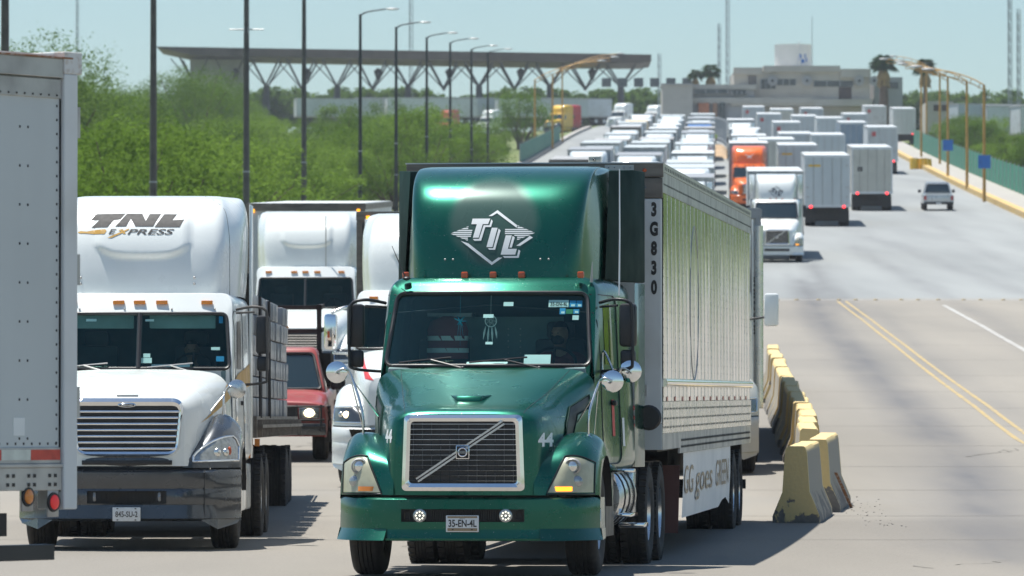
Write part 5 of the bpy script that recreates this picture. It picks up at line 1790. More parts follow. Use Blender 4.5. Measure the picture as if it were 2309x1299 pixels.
def columbia(root, paint, wing, detail=True, grille='bars', lamps='teardrop', lit=False, bumper_paint=None, split=True, deep_fair=True):
    D = detail
    h, hg = hood(root, CO_HOOD, paint, 5 if D else 3, 4 if D else 3)
    fend = {}
    for s in (-1, 1):
        o, g = fender(root, CO_FENDER, s, wing, 1.2, .63, 6 if D else 3, 5 if D else 3)
        fend[s] = (o, g)
        if lamps == 'teardrop':
            lo = lambda t: 1.0+.012*t
            hi = lambda t: 1.035+.225*math.sin(min(1, t*1.12)*PI/2)**.8*(1 if t < .9 else 1-.5*(t-.9)/.1)
            x0, x1 = .74, 1.205
        else:
            lo = lambda t: .985
            hi = lambda t: 1.205-.03*t
            x0, x1 = .72, 1.20
        hl = part('headlight', MB().grid(fender_patch(g, s, x0, x1, lo, hi, .018, 14)), M['lens_clear'] if lamps == 'teardrop' else M['slate'], root, 60)
        pt = fender_patch(g, s, x0-.01, x1+.006, lambda t: lo(t)-.01, lambda t: hi(t)+.012, .022, 14)
        rp = [c[0] for c in pt] + pt[-1][1:] + [c[-1] for c in reversed(pt[:-1])] + list(reversed(pt[0][1:-1]))
        part('headlight_rim', MB().tube(rp+[rp[0], rp[1]], .014 if lamps == 'teardrop' else .010, 6, cap=False), M['chrome'], hl, 60)
        pc = fender_patch(g, s, .92, 1.14, lambda t: 1.01, lambda t: 1.17, .012, 10)
        for i, j, r_ in ((3, 5, .05), (7, 5, .045)):
            c = Vector(pc[i][j])
            lit_here = lit and i == 3
            part('bulb', MB().sphere((c.x, c.y-.012, c.z), r_, .03, r_, 14, 10), M['warm_lit'] if lit_here else M['reflector'], hl, 80)
        if D and lamps == 'teardrop':
            c = Vector(pc[9][6])
            part('turn_signal', MB().sphere((c.x, c.y-.008, c.z), .022, .02, .05, 10, 8), M['amber_red'], hl, 80)
    # grille
    if grille == 'bars':
        def gring(hb_, ht_, z0, z1, r): return trap_ring(hb_, ht_, z0, z1, r)
        o1 = gring(.575, .635, 1.045, 1.695, .15); i1 = gring(.535, .585, 1.10, 1.61, .09)
        md = [((a[0]+b[0])/2, (a[1]+b[1])/2) for a, b in zip(o1, i1)]
        cv = lambda x: .02*x*x
        fr = MB().rings([[(x, .07+cv(x), z) for x, z in o1], [(x, .02+cv(x), z) for x, z in o1], [(x, -.015+cv(x), z) for x, z in md], [(x, .0+cv(x), z) for x, z in i1], [(x, .09+cv(x), z) for x, z in i1]])
        gb = part('grille', MB().prism(i1, .018, .024), M['black'], root)
        part('grille_frame', fr, M['chrome'], gb, 50)
        for k in range(7):
            z = 1.135+.41*k/6
            hw = .53+.05*(z-1.1)/.5
            bar = MB().tube([(x, -.002+cv(x), z) for x in [-hw+2*hw*i/14 for i in range(15)]], .016, 8)
            part('grille_bar', bar, M['chrome'], gb, 60)
        em = MB().sphere((0, -.012, 1.615), .105, .02, .028, 20, 8)
        eo = part('emblem', em, M['chrome'], gb, 60)
        part('emblem_field', MB().sphere((0, -.018, 1.615), .09, .018, .020, 20, 8), M['black_gloss'], eo, 60)
        tm = MB(); flat_text(tm, 'FREIGHTLINER', 0, 1.608, -.0375, .020, align='CENTER', sx=1.0, bold=.0004)
        part('emblem_lettering', tm, M['chrome'], eo, 0)
        part('hood_handle', MB().box(-.12, .12, .09, .13, 1.712, 1.735), M['alu_dull'], root, 35, .008)
    else:
        o1 = trap_ring(.40, .46, .98, 1.60, .08); i1 = trap_ring(.36, .41, 1.02, 1.55, .05)
        fr = MB().rings([[(x, .07, z) for x, z in o1], [(x, .0, z) for x, z in o1], [(x, -.01, z) for x, z in i1], [(x, .08, z) for x, z in i1]])
        gb = part('grille', MB().prism(i1, .018, .024), M['black'], root)
        part('grille_frame', fr, M['chrome'], gb, 50)
        if grille == 'vertical':
            for k in range(15):
                x = -.35+.7*k/14
                part('grille_bar', MB().box(x-.009, x+.009, -.02, .02, 1.03, 1.54), M['alu'], gb)
        else:
            for k in range(9):
                z = 1.06+.44*k/8
                part('grille_bar', MB().box(-.37, .37, -.02, .02, z-.012, z+.012), M['chrome'], gb)
    ch = MB()
    ch.grid(smooth_grid([[(x, y + .10*(abs(x)/.75)**3, z) for x in (-.78, -.55, 0, .55, .78)] for y, z in ((.06, .90), (.035, .93), (.0, 1.0), (.02, 1.045), (.07, 1.06))], 3, 3))
    part('nose_panel', ch, wing, root, 40)
    part('nose_slot', MB().box(-.50, .50, -.006, .03, .955, 1.005), M['black'], root, 35, .006)
    # bumper
    bp_ = bumper_paint or wing
    xs = [-1.24, -1.225, -1.19, -1.12, -1.0, -.85, -.62, -.44, -.2, 0, .2, .44, .62, .85, 1.0, 1.12, 1.19, 1.225, 1.24]
    def sb(x): return 0 if x < .5 else .55*((x-.5)/.74)**3.4 + .05*(x-.5)
    prof = [(.14, .905), (.02, .90), (-.015, .87), (-.02, .72), (.0, .69), (-.012, .665), (-.012, .525), (-.0, .51), (-.03, .36), (.1, .33)]
    bo = part('bumper', bumper_mesh(xs, prof, sb, (-.44, .44, .525, .665)), bp_, root, 40)
    part('bumper_slot', MB().box(-.5, .5, .06, .12, .5, .69), M['black'], bo)
    if D:
        me_ = MB()
        for i in range(40):
            x = -.30+.6*i/39; me_.box(x-.003, x+.003, .03, .05, .52, .67)
        for i in range(10):
            z = .53+.13*i/9; me_.box(-.3, .3, .032, .052, z-.003, z+.003)
        part('bumper_mesh', me_, M['frame'], bo)
        for s in (-1, 1):
            part('fog_lamp', MB().lathe([(.03, .075), (-.02, .072), (-.035, .05), (-.04, .001)], c=(s*.60, .005, .60), ax='y', n=22), M['slate'], bo, 50)
            part('tow_hook', MB().tube([(s*.36, .03, .56), (s*.36, -.0, .60), (s*.36, .03, .64)], .018, 8), M['galv'], bo)
        sm = MB()
        for s in (-1, 1): sm.box(s*.86-.0025, s*.86+.0025, -.022+sb(.86), .0+sb(.86), .36, .89)
        part('bumper_seam', sm, M['black'], bo)
    for s in (-1, 1):
        e = MB().add([(s*1.24, sb(1.24), .90), (s*1.24, .75, .90), (s*1.24, .72, .5), (s*1.24, sb(1.24), .36)], [(0, 1, 2, 3)])
        part('bumper_end', e, bp_, bo, 0)
        e = MB().add([(s*.82, .0, .345), (s*1.0, sb(1.0)-.02, .24), (s*1.2, sb(1.2)-.02, .30), (s*1.24, sb(1.24), .36), (s*1.0, sb(1.0), .36)], [(0, 1, 2, 3, 4)])
        part('bumper_lip', e, bp_, bo, 0)
    part('hood_gap', MB().box(-.9, .9, .2, .4, .86, .94), M['black'], root)
    P = dict(hb=1.085, ht=1.045, z0=.95, z1=2.90, yb=1.86, k=.5, c=.10, zk=2.0, w0=2.035, w1=2.67, wb=1.035, wt=.985, r=.15, rw=.07, roll=2.5, paint=paint,
             back=[(1.02, 2.35, 0), (1.05, 3.0, .0), (1.075, 3.4, .0), (1.075, 4.6, .0)], split=split, deep=3.6)
    shell, Y, op = cab(root, P, D)
    if D: door_lines(root, shell, 2.30, 3.2, 1.0, 2.70)
    def bump(x, z):
        u = abs(x)/.56; v = (3.78-z)/.60
        k = max(0, 1-u**4)
        lower = 3.30+.16*min(1, u)**4
        e = min(1, max(0, (z-lower)/.07)); e = e*e*(3-2*e)
        f_ = min(1, max(0, (3.95-z)/.25)); f_ = f_*f_*(3-2*f_)
        return .055*e*f_*min(1, k*2.2)
    fa = fairing(root, CO_FAIR, 4.6, paint, bump if deep_fair else None, nu=10 if D else 3, nv=9 if D else 3)
    for s in (-1, 1):
        bv = bvh_of(shell)
        gp = [(2.52, 2.04), (2.62, 2.58), (3.02, 2.60), (3.04, 2.04)]
        so = part('side_window', project(MB(), poly_geo([gp], 2), bv, 'x' if s > 0 else '-x', .006), M['side_glass'], root, 60)
        part('step_fairing', MB().box(s*1.02, s*1.16, 2.1, 4.5, .40, .94), paint, root, 35, .03)
        part('side_extender', MB().box(s*1.14, s*1.165, 4.45, 4.95, 1.0, 4.0), paint, root, 35, .006)
    chassis(root, .4, 7.8, 1.2, (5.8, 7.1))
    amb = M['amber'] if D else M['amber_red']
    for x in ((-.80, -.25, -.01, .245, .76) if D else (-.8, -.27, 0, .27, .8)):
        z = 2.80
        part('marker_light', MB().box(x-.066, x+.066, Y(x, z)-.028, Y(x, z)+.02, z-.022, z+.022), amb, root, 35, .006)
    return dict(hood=h, cab=shell, fairing=fa, fend=fend, bumper=bo, Y=Y, sb=sb)

# ------------------------------------------------------------------ 3. white tractor with dark wings
NX, NY, NH = -4.27, 66.4, .004
t = thing('semi_tractor', 'white tractor unit with dark grey wings, chrome bar grille and lettered roof fairing', 'truck', (NX, NY, zg(NY)), NH)
g = columbia(t, M['white'], M['slate'])
bf = bvh_of(g['fairing']); bh = bvh_of(g['hood']); bc = bvh_of(g['cab'])
def tl(pts):   # measured in a 2.9516x enlargement, corner (0, 420)
    return [((a/2.9516 - 330)/193.5, 1.5 + (942 - 420 - b/2.9516)/193.5) for a, b in pts]
TN = [[(655, 208), (852, 204), (822, 243), (778, 250), (738, 297), (630, 300), (683, 248), (620, 250)],
      [(862, 205), (962, 205), (990, 255), (1012, 207), (1087, 207), (1040, 293), (925, 293), (890, 240), (862, 292), (790, 293)],
      [(1108, 208), (1192, 209), (1165, 250), (1242, 245), (1215, 297), (1050, 297)]]
mb = MB()
for p in TN: project(mb, poly_geo([tl(p)], 3), bf, 'y', .005)
part('fairing_lettering', mb, M['decal_grey'], t, 0)
mb = MB()
project(mb, poly_geo([tl([(542, 328), (562, 322), (600, 326), (640, 318), (725, 311), (734, 322), (722, 342), (650, 344), (600, 338), (560, 338), (545, 335)])], 3), bf, 'y', .005)
project(mb, poly_geo([tl([(812, 318), (838, 312), (846, 322), (880, 306), (884, 312), (852, 330), (770, 368), (740, 368), (832, 328)])], 2), bf, 'y', .006)
project(mb, poly_geo([tl([(826, 312), (842, 312), (862, 342), (845, 342)])], 2), bf, 'y', .006)
part('fairing_mark', mb, M['decal_gold'], t, 0)
mb = MB()
def etext(s, x0, x1, y0, y1):
    vs, fs = text_geo(s, 1.0, bold=.012, shear=.28)
    mx = max(u for u, v in vs); mn = min(u for u, v in vs); mv = max(v for u, v in vs)
    q = [(x0+(u-mn)/(mx-mn)*(x1-x0), y1-(v/mv)*(y1-y0)) for u, v in vs]
    project(mb, (tl(q), fs), bf, 'y', .006)
etext('E', 748, 800, 310, 343); etext('PRESS', 872, 1182, 310, 346)
part('fairing_lettering', mb, M['decal_black'], t, 0)
# gold sweep on the hood flank and the cab side
for s, ax in ((1, 'x'), (-1, '-x')):
    mb = MB()
    project(mb, poly_geo([[(.35, 1.42), (.9, 1.56), (1.84, 1.86), (1.84, 1.70), (1.2, 1.585)]], 3), bh, ax, .007)
    project(mb, poly_geo([[(1.98, 1.86), (2.6, 1.98), (3.5, 2.06), (4.55, 2.12), (4.55, 1.86), (3.4, 1.82), (2.6, 1.76), (1.98, 1.70)]], 3), bc, ax, .007)
    part('gold_stripe', mb, M['decal_gold'], t, 0)
mb = MB()
for z in (3.02, 3.09):
    for x in (-.36-.35, .60):
        h_ = bf.ray_cast(Vector((x, -5, z)), Vector((0, 1, 0)))
        if h_[0] is not None: mb.sphere(h_[0], .016, n=10, k=6)
for x in (-.70, -.18, .36, .85): 
    mb.sphere((x, g['Y'](x, 2.72)-.004, 2.725), .012, n=8, k=6)
part('fairing_bolt', mb, M['alu_dull'], t)
# fairing seam
pts = []
for k in range(22):
    z = 2.90+1.17*k/21
    x = .985 - .12*max(0, (z-3.4)/.68)**2 - .25*max(0, (z-3.85)/.24)**2
    h_ = bf.ray_cast(Vector((x, -5, z)), Vector((0, 1, 0)))
    if h_[0] is not None: pts.append(h_[0]+Vector((0, -.001, 0)))
part('fairing_seam', MB().tube(pts, .004, 5), M['decal_grey'], t, 60)
pl = MB().box(-.155, .155, -.055, -.04, .33, .485)
po = part('number_plate', pl, M['plate'], t, 35, .006)
tm = MB(); flat_text(tm, '845-SU-2', 0, .378, -.0565, .088, align='CENTER', sx=.74, bold=.002)
for x in (-.10, .10): 
    for z in (.345, .47): tm.add([(x-.01, -.057, z-.006), (x+.01, -.057, z-.006), (x+.01, -.057, z+.006), (x-.01, -.057, z+.006)], [(0, 1, 2, 3)])
part('plate_lettering', tm, M['decal_grey'], po, 0)
mb = MB(); bf2 = bvh_of(g['fend'][1][0])
project(mb, text_geo('0250', .10, bold=.002, sx=.8), bf2, 'x', .004, place=(.85, 1.08))
part('wing_number', mb, M['plate'], t, 0)
mirror_set(t, 1, 1.09, 2.45, 2.72, 1.88, 1.40, M['lamp_brown'], M['black'], zc=2.43, h=.44, w=.16)
mirror_set(t, -1, 1.09, 2.45, 2.72, 1.88, 1.40, M['lamp_brown'], M['black'], zc=2.43, h=.44, w=.16)
round_mirror(t, (1.17, .98, 1.80), (1.02, .85, 1.46), 1, r=.108, m='alu', stay=(.86, .75, 1.52))
round_mirror(t, (-1.17, .98, 1.80), (-1.02, .85, 1.46), -1, r=.108, m='alu', stay=(-.86, .75, 1.52))
Y = g['Y']
for (x0, x1) in ((-.35, -.9), (.62, .1)):
    wm = MB().tube([(x0, Y(x0, 2.0)-.03, 1.99), ((x0+x1)/2, Y(.3, 2.07)-.035, 2.075)], [.014, .009], 6)
    wm.tube([(x1+(x0-x1)*k/5, Y(x1+(x0-x1)*k/5, 2.06)-.02, 2.05+.01*k) for k in range(6)], .009, 5)
    part('wiper', wm, M['alu_dull'], t)
for x0, x1, z0, z1, mm in ((.06, .16, 2.58, 2.605, 'paper'), (.05, .13, 2.165, 2.21, 'paper'), (.02, .15, 2.10, 2.16, 'paper'), (.82, .92, 2.25, 2.285, 'paper'), (.88, .97, 2.12, 2.18, 'decal_blue'), (.90, .945, 2.56, 2.64, 'decal_blue'), (-.62, -.5, 2.58, 2.61, 'paper')):
    mb = MB(); on_glass(mb, x0, x1, z0, z1, 0); part('windscreen_sticker', mb, M[mm], t, 0)
vis = MB().box(.10, .86, 2.33, 2.36, 2.50, 2.66).box(-.9, -.08, 2.33, 2.36, 2.50, 2.66)
part('sun_visor', vis, M['interior_grey'], t, 35, .012)
single('paper_sheet', MB().obox((0, 0, 0), (.22, 0, 0), (0, .05, .03), (0, .001, -.002)), M['paper'], 'sheet of pale paper behind the windscreen of the dark winged truck', 'paper', (NX+.36, NY+2.15, 2.08), 0)
build_person('person', 'driver in grey and red shirt behind the windscreen of the dark winged truck', (NX+.56, NY+3.0, 1.46), 0, SIT, M['shirt_grey'], M['trousers'], .014)
part('inner_lamp', MB().box(1.12, 1.16, 4.4, 4.5, 1.0, 1.08), M['amber'], t, 35)

# flatbed behind it: headboard, deck, wrapped block stacks
FX, FY = NX-.09, NY+5.35
fb = thing('flatbed_trailer', 'worn flatbed trailer with black headboard loaded with grey wrapped blocks', 'trailer', (FX, FY, zg(FY)), -.002)
dk = MB()
nP = 9
for k in range(nP):
    x0 = -1.25+2.5*k/nP
    part('deck_plank', MB().box(x0+.006, x0+2.5/nP-.006, .1, 14.5, 1.36, 1.42), M['wood'], fb, 0)
sr = MB()
for s in (-1, 1):
    sr.box(s*1.27-.03, s*1.27+.03, .05, 14.6, 1.18, 1.44)
    sr.box(s*1.36-.012, s*1.36+.012, .1, 14.5, 1.30, 1.34)
    for k in range(30): sr.box(s*1.325-.035, s*1.325+.035, .3+.48*k, .36+.48*k, 1.19, 1.40)
part('side_rail', sr, M['rail'], fb)
part('headboard', MB().box(-1.24, 1.24, .0, .1, 1.2, 3.16), M['frame'], fb, 0, .01)
fm = MB()
for s in (-1, 1): fm.box(s*.5-.07, s*.5+.07, .1, 14.5, .88, 1.18)
for k in range(18): fm.box(-1.25, 1.25, .4+.8*k, .48+.8*k, 1.2, 1.35)
part('frame_beam', fm, M['frame'], fb, 0)
dual_axle(fb, 3.2, .515, 'alu', 1.13)
dual_axle(fb, 11.2, .515, 'alu', 1.13); dual_axle(fb, 12.5, .515, 'alu', 1.13)
part('marker_light', MB().box(1.27, 1.33, .15, .25, 1.08, 1.17), M['amber'], fb)
for y_ in (1.2, 4.1): part('cargo_strap', MB().tube([(1.3, y_, 1.42), (1.29, y_, 2.9)], .02, 5), M['black'], fb)
rk = random.Random(5)
ORD = ['first', 'second', 'third', 'fourth', 'fifth', 'sixth', 'seventh']
for col in range(7):
    for side in (-1, 1):
        st = thing('block_stack', f'{ORD[col]} block stack from the black headboard, ' + ('far side of the deck' if side < 0 else 'side facing the red pickup'), 'block stack',
                   (FX+side*.63, FY+.75+col*1.75, zg(FY)+1.42), -.002, 0, 'wrapped block stacks on the flatbed')
        hrows = 6 if (col, side) not in ((2, -1), (5, 1)) else 5
        for r_ in range(hrows):
            for q in range(2):
                w2 = .575
                hh = .255
                b = MB().box(-w2+rk.uniform(-.012, .012), w2+rk.uniform(-.02, .012), -.40+.8*q-.38+.4, -.40+.8*q+.38+.4, r_*hh+.004, r_*hh+hh-.006)
                part('block', b, M['block'], st, 35, .018)

# ------------------------------------------------------------------ 4. white box trailer crossing at the picture edge
SX, SY, SH = -3.01, 40.6, 0
st = thing('box_trailer', 'white riveted box trailer with red and white tape along its sill, standing closest', 'trailer', (SX, SY, 0), 0)
st.rotation_euler = (0, 0, R(180+55))      # local +x runs along the side towards its nose
# local frame: x along the side (0 = rear corner), y into the box, z up
Ls, Hs = 13.0, 3.93
part('box_core', MB().box(.06, Ls, -2.5, -.03, 1.05, Hs-.03), M['white_matt'], st, 0)
pn = []
for k in range(11):
    x0 = .10+1.2*k
    part('side_panel', MB().box(x0, x0+1.196, -.03, .0, 1.30, 3.66), M['grey_sheet'], st, 0)
part('top_rail', MB().box(.09, Ls, -.06, .012, 3.66, 3.79).box(.09, Ls, -.06, .028, 3.80, Hs-.0), M['alu_dull'], st, 0, .004)
part('top_rail_cap', MB().box(.0, Ls, -.08, .04, Hs, Hs+.012), M['rust'], st)
part('trailer_roof', MB().box(.1, Ls, -2.5, -.05, Hs-.02, Hs+.03), M['white_matt'], st, 0)
bt = MB().box(.09, Ls, -.06, .012, 1.19, 1.30).box(.09, Ls, -.06, .03, 1.165, 1.19).box(.09, Ls, -.06, .02, 1.01, 1.165)
part('bottom_rail', bt, M['alu_dull'], st, 0, .004)
# rear corner post and header, rusty near the top
pr = MB().box(-.06, .085, -.20, .035, .88, Hs-.1)
part('corner_post', pr, M['white_matt'], st, 0, .01)
part('rear_header', MB().box(-.10, .088, -2.5, .038, Hs-.1, Hs+.05), M['white_rust'], st, 0, .006)
part('post_gasket', MB().box(.086, .094, -.02, .006, 1.0, 3.66), M['decal_black'], st)
for z_ in (1.5, 2.4, 3.4): part('door_hinge', MB().box(-.09, -.06, -.06, .03, z_, z_+.21), M['alu_dull'], st)
rv = MB()
def riv2(pts):
    for x, z in pts:
        r = .0085
        rv.add([(x, .006, z), (x-r, .0008, z-r), (x+r, .0008, z-r), (x+r, .0008, z+r), (x-r, .0008, z+r)], [(0, 1, 2), (0, 2, 3), (0, 3, 4), (0, 4, 1)])
for k in range(22):
    xb = .43+.60*k
    riv2([(xb, 1.36+.262*i) for i in range(9)]); riv2([(xb+.085, 1.36+.262*i) for i in range(9)])
riv2([(.125, 1.33+.095*i) for i in range(25)])
riv2([(.13+.085*i, 1.325) for i in range(140)])
part('rivet', rv, M['decal_black'], st, 0, kind='stuff')
rv = MB()
for i in range(150):
    x = .14+.085*i
    rv.box(x-.006, x+.006, .013, .017, 3.675, 3.687)
for i in range(40):
    for dx in (0, .06):
        for z in (1.05, 1.11): rv.box(.16+.22*i+dx-.011, .16+.22*i+dx+.011, .02, .026, z-.012, z+.012)
part('rail_bolt', rv, M['decal_black'], st, 0, kind='stuff')
for k in range(14):
    x = .10+.62*k
    part('reflective_tape', MB().box(x, x+.31, .012, .0145, 1.215, 1.285), M['red_tape'], st)
    part('reflective_tape', MB().box(x+.312, x+.615, .012, .0145, 1.215, 1.285), M['white_tape'], st)
for x, z, mm, nm in ((.17, .93, 'red_dim', 'tail_light'), (.44, .97, 'amber', 'marker_light')):
    part('lamp_bracket', MB().box(x-.06, x+.06, .0, .012, z-.10, 1.02), M['alu_dull'], st, 35, .02)
    part(nm, MB().lathe([(.012, .068), (.022, .064), (.024, .001)], c=(x, 0, z), ax='y', n=18, m=0), M['black'], st)
    part(nm, MB().sphere((x, .024, z), .046, .014, .05, 16, 10), M[mm], st, 60)
part('label_plate', MB().box(.46, .58, .0, .003, 1.38, 1.50), M['paper'], st)
part('underframe', MB().box(.3, Ls, -1.9, -.35, .84, 1.02), M['frame'], st, 0)
part('underride_guard', MB().box(.14, 2.4, -.12, .0, .54, .645), M['black'], st, 0, .004)
part('underride_guard', MB().box(1.2, 1.32, -.12, -.02, .65, .95).box(2.1, 2.22, -.12, -.02, .65, .95), M['frame'], st, 0)
part('splash_board', MB().box(.56, 2.2, -.10, -.07, .705, .86), M['frame'], st)
for x in (2.6, 3.9):
    for y in (-.35, -.66, -1.85, -2.16):
        o = wheel(st, x, y, .515, 1, 'dual'); o.rotation_euler = (0, 0, PI/2 if y > -1.2 else -PI/2)

# ------------------------------------------------------------------ 5. other trucks in the near queue
def place(name, label, cat, px, y, dz=0, head=.03, group=None):
    return thing(name, label, cat, (wx(px, y), y, zg(y)+dz), head, pitch_at(y+4), group)
YB = 88.5
t3 = place('semi_tractor', 'white tractor unit with lit headlamps, chrome bumper and red flash beside the green cab', 'truck', 927, YB, .0, .085)
columbia(t3, M['white'], M['white'], True, 'vertical', 'block', True, split=False)
bfx = bvh_of([c for c in t3.children if c.name.startswith('hood')][0])
part('red_flash', project(MB(), poly_geo([[(-.86, 1.92), (-.70, 1.62), (-.55, 1.60), (-.83, 1.80)]], 2), bfx, 'y', .006), M['decal_red'], t3, 0)
mb = MB().tube(smooth_line([(-1.08, 2.4, 2.62), (-1.2, 2.2, 2.66), (-1.42, 2.1, 2.58)], 5), .025, 8).tube([(-1.08, 2.35, 1.95), (-1.40, 2.1, 1.97)], .022, 8)
part('mirror_arm', mb, M['alu'], t3, 60)
o = part('mirror', MB().box(-1.53, -1.33, 2.02, 2.16, 2.02, 2.56), M['chrome'], t3, 35, .05)
part('marker_light', MB().box(-1.47, -1.44, 2.0, 2.03, 2.2, 2.3), M['amber_red'], o)
bmp = MB().grid([[(-.78, -.03, .46), (-.62, -.035, .46), (.62, -.035, .46), (.78, -.03, .46)], [(-.92, .0, .88), (-.7, -.035, .88), (.7, -.035, .88), (.92, .0, .88)]])
part('bumper_plate', bmp, M['chrome'], t3, 0)
tt = place('box_trailer', 'dark nosed box trailer behind the white cab with red flash', 'trailer', 992, YB+6.2, .0, .05)
box_trailer(tt, 15, 4.13, M['slate'], rail='rail')
part('marker_light', MB().box(-1.16, -1.1, -.03, 0, 3.98, 4.06), M['amber_lit'], tt)
YC = 126
t2 = place('semi_tractor', 'plain white high roof tractor unit with whip aerial behind the red pickup', 'truck', 677, YC, .0, .02)
columbia(t2, M['white'], M['white'], True, 'chrome', 'block', False)
part('aerial', MB().tube([(.42, 2.45, 2.85), (.42, 2.48, 4.0)], .012, 5), M['alu_dull'], t2)
tt = place('box_trailer', 'box trailer with weathered top rail behind the plain white high roof cab', 'trailer', 690, YC+6.3, 0, .02)
box_trailer(tt, 15, 4.26, M['grey_sheet'], rail='rail')
part('marker_light', MB().box(-1.2, -1.13, -.03, 0, 4.05, 4.13), M['amber_lit'], tt); part('marker_light', MB().box(1.13, 1.2, -.03, 0, 4.05, 4.13), M['amber_lit'], tt)
YD = 93.5
t4 = place('semi_tractor', 'white tractor unit mostly hidden behind the polished trailer, pale mirror showing', 'truck', 1532, YD, 0, .038)
columbia(t4, M['white'], M['cream'], False, 'chrome', 'block')
part('mirror', MB().box(1.33, 1.56, 1.9, 2.05, 2.3, 2.82), M['white'], t4, 35, .04)
part('mirror_arm', MB().tube([(1.05, 2.2, 2.4), (1.4, 2.0, 2.45)], .02, 6), M['black'], t4)
part('exhaust_stack', MB().cyl((1.26, 4.9, .9), (1.26, 4.9, 3.9), .07, 12), M['alu'], t4)
tt = place('box_trailer', 'grey ribbed corner box trailer behind the half hidden white cab', 'trailer', 1539, YD+6.5, 0, .038)
box_trailer(tt, 15, 4.2, M['alu_dull'], rail='galv')
rb = MB()
for z in (3.55, 3.85): rb.box(-1.32, 1.33, -.03, .0, z-.04, z+.04)
part('nose_rib', rb, M['galv'], tt)
tm = MB()
for k, ch in enumerate('53083'): flat_text(tm, ch, 1.2, 2.9-.2*k, -.012, .2, align='CENTER', sx=.7, bold=.01)
part('unit_number', tm, M['decal_black'], tt, 0)

# red pickup with grille guard and a dark rack
YR = 99
pk = place('pickup_truck', 'faded red pickup with black grille guard and one headlamp lit', 'pickup truck', 602, YR, 0, .0)
body = [(.0, [(0, .98), (.6, .97), (.86, .93), (.93, .80), (.95, .6), (.93, .42)]),
        (.12, [(0, 1.02), (.62, 1.01), (.90, .96), (.97, .82), (.985, .6), (.97, .40)]),
        (.9, [(0, 1.10), (.66, 1.09), (.92, 1.03), (.99, .85), (1.0, .6), (.98, .40)]),
        (1.55, [(0, 1.16), (.70, 1.15), (.94, 1.08), (1.0, .88), (1.01, .6), (.99, .40)]),
        (5.3, [(0, 1.16), (.70, 1.15), (.95, 1.10), (1.0, .9), (1.01, .6), (.99, .45)])]
hood(pk, body, M['red_faded'], 4, 4, name='body')
Pk = dict(hb=.93, ht=.74, z0=1.02, z1=1.83, yb=1.50, k=.75, c=.1, zk=1.15, w0=1.16, w1=1.75, wb=.85, wt=.70, r=.12, rw=.07, paint=M['red_faded'],
          back=[(1.02, 2.4, 0), (1.0, 3.2, 0), (.98, 3.4, 0)])
csh, Yp, opp = cab(pk, Pk, False)
bv = bvh_of(csh)
for s in (-1, 1):
    part('side_window', project(MB(), poly_geo([[(2.05, 1.18), (2.3, 1.70), (3.1, 1.72), (3.15, 1.18)]], 2), bv, 'x' if s > 0 else '-x', .006), M['side_glass'], pk, 60)
    hl = part('headlight', MB().box(s*.70-.17, s*.70+.17, -.03, .02, .72, .90), M['lens_clear'], pk, 35, .02)
    part('bulb', MB().sphere((s*.70, -.03, .81), .09, .03, .07, 14, 10), M['warm_lit'] if s > 0 else M['reflector'], hl, 60)
    part('mirror', MB().box(s*1.12-.12, s*1.12+.12, 1.9, 2.02, 1.14, 1.32), M['black'], pk, 35, .03)
    ar = MB()
    for y in (.95, 4.3):
        for k in range(9):
            a = PI*k/8
            ar.obox((s*.985, y+.47*math.cos(a), .40+.47*math.sin(a)), (.04, 0, 0), (0, .09*math.sin(a)+.02, .09*math.cos(a)), (0, .03*math.cos(a), .03*math.sin(a)))
    part('wheel_arch', ar, M['black'], pk)
    for y in (.95, 4.3):
        wheel(pk, s*.86, y, .38, s, 'car')
part('grille', MB().box(-.5, .5, -.02, .01, .72, .90), M['black'], pk)
part('bumper', MB().box(-.98, .98, -.12, .02, .44, .64), M['slate'], pk, 35, .03)
gg = MB()
for z in (.70, .92, .58): gg.tube([(-.95, -.12, z), (-.8, -.2, z), (.8, -.2, z), (.95, -.12, z)], .02, 6)
for x in (-.5, -.9, .5, .9): gg.tube([(x, -.19 if abs(x) < .8 else -.15, .5), (x, -.19 if abs(x) < .8 else -.15, .95)], .02, 6)
part('grille_guard', gg, M['black'], pk)
rk_ = MB()
for x in (-.9, -.1, .75): rk_.box(x-.04, x+.04, 3.5, 3.6, 1.1, 2.55)
for z in (1.75, 2.1, 2.5): rk_.box(-.95, .8, 3.5, 3.58, z-.035, z+.035)
for x in (-.9, .75): 
    for z in (2.1, 2.5): rk_.box(x-.04, x+.04, 3.5, 5.2, z-.035, z+.035)
rk_.box(-.95, .95, 3.45, 5.3, 1.15, 1.72)
part('cargo_rack', rk_, M['frame'], pk)
rkx = MB().obox((-.1, 3.47, 2.28), (.10, 0, .14), (0, .008, 0), (.02, 0, -.014)).obox((.12, 3.47, 2.28), (-.10, 0, .14), (0, .008, 0), (.02, 0, .014))
part('cargo_strap', rkx, M['decal_gold'], pk)
# ------------------------------------------------------------------ 6. outbound and inbound traffic up the bridge
def lane(off, y): return off + LEAN*y
def at_lane(name, label, cat, off, y, group=None, head=LEAN):
    return thing(name, label, cat, (lane(off, y), y, zg(y)), head, pitch_at(y+5), group)
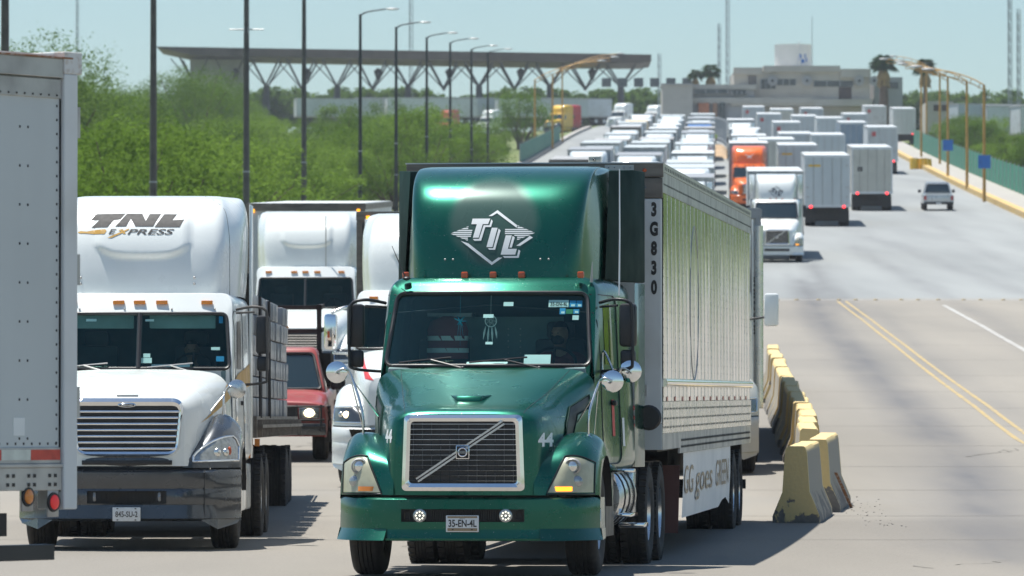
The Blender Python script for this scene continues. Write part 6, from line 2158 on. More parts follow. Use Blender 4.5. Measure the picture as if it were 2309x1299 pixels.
# white look-alike of the green tractor
t = thing('semi_tractor', 'white tractor unit with dark square grille and amber lamp driving down the open road', 'truck', (wx(1752, 276), 276, zg(276)), LEAN, pitch_at(281))
vnl(t, M['white'], M['white'], False, lit=True)
logo = MB()
fo = bvh_of([c for c in t.children if c.name.startswith('roof_fairing')][0])
for p in dia: project(logo, poly_geo([[(x*.9, z-.05) for x, z in lg(p)]], 0), fo, 'y', .01)
part('roof_emblem', logo, M['slate'], t, 0)
white_vnl = t
tt = thing('box_trailer', 'white box trailer behind the white cab driving down the open road', 'trailer', (wx(1752, 276)+LEAN*5.9, 281.9, zg(281.9)), LEAN, pitch_at(289))
box_trailer(tt, 15, 4.15, M['white_matt'])
t = thing('semi_tractor', 'bright orange tractor unit on the bridge behind the white one', 'truck', (wx(1690, 392), 392, zg(392)), LEAN, pitch_at(397))
columbia(t, M['orange'], M['orange'], False, 'chrome', 'block')
orange_t = t
bf = bvh_of([c for c in t.children if c.name.startswith('roof_fairing')][0])
part('fairing_mark', project(MB(), poly_geo([[(-.3, 3.55), (-.05, 3.42), (0, 3.46), (.05, 3.42), (.32, 3.58), (.08, 3.36), (.2, 3.25), (0, 3.32), (-.2, 3.25), (-.08, 3.36)]], 1), bf, 'y', .01), M['decal_white'], t, 0)
tt = thing('box_trailer', 'white box trailer behind the bright orange cab', 'trailer', (wx(1690, 392)+LEAN*5.6, 397.8, zg(397.8)), LEAN, pitch_at(405))
box_trailer(tt, 15, 4.25, M['white_matt'])
# outbound trailers seen from behind (px centre, y, paint, label)
OUT = [(1752, 432, 'cream', 'stained cream trailer rear peeking out beside the orange cab'),
       (1925, 560, 'blue_grey', 'blue grey trailer rear next to the ochre roadside cabinet'),
       (1815, 620, 'grey_sheet', 'grey trailer rear between two red marked ones far up'),
       (1764, 690, 'cream', 'small cream trailer rear near the terracotta panels'),
       (1866, 346, 'grey_sheet', 'pale grey trailer rear doors with lit tail lamps, closest behind the white oncoming cab'),
       (1967, 386, 'cream', 'cream trailer rear doors with lit tail lamps, beside the silver pickup'),
       (1800, 398, 'grey_sheet', 'grey trailer rear just beyond the pale one with lit tail lamps'),
       (1991, 520, 'shaded_white', 'white trailer rear standing alone near the yellow kerb'),
       (1868, 462, 'grey_sheet', 'darker grey trailer rear beyond the cream one'),
       (1795, 470, 'shaded_white', 'white trailer rear third in the lane of the pale grey one'),
       (1930, 640, 'shaded_white', 'white trailer rear with small red mark far up the bridge'),
       (1872, 600, 'grey_sheet', 'small grey trailer rear far up beside the red marked one'),
       (1775, 560, 'shaded_white', 'white trailer rear fourth in the lane of the pale grey one'),
       (1735, 640, 'grey_sheet', 'grey trailer rear below the dark window band of the terminal'),
       (1832, 700, 'shaded_white', 'white trailer rear close below the brown terminal door'),
       (1975, 730, 'shaded_white', 'white trailer rear at the foot of the thicker palm'),
       (2040, 700, 'grey_sheet', 'grey trailer rear by the thin palm'),
       (1700, 720, 'shaded_white', 'white trailer rear beside the terracotta panels')]
protos = {}
for px, y, pm, lab in OUT:
    key = pm
    if key not in protos:
        r = thing('box_trailer', lab, 'trailer', (0, 0, 0))
        box_trailer(r, 15.5, 4.12, M[pm], away=True)
        protos[key] = r
        o = r
    else:
        o = copy_tree(protos[key])
        o['label'] = lab
    o.location = (wx(px, y), y, zg(y)); o.rotation_euler = (pitch_at(y+6), 0, -LEAN)
    o['group'] = 'outbound trailers on the bridge'
    if y < 400:
        part('door_sign', MB().box(-.95, -.62, -.004, .0, 2.55, 2.85) if pm == 'cream' else MB().box(-1.1, -.4, -.004, 0, 3.45, 3.58), M['decal_grey'] if pm == 'cream' else M['yellow'], o)
    elif y in (520, 640):
        part('door_sign', MB().box(-.95, -.6, -.004, 0, 3.3, 3.7), M['decal_red'], o)
# inbound queue columns left of the open lanes: tractors and trailers nose to tail
rq = random.Random(21)
wt = at_lane('semi_tractor', '', 'truck', -1.3, 300); vnl(wt, M['white'], M['white'], False)
wc = at_lane('semi_tractor', '', 'truck', -4.6, 300); columbia(wc, M['white'], M['white'], False, 'chrome', 'block')
bc_ = at_lane('semi_tractor', '', 'truck', -1.3, 300); columbia(bc_, M['blue'], M['blue'], False, 'chrome', 'block')
yc_ = at_lane('semi_tractor', '', 'truck', -1.3, 300); columbia(yc_, M['yellow'], M['slate'], False, 'chrome', 'block')
rc_ = at_lane('semi_tractor', '', 'truck', -1.3, 300); columbia(rc_, M['red'], M['red'], False, 'chrome', 'block')
tw = at_lane('box_trailer', '', 'trailer', -1.3, 300); box_trailer(tw, 14.5, 4.12, M['white_matt'])
tg = at_lane('box_trailer', '', 'trailer', -1.3, 300); box_trailer(tg, 14.5, 4.12, M['grey_sheet'], roof=M['grey_sheet'])
tc_ = at_lane('box_trailer', '', 'trailer', -1.3, 300); box_trailer(tc_, 14.5, 4.12, M['cream'], roof=M['alu_dull'], rail='rail')
tb_ = at_lane('box_trailer', '', 'trailer', -1.3, 300); box_trailer(tb_, 14.5, 4.12, M['blue_grey'], roof=M['galv'])
first = {id(x): True for x in (wt, wc, bc_, yc_, rc_, tw, tg, tc_, tb_)}
NUM = ['front', 'second', 'third', 'fourth', 'fifth', 'sixth', 'seventh', 'eighth', 'ninth', 'tenth', 'eleventh', 'twelfth', 'thirteenth', 'fourteenth']
def use(proto, off, y, lab, group):
    if first.get(id(proto)):
        first[id(proto)] = False; o = proto
    else:
        o = copy_tree(proto)
    o.location = (lane(off, y), y, zg(y)); o.rotation_euler = (pitch_at(y+5), 0, -LEAN-rq.uniform(-.006, .006))
    o['label'] = lab; o['group'] = group; o.scale = (1, 1, rq.uniform(.95, 1.03))
    return o
cols = [(-7.7, 318, 'lamp post side', 9), (-4.5, 312, 'middle', 10), (-1.4, 262, 'open road side', 11)]
for off, y0, nm, n in cols:
    y = y0
    for k in range(n):
        pr_ = wt if rq.random() < .5 else wc
        cn = 'white'
        if nm == 'open road side' and k == 8: pr_, cn = bc_, 'blue'
        if nm == 'lamp post side' and k == 7: pr_, cn = yc_, 'yellow'
        trp = rq.choice((tw, tg, tg, tc_, tb_))
        use(pr_, off, y, f'{cn} queued tractor unit, {NUM[k]} in the {nm} column up the bridge', 'tractor units queued up the bridge')
        use(trp, off, y+5.9, f"{'white' if trp is tw else 'light grey' if trp is tg else 'cream' if trp is tc_ else 'blue grey'} queued box trailer, {NUM[k]} in the {nm} column up the bridge", 'box trailers queued up the bridge')
        y += 27 + rq.uniform(0, 17)
# inbound lane behind the orange one
for k, y in enumerate((440, 500, 575)):
    use(wc if k % 2 else wt, 2.5, y, f'white tractor unit, {NUM[k+1]} in the lane behind the orange cab', 'tractor units queued up the bridge')
    use(tw, 2.5, y+5.9, f'white box trailer, {NUM[k+1]} in the lane behind the orange cab', 'box trailers queued up the bridge')
# lorries waiting on the apron beyond the brush
APR = [(985, 905, 'r', 'small red tractor unit on the far apron under the canopy'), (1258, 860, 'r', 'larger red tractor unit near the ochre lamp posts'), (1238, 835, 'y', 'yellow tractor unit in front of the larger red one'),
       (1080, 905, 'w', 'white tractor unit on the far apron between black lamp posts'), (1378, 905, 'w', 'white tractor unit beneath the right canopy struts'.replace('right ', 'slanted ')), (1452, 905, 'w', 'white tractor unit by the beige guard block')]
for px, y, c, lab in APR:
    o = use({'r': rc_, 'y': yc_, 'w': wc}[c], 0, y, lab, 'lorries on the far apron')
    o.location = (wx(px, y), y, zg(y)-(1.2 if px < 1200 else .4)); o.rotation_euler = (0, 0, -.5)
for k, px in enumerate((665, 735, 800, 870, 950, 1030, 1120, 1175)):
    y = 940+5*(k % 3)
    o = use(tw if k % 2 else tg, 0, y, f'{NUM[k]} parked trailer of the pale row on the far apron'.replace('front', 'first'), 'parked trailers on the far apron')
    o.location = (wx(px, y), y, zg(y)+.3); o.rotation_euler = (0, 0, -1.35)
EXTRA = [(2150, 640, 'trailer behind the green fence and shrubs near the kerb lamps'), (2215, 640, 'pale trailer above the shrubs beyond the green fence'), (2290, 620, 'long pale trailer above the shrubs at the picture edge')]
for k, (px, y, lab) in enumerate(EXTRA):
    o = use(tw if k else tg, 0, y, lab, 'trailers parked beyond the green fence')
    o.location = (wx(px, y), y, zg(y)+1.0); o.rotation_euler = (0, 0, -1.2)
# silver pickup seen from behind
pk = thing('pickup_truck', 'silver crew cab pickup driving away near the yellow kerb', 'pickup truck', (wx(2117, 386), 386, zg(386)), LEAN, pitch_at(389))
pb_ = [(.0, [(0, 1.02), (.6, 1.02), (.88, 1.0), (.95, .9), (.96, .7), (.93, .5)]), (.1, [(0, 1.04), (.62, 1.04), (.92, 1.02), (.98, .9), (.99, .7), (.97, .45)]),
       (1.9, [(0, 1.06), (.64, 1.06), (.93, 1.04), (.99, .9), (1.0, .7), (.98, .45)]), (4.3, [(0, 1.08), (.64, 1.08), (.92, 1.05), (.98, .9), (.99, .7), (.97, .45)]), (5.5, [(0, 1.0), (.6, 1.0), (.86, .95), (.92, .85), (.93, .7), (.9, .5)])]
hood(pk, pb_, M['silver'], 3, 3, name='body')
Pq = dict(hb=.93, ht=.72, z0=1.0, z1=1.82, yb=1.95, k=.35, c=.05, zk=1.1, w0=1.14, w1=1.68, wb=.80, wt=.66, r=.14, rw=.08, paint=M['silver'], back=[(1.02, 2.6, 0), (1.0, 3.8, 0), (.95, 4.5, -.2)])
cab(pk, Pq, False)
part('tailgate', MB().box(-.74, .74, -.03, .02, .60, 1.0), M['silver'], pk, 35, .02)
for s in (-1, 1):
    part('tail_light', MB().box(s*.86-.08, s*.86+.08, -.03, .05, .70, .98), M['red_lens'], pk, 35, .015)
    part('mirror', MB().box(s*1.1-.1, s*1.1+.1, 3.9, 4.0, 1.1, 1.3), M['black'], pk, 35, .02)
    for y in (1.1, 4.6): wheel(pk, s*.84, y, .38, s, 'car')
part('bumper', MB().box(-.95, .95, -.10, .05, .42, .58), M['black'], pk, 35, .02)
part('number_plate', MB().box(-.17, .17, -.115, -.10, .46, .55), M['plate'], pk)

# ------------------------------------------------------------------ lamp posts, masts
def lamp_post(name, label, x, y, h, m, arm, r0=.13, r1=.07, heads=1, group=None, dz=0.0):
    t = thing(name, label, 'lamp post', (x, y, zg(y)+dz), LEAN, 0, group)
    mb = MB().tube([(0, 0, 0), (0, 0, h*.5), (0, 0, h)], [r0, (r0+r1)/2, r1], 12)
    part('post', mb, m, t, 60)
    part('base_plate', MB().box(-.22, .22, -.22, .22, 0, .05).box(-.16, .16, -.16, .16, .05, .3), m, t)
    jb = MB()
    for z in (2.4, 4.4): jb.lathe([(z-.03, r0*.9+.01), (z+.03, r0*.9+.01)], ax='z', n=12)
    part('post_band', jb, M['galv'], t)
    if arm:
        a = MB().tube(smooth_line([(0, 0, h-.1), (arm*.25, 0, h+.12), (arm, 0, h+.30)], 4), [.05]*4+[.04]*4+[.035], 8)
        part('lamp_arm', a, m, t, 60)
        hd = MB().sphere((arm+.35, 0, h+.30), .42, .16, .07, 12, 6)
        part('lamp_head', hd, M['galv'], t, 60)
    return t
P0 = [(10, .15, 15, 'lamp_brown'), (345, .15, 15.5, 'lamp_brown'), (555, .16, 15.5, 'lamp_brown'), (685, .15, 15, 'lamp_brown'), (812, .13, 12.8, 'lamp_dark'), (893, .13, 12.4, 'lamp_dark'),
      (962, .13, 12.0, 'lamp_dark'), (1015, .13, 11.8, 'lamp_dark'), (1063, .13, 11.4, 'lamp_dark'), (1100, .13, 11.2, 'lamp_dark')]
LAB = ['thick grey brown lamp post above the closest white trailer', 'tall grey brown lamp post above the lettered white roof fairing', 'tall grey brown post with thin crossbar behind the white high roof cab',
       'slim grey brown lamp post between the crossbar post and the first black one', 'first black lamp post, tallest with curved arm', 'second black lamp post in the row', 'third black lamp post in the row',
       'fourth black lamp post in the row', 'fifth black lamp post in the row', 'sixth black lamp post, the farthest']
for k, (px, r0, h, m) in enumerate(P0):
    y = 13500*20/(1600-px)
    h -= .55 if k >= 4 else 0
    o = lamp_post('lamp_post', LAB[k], wx(px, y), y, h, M[m], 1.5, r0, r0*.62, group='lamp posts along the brush side')
    if k == 2:
        part('crossbar', MB().tube([(-.75, 0, h-4.95), (.75, 0, h-4.95)], .03, 6).box(-.1, .1, -.1, .1, h-5.1, h-4.85), M['galv'], o)
# ochre posts with long arched arms
def arch_post(label, x, y, h, s, sign=False):
    t = thing('lamp_post', label, 'lamp post', (x, y, zg(y)+.2), LEAN, 0, 'ochre arched lamp posts along the bridge')
    part('post', MB().tube([(0, 0, 0), (0, 0, h)], [.12, .085], 10), M['lamp_yellow'], t, 60)
    a = MB()
    q = 1.0 if s > 0 else .55
    top = smooth_line([(0, 0, h), (s*1.5*q, 0, h+.8*q), (s*4.0*q, 0, h+1.6*q), (s*6.4*q, 0, h+1.9*q)], 5)
    a.tube(top, .04, 6)
    a.tube([(x_, y_, z_-.35) for x_, y_, z_ in top], .032, 6)
    for p in top[2::3]: a.tube([p, (p[0]+.15*s, p[1], p[2]-.36)], .03, 5)
    part('arched_arm', a, M['lamp_yellow'], t, 60)
    part('lamp_head', MB().sphere((s*6.8*q, 0, h+1.95*q), .5, .2, .1, 12, 6), M['galv'], t, 60)
    if sign:
        part('sign', MB().box(-.42, .42, -.2, -.16, 2.25, 3.15), M['sign_blue'], t, 0)
    return t
for k, (px, y, sg) in enumerate(((2220, 404, True), (2181, 448, False), (2138, 492, True), (2120, 560, False), (2078, 600, False), (2090, 680, False))):
    y2 = y
    arch_post(['ochre lamp post with blue sign, closest by the green fence', 'ochre lamp post without sign between the two signed ones', 'ochre lamp post with blue sign, second by the green fence', 'thin ochre lamp post beyond the second blue sign', 'ochre lamp post beside the yellow crash cushions', 'farthest ochre lamp post near the thin palm'][k],
              wx(px, y2), y2, 7.9 + .22*k, -1, sg)
for k, (px, y) in enumerate(((1206, 610), (1246, 655), (1268, 700))):
    arch_post(['ochre lamp post closest to the brush, above the queue', 'second ochre lamp post above the queue', 'third ochre lamp post above the queue by the red cab'][k], wx(px, y), y, 7.7+.35*k, 1)
def mast(label, px, y, h, wd, lattice=True):
    t = thing('radio_mast', label, 'mast', (wx(px, y), y, zg(y)), 0)
    mb = MB()
    if lattice:
        q = [(wd/2*math.cos(a), wd/2*math.sin(a)) for a in (.3, 2.4, 4.5)]
        for x, yy in q: mb.tube([(x, yy, 0), (x, yy, h)], .06, 4)
        n = int(h/1.3)
        for i in range(n):
            for j in range(3):
                a, b = q[j], q[(j+1) % 3]
                mb.tube([(a[0], a[1], i*1.3), (b[0], b[1], i*1.3+1.3)], .035, 3)
    else:
        mb.tube([(0, 0, 0), (0, 0, h)], [.09, .04], 5)
    part('mast_frame', mb, M['mast'], t, 0)
    return t
mast('pale lattice mast behind the second black lamp post', 926, 1010, 62, .75)
mast('faint lattice mast rising over the tall trees', 173, 1060, 70, .5)
mast('tall lattice mast beside the terminal building', 1641, 905, 40, .62)
mast('short lattice mast next to the tall one by the terminal', 1622, 930, 16, .5)
mast('thin rod aerial on the water tank', 1832, 889, 16.5, .2, False)
mast('lattice mast far beyond the canopy end', 1487, 1000, 12, .6)
mast('thin pylon beyond the green fence shrubs', 2278, 700, 18, .5)
mast('thin mast near the picture edge beyond the fence', 2298, 730, 16, .5)

# ------------------------------------------------------------------ canopy over the inspection lanes
CY = 960
cz0 = zg(CY)
cn = thing('canopy', 'long brown canopy on slanted struts over the far inspection lanes', 'canopy', (0, CY, 0), 0)
def cw(px): return wx(px, CY)
zt0, zt1 = wz(112, CY), wz(130, CY)
sl = MB()
rows = []
for px, tk in ((360, .15), (440, 1.3), (900, 1.4), (1300, 1.4), (1440, 1.3), (1466, 1.0)):
    f_ = (px-360)/1106
    top = zt0+(zt1-zt0)*f_
    rows.append([(cw(px), -9, top), (cw(px), -9, top-tk), (cw(px), 9, top-tk), (cw(px), 9, top)])
sl.rings(rows, cap0=True, cap1=True)
part('canopy_roof', sl, M['canopy'], cn, 30)
for k in range(13):
    px = 440+80*k
    zr = zt0+(zt1-zt0)*((px-360)/1106)-1.4
    cc = (px-CX)/F*CY
    sm = MB()
    low = wz(196+5*(k % 2), CY)
    for dx in (-2.3, 2.3):
        for yy in (-5, 5): sm.tube([(cc+dx, yy, zr+.1), (cc, yy*.6, low)], .16, 5)
    for dx in (-4.0, 4.0): sm.tube([(cc+dx, 0, zr+.1), (cc, 0, low)], .10, 5)
    part('strut', sm, M['canopy_leg'], cn, kind='stuff')
    if k % 2 == 0:
        part('column', MB().tube([(cc, 0, zg(CY)-3), (cc, 0, low+.2)], [.75, .5], 8), M['canopy_leg'], cn)
    else:
        part('lamp_shade', MB().lathe([(0, .15), (-.5, .7), (-1.9, .25), (-1.9, .001)], c=(cc+1, -6, wz(158, CY)), ax='z', n=8), M['lamp_dark'], cn)
part('canopy_block', MB().box(cw(430), cw(548), -3, 6, zg(CY), zt0-1.7), M['stucco_grey'], cn, 0)
for k in range(11):
    a = wx(1262+26*k, CY)
    if k > 4: part('booth_sign', MB().box(wx(1355+36*(k-5), CY), wx(1376+36*(k-5), CY), -9.6, -9.4, wz(203, CY), wz(183, CY)), M['slate'], cn)

# ------------------------------------------------------------------ terminal building, tank, blocks
BY = 885
def bx(px): return wx(px, BY)
def bz(py): return wz(py, BY)
bd = thing('terminal_building', 'beige flat roofed border terminal with dark window band', 'building', (0, BY, 0))
base = zg(BY)-2
def wall(x0, x1, y0, y1, d0, d1, m='stucco', nm='wall'):
    return part(nm, MB().box(bx(x0), bx(x1), d0, d1, bz(y0), bz(y1)), M[m], bd, 0)
wall(1655, 1962, 320, 160, 0, 16)
wall(1655, 1720, 168, 152, -.4, 2, nm='parapet'); wall(1722, 1895, 162, 148, -.5, 3, nm='parapet'); wall(1896, 1964, 175, 155, -.5, 3, nm='parapet')
wall(1648, 1966, 240, 225, -2.4, -.002, nm='ledge')
wall(1560, 1700, 320, 196, -2, 10, 'stucco_grey'); wall(1555, 1705, 203, 192, -2.5, 3, nm='ledge'); wall(1558, 1830, 235, 222, -2.6, -2.41, 'stucco', nm='ledge')
for x0, x1, y0, y1, m in ((1688, 1706, 198, 170, 'door_brown'), (1716, 1750, 200, 178, 'win_dark'), (1752, 1795, 192, 178, 'win_dark'), (1835, 1925, 195, 182, 'win_dark'), (1650, 1682, 215, 206, 'win_dark'), (1565, 1640, 213, 204, 'slate')):
    o = part('window', MB().box(bx(x0), bx(x1), -2.65 if x1 < 1690 and y1 > 200 else -.05, .1 if not (x1 < 1690 and y1 > 200) else -1.9, bz(y0), bz(y1)), M[m], bd, 0)
    fr_ = MB()
    yy = -2.72 if x1 < 1690 and y1 > 200 else -.12
    for q in range(4):
        xm = bx(x0)+(bx(x1)-bx(x0))*q/3
        fr_.box(xm-.06, xm+.06, yy, yy+.06, bz(y0), bz(y1))
    part('window_frame', fr_, M['stucco_grey'], o)
part('door', MB().box(bx(1892), bx(1921), -.06, .1, bz(236), bz(196)), M['door_brown'], bd, 0)
for px in (1742, 1820, 1938, 1972):
    part('round_ornament', MB().lathe([(0, .001), (0, .75), (.12, .75)], c=(bx(px), -.62, bz(182)), ax='y', n=16), M['stucco_grey'], bd)
    part('ornament_lamp', MB().sphere((bx(px), -.62, bz(182)), .25, .12, .25, 8, 6), M['win_dark'], bd)
for x0, x1, mm in ((1574, 1598, 'terracotta'), (1606, 1616, 'rust'), (1622, 1634, 'win_dark')):
    part('gate_panel', MB().box(bx(x0), bx(x1), -2.8, -2.45, bz(268), bz(234)), M[mm], bd, 0)
gb_ = thing('guard_block', 'plain beige cube building beside the canopy end', 'building', (0, BY, 0))
part('wall', MB().box(bx(1492), bx(1560), -5, 5, zg(BY)-2, bz(195)), M['stucco'], gb_, 0)
part('roof_edge', MB().box(bx(1490), bx(1562), -5.3, 5.3, bz(195), bz(192)), M['stucco_grey'], gb_, 0)
tk = thing('water_tank', 'white cylindrical water tank with blue emblem on the terminal roof', 'tank', (bx(1793), BY+6, bz(150)))
hT = bz(95)-bz(150)
part('tank_wall', MB().lathe([(0, 2.75), (hT*.97, 2.75), (hT, 2.8), (hT, .001)], ax='z', n=40), M['tank'], tk, 40)
em = MB()
for k in range(6):
    a = .30+.09*k
    em.obox((2.79*math.sin(a-.02), -2.79*math.cos(a), 1.35+.5*math.sin(k*1.9)), (.15, .05, .1*(-1)**k), (0, .01, 0), (0, 0, .28))
part('tank_emblem', em, M['sign_blue'], tk, 0)
part('tank_post', MB().tube([(.75, -2.9, 0), (.75, -2.9, hT+.4)], .09, 6), M['tank'], tk)
ann = thing('annex_building', 'grey annex with dark window band behind the thicker palm', 'building', (0, BY+4, 0))
part('wall', MB().box(bx(1975), bx(2040), 0, 12, zg(BY), bz(170)), M['stucco_grey'], ann, 0)
part('window', MB().box(bx(1990), bx(2030), -.1, .1, bz(196), bz(182)), M['win_dark'], ann, 0)
wh = thing('warehouse', 'low pale warehouse with dark openings beyond the green fence', 'building', (0, 0, 0))
wy = 760
part('wall', MB().box(wx(2092, wy), wx(2150, wy), wy, wy+14, zg(wy), wz(228, wy)), M['stucco'], wh, 0)
for x0, x1 in ((2106, 2118), (2124, 2136), (2142, 2149)):
    part('window', MB().box(wx(x0, wy), wx(x1, wy), wy-.1, wy+.1, wz(250, wy), wz(236, wy)), M['door_brown'], wh, 0)
# yellow crash cushions at the lane split by the kerb
cc_ = thing('crash_cushion', 'yellow crash cushion drums at the lane split beside the kerb', 'crash cushion', (wx(2062, 545), 545, zg(545)))
for dx, dy in ((0, 0), (.9, .3), (.4, 1.2), (1.3, 1.5)):
    part('drum', MB().lathe([(0, .4), (.5, .42), (1.0, .38), (1.0, .001)], c=(dx, dy, 0), ax='z', n=12), M['yellow'], cc_)
kx = thing('orange_cabinet', 'ochre roadside cabinet between trailers below the terminal', 'cabinet', (wx(1946, 560), 560, zg(560)))
part('cabinet_body', MB().box(-.6, .6, 0, .6, 0, 3.4), M['lamp_yellow'], kx, 0, .03); part('cabinet_door', MB().box(-.5, .5, -.03, 0, .3, 3.0), M['lamp_yellow'], kx, 0, .02)
# barrier fence of dark bars between queue and open lanes, far up
bf_ = thing('steel_barrier_fence', 'grey steel fence curving beside the queue below the terracotta panels', 'fence', (0, 0, 0))
pts = [(wx(1570, 760), 760), (wx(1605, 735), 735), (wx(1630, 705), 705), (wx(1642, 670), 670)]
for (ax, ay), (bx_, by_) in zip(pts, pts[1:]):
    for k in range(10):
        x = ax+(bx_-ax)*k/10; y = ay+(by_-ay)*k/10
        part('bar', MB().box(x-.06, x+.06, y-.06, y+.06, zg(y), zg(y)+2.9), M['galv'], bf_, 0)
    part('rail', MB().tube([(ax, ay, zg(ay)+2.8), (bx_, by_, zg(by_)+2.8)], .07, 5).tube([(ax, ay, zg(ay)+.4), (bx_, by_, zg(by_)+.4)], .07, 5), M['galv'], bf_)
for px, lab in ((1596, 'worker in yellow green vest on the earth ramp, nearer the queue'), (1612, 'worker in yellow green vest on the earth ramp, nearer the open road')):
    y = 668
    build_person('person', lab, (wx(px, y), y, zg(y)+.1), 0, STAND, M['hivis'], M['trousers'], .03, vest=M['hivis'], cap=M['hivis'], group='workers on the earth ramp')

# ------------------------------------------------------------------ green screen fence with posts
fe = thing('screen_fence', 'green mesh fence on posts along the pavement', 'fence', (0, 0, 0))
xo = EDGE_R+3.0
y = 330.0
while y < 660:
    s0, s1 = LEAN*y, LEAN*(y+5.9)
    pmb = MB().add([(xo+s0, y, zg(y)+.25), (xo+s1, y+5.9, zg(y+5.9)+.25), (xo+s1, y+5.9, zg(y+5.9)+2.15), (xo+s0, y, zg(y)+2.15),
                    (xo+s0+.03, y, zg(y)+.25), (xo+s1+.03, y+5.9, zg(y+5.9)+.25), (xo+s1+.03, y+5.9, zg(y+5.9)+2.15), (xo+s0+.03, y, zg(y)+2.15)],
                   [(0, 1, 2, 3), (7, 6, 5, 4), (0, 4, 5, 1), (3, 2, 6, 7), (0, 3, 7, 4), (1, 5, 6, 2)])
    part('mesh_panel', pmb, M['fence_green'], fe, 0)
    part('fence_post', MB().cyl((xo+s0, y-.05, zg(y)), (xo+s0, y-.05, zg(y)+2.3), .05, 6), M['galv'], fe)
    y += 6
# left side green fence
fl = thing('screen_fence', 'short green mesh fence at the foot of the ochre posts by the queue', 'fence', (0, 0, 0))
y = 560.0
while y < 700:
    s0, s1 = LEAN*y, LEAN*(y+5.9); xo2 = EDGE_L-.3
    part('mesh_panel', MB().obox((xo2+(s0+s1)/2, y+2.95, zg(y+3)+1.1), (.015, 0, 0), (LEAN*2.95, 2.95, (zg(y+5.9)-zg(y))/2), (0, 0, .9)), M['fence_green'], fl, 0)
    part('fence_post', MB().cyl((xo2+s0, y-.05, zg(y)), (xo2+s0, y-.05, zg(y)+2.2), .05, 6), M['galv'], fl)
    y += 6

# ------------------------------------------------------------------ vegetation
def leafy(name, seed, w_, h_, nclump, nleaf, ls, m, flat=.5, trunk=True, base=.15):
    """shrub/tree crown: clumps of small leaf sprays spread through an uneven volume, on branching stems"""
    r = random.Random(seed)
    vs, fs, tone = [], [], []
    cl = []
    for _ in range(nclump):
        for _t in range(20):
            a = r.uniform(0, 2*PI); u = r.random()**.45
            zz = base + (1-base)*r.random()**.75
            env = math.sin(PI*min(1, .18+.82*(1-zz)*1.0)**.8)**.6 if zz > base else .5
            rad = w_/2*u*max(.15, env)*(1+.25*math.sin(3*a+seed)+.15*math.sin(5*a+2*seed))
            p = Vector((rad*math.cos(a), rad*math.sin(a), h_*zz*(1-.25*(rad/(w_/2))**2)))
            break
        cl.append((p, r.uniform(.5, 1.0)*min(w_, h_)*.16, r.random()))
    for p, cr_, tn in cl:
        for _ in range(nleaf):
            d = Vector((r.gauss(0, 1), r.gauss(0, 1), r.gauss(0, .8))).normalized()*cr_*r.random()**.4
            c = p+d
            if c.z < .05: continue
            n = Vector((r.gauss(0, .6), r.gauss(0, .6), 1)).normalized() if r.random() < .55 else Vector((r.gauss(0, 1), r.gauss(0, 1), r.gauss(0, 1))).normalized()
            t1 = n.orthogonal().normalized(); a = r.uniform(0, 2*PI)
            t2 = n.cross(t1)
            e1 = (t1*math.cos(a)+t2*math.sin(a))*ls*r.uniform(.6, 1.3); e2 = n.cross(e1)*r.uniform(.28, .5)
            k = len(vs)
            vs += [c-e1, c+e2*.8, c+e1, c-e2]
            fs.append((k, k+1, k+2, k+3)); tone += [min(1, max(0, tn*.7+r.random()*.3))]*4
    me = bpy.data.meshes.new(name)
    me.from_pydata([tuple(v) for v in vs], [], fs)
    a = me.attributes.new('tone', 'FLOAT', 'POINT'); a.data.foreach_set('value', tone)
    me.materials.append(m)
    tm_ = MB()
    for p, cr_, tn in cl[::max(1, nclump//14)]:
        b0 = Vector((r.uniform(-.15, .15), r.uniform(-.15, .15), -.2))
        mid = b0.lerp(p, .5)+Vector((r.uniform(-.2, .2), r.uniform(-.2, .2), .1*h_))
        tm_.tube(smooth_line([tuple(b0), tuple(mid), tuple(p)], 3), [h_*.020*(1-.2*i) if i < 4 else h_*.005 for i in range(7)], 5)
    return me, tm_.mesh('trunk', M['bark'], 60)
SH = [leafy('crown', 10+k, w_, h_, n, 80, .088, M['leaf']) for k, (w_, h_, n) in enumerate(((5.2, 3.4, 90), (4.2, 2.6, 70), (6.2, 4.2, 120), (3.2, 2.2, 48), (5.0, 4.6, 95)))]
SHD = [leafy('crown', 40+k, w_, h_, n, 90, .095, M['leaf_dark']) for k, (w_, h_, n) in enumerate(((6.0, 5.2, 120), (4.6, 4.0, 90)))]
TRE = [leafy('crown', 60+k, w_, h_, n, 110, .105, M['leaf'] if k else M['leaf_dark'], base=.3) for k, (w_, h_, n) in enumerate(((9.0, 9.5, 190), (10.5, 8.5, 210)))]
def plant(kind, me, x, y, s, label, cat, group, rz, dz=0):
    t = thing(kind, label, cat, (x, y, terrain_z(x, y)+dz), rz, 0, group)
    t.scale = (s, s, s)
    link('crown', me[0], t); link('trunk', me[1], t)
    return t
rp = random.Random(99)
count = 0
GRP = 'mesquite shrubs on the slope beside the queue'
LBL = 'feathery green mesquite shrub in the dense brush behind the lamp posts'
tries = 0
placed = []
while count < 215 and tries < 6000:
    tries += 1
    y = 165 + 760*rp.random()**.85
    xl = wx(-60, y); xr = EDGE_L + LEAN*y - 4.0
    if xr-xl < 1: continue
    x = rp.uniform(xl, xr)
    px = CX+F*x/y
    if px > 1215 or (px > 560 and y > 690): continue
    dmin = 2.9 + y/260
    if any((x-a)**2+((y-b)*.45)**2 < dmin*dmin for a, b in placed): continue
    placed.append((x, y)); count += 1
    dark = rp.random() < .16
    me = rp.choice(SHD if dark else SH)
    sc = rp.uniform(.8, 1.5)*(1.0 if px > 900 else 1.15)
    plant('mesquite_shrub', me, x, y, sc, LBL, 'shrub', GRP, rp.uniform(0, 6))
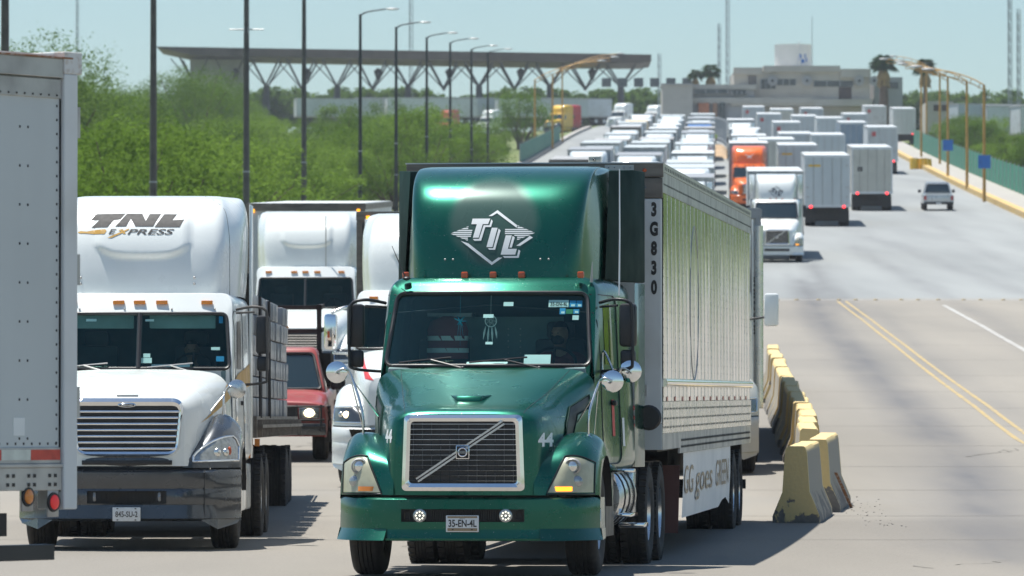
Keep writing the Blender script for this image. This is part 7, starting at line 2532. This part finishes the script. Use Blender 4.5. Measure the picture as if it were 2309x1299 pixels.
# tall trees over the brush
for px, y, ti, s, lab in ((95, 395, 0, 1.35, 'tallest bushy tree above the closest white trailer'), (205, 430, 1, 1.15, 'rounded tree beside the tallest one over the brush'), (285, 440, 0, 1.0, 'lower tree closing the tall clump over the brush'),
                          (40, 410, 1, 1.2, 'tree behind the thick grey brown lamp post'), (440, 640, 1, 1.25, 'round dark tree in front of the canopy block'), (498, 700, 0, .95, 'brownish tree under the canopy block')):
    x = wx(px, y)
    t = thing('tree', lab, 'tree', (x, y, terrain_z(x, y)-.3), rp.uniform(0, 6)); t.scale = (s, s, s)
    link('crown', TRE[ti][0], t); link('trunk', TRE[ti][1], t)
for k in range(26):
    y = 440 + 9*k; x = EDGE_R+LEAN*y+3.0+rp.uniform(3.2, 8); s = rp.uniform(.8, 1.15)
    plant('mesquite_shrub', rp.choice(SH[:3]+SHD), x, y, s, 'dense green shrub beyond the green mesh fence', 'shrub', 'shrubs beyond the green mesh fence', rp.uniform(0, 6))
# far tree line behind the canopy, and brush out of frame beside the road (it shows in the polished sheet)
far = MB()
tl_me = leafy('treeline', 77, 9, 5.5, 130, 26, .42, M['leaf_dark'], base=.05)
def mass(name, spots, src, kind='stuff'):
    me0 = src
    bm = bmesh.new()
    for x, y, z, s, a in spots:
        n0 = len(bm.verts)
        bm.from_mesh(me0)
        bm.verts.ensure_lookup_table()
        mt = Matrix.Translation((x, y, z)) @ Matrix.Rotation(a, 4, 'Z') @ Matrix.Diagonal((s, s, s, 1))
        bmesh.ops.transform(bm, matrix=mt, verts=bm.verts[n0:])
    me = bpy.data.meshes.new(name); bm.to_mesh(me); bm.free()
    me.materials.clear(); me.materials.append(src.materials[0])
    o = link(name, me); o['kind'] = kind
    return o
sp = []
for k in range(60):
    px = 560 + 1760*k/60 + rp.uniform(-12, 12); y = 1050+rp.uniform(-25, 25)
    sp.append((wx(px, y), y, wz(222 if px < 1500 else 232, y)-5.2, rp.uniform(.9, 1.35), rp.uniform(0, 6)))
mass('treeline', sp, tl_me[0])
sp = []
for k in range(150):
    y = rp.uniform(90, 420); x = EDGE_R+LEAN*y+7+rp.uniform(0, 46)**1.0
    if CX+F*x/y < 2330: continue
    sp.append((x, y, terrain_z(x, y)-.2, rp.uniform(.7, 1.5), rp.uniform(0, 6)))
mass('shrubbery', sp, leafy('shrubbery', 78, 5.5, 4.2, 60, 26, .26, M['leaf'])[0])
# low undergrowth between the shrubs
ug = []
for k in range(120):
    y = 165+640*rp.random(); xr = EDGE_L+LEAN*y-2.5; x = rp.uniform(wx(-40, y), xr)
    if xr < wx(-40, y): continue
    ug.append((x, y, terrain_z(x, y)-.1, rp.uniform(.7, 1.4), rp.uniform(0, 6)))
mass('undergrowth', ug, leafy('undergrowth', 79, 2.6, 1.1, 26, 22, .14, M['leaf'], base=.05)[0])

def palm(label, px, y, h, cs, thick):
    t = thing('palm_tree', label, 'palm tree', (wx(px, y), y, zg(y)-.5), 0)
    r = random.Random(px)
    part('trunk', MB().tube([(0, 0, 0), (.05, 0, h*.5), (0, 0, h)], [thick, thick*.8, thick*.6], 10), M['palm_trunk'], t, 60)
    dry = MB(); gr = MB(); tone = []
    for k in range(70):
        a = r.uniform(0, 2*PI); el = r.uniform(-.6, 1.3)
        L = cs*r.uniform(.75, 1.05)
        d = Vector((math.cos(a)*math.cos(el), math.sin(a)*math.cos(el), math.sin(el)))
        p0 = Vector((0, 0, h)); p1 = p0+d*L*.55; p2 = p0+d*L+Vector((0, 0, -.35*L))
        side = d.cross(Vector((0, 0, 1))).normalized()
        for j in range(6):
            s_ = (j-2.5)*.16*L
            gr.add([p1*.8+p0*.2, p1+side*s_*.6+Vector((0, 0, .05)), p2+side*s_*1.3], [(0, 1, 2)])
            gr.add([p1*.8+p0*.2, p2+side*s_*1.3, p1+side*(s_+.12*L)*.6], [(0, 1, 2)])
    for k in range(44):
        a = r.uniform(0, 2*PI); rr_ = thick*1.1
        z0_ = h-.3-r.random()*cs*.8
        p0 = Vector((rr_*.5*math.cos(a), rr_*.5*math.sin(a), z0_)); p1 = Vector((cs*.45*math.cos(a), cs*.45*math.sin(a), z0_-cs*.75)); sd_ = Vector((-math.sin(a), math.cos(a), 0))*.3
        dry.add([p0, p1+sd_, p1-sd_], [(0, 1, 2)])
    part('frond', gr, M['palm_leaf'], t, 0)
    part('dry_frond', dry, M['palm_dry'], t, 0)
palm('thick palm with dry skirt beside the terminal', 1993, 800, wz(132, 800)-zg(800), 2.0, .8)
palm('thin palm beside the farthest ochre lamp posts', 2087, 810, wz(142, 810)-zg(810), 1.8, .42)
palm('small palm behind the short mast by the terminal', 1568, 900, wz(160, 900)-zg(900), 1.3, .35)
palm('bushy palm at the terminal corner', 1603, 900, wz(152, 900)-zg(900), 1.7, .4)

# ------------------------------------------------------------------ summer haze over the whole place
hz = bpy.data.materials.new('haze'); hz.use_nodes = True
nt = hz.node_tree; nt.nodes.clear()
o_ = nt.nodes.new("ShaderNodeOutputMaterial"); v_ = nt.nodes.new("ShaderNodeVolumePrincipled")
v_.inputs["Color"].default_value = (.86, .93, 1.0, 1); v_.inputs["Density"].default_value = HAZE; v_.inputs["Anisotropy"].default_value = .2
nt.links.new(v_.outputs[0], o_.inputs["Volume"])
if HAZE > 0:
    hb_ = link('haze', MB().box(-1000, 1000, -420, 2520, -3, 140).mesh('haze', hz, 0))
    hb_['kind'] = 'stuff'
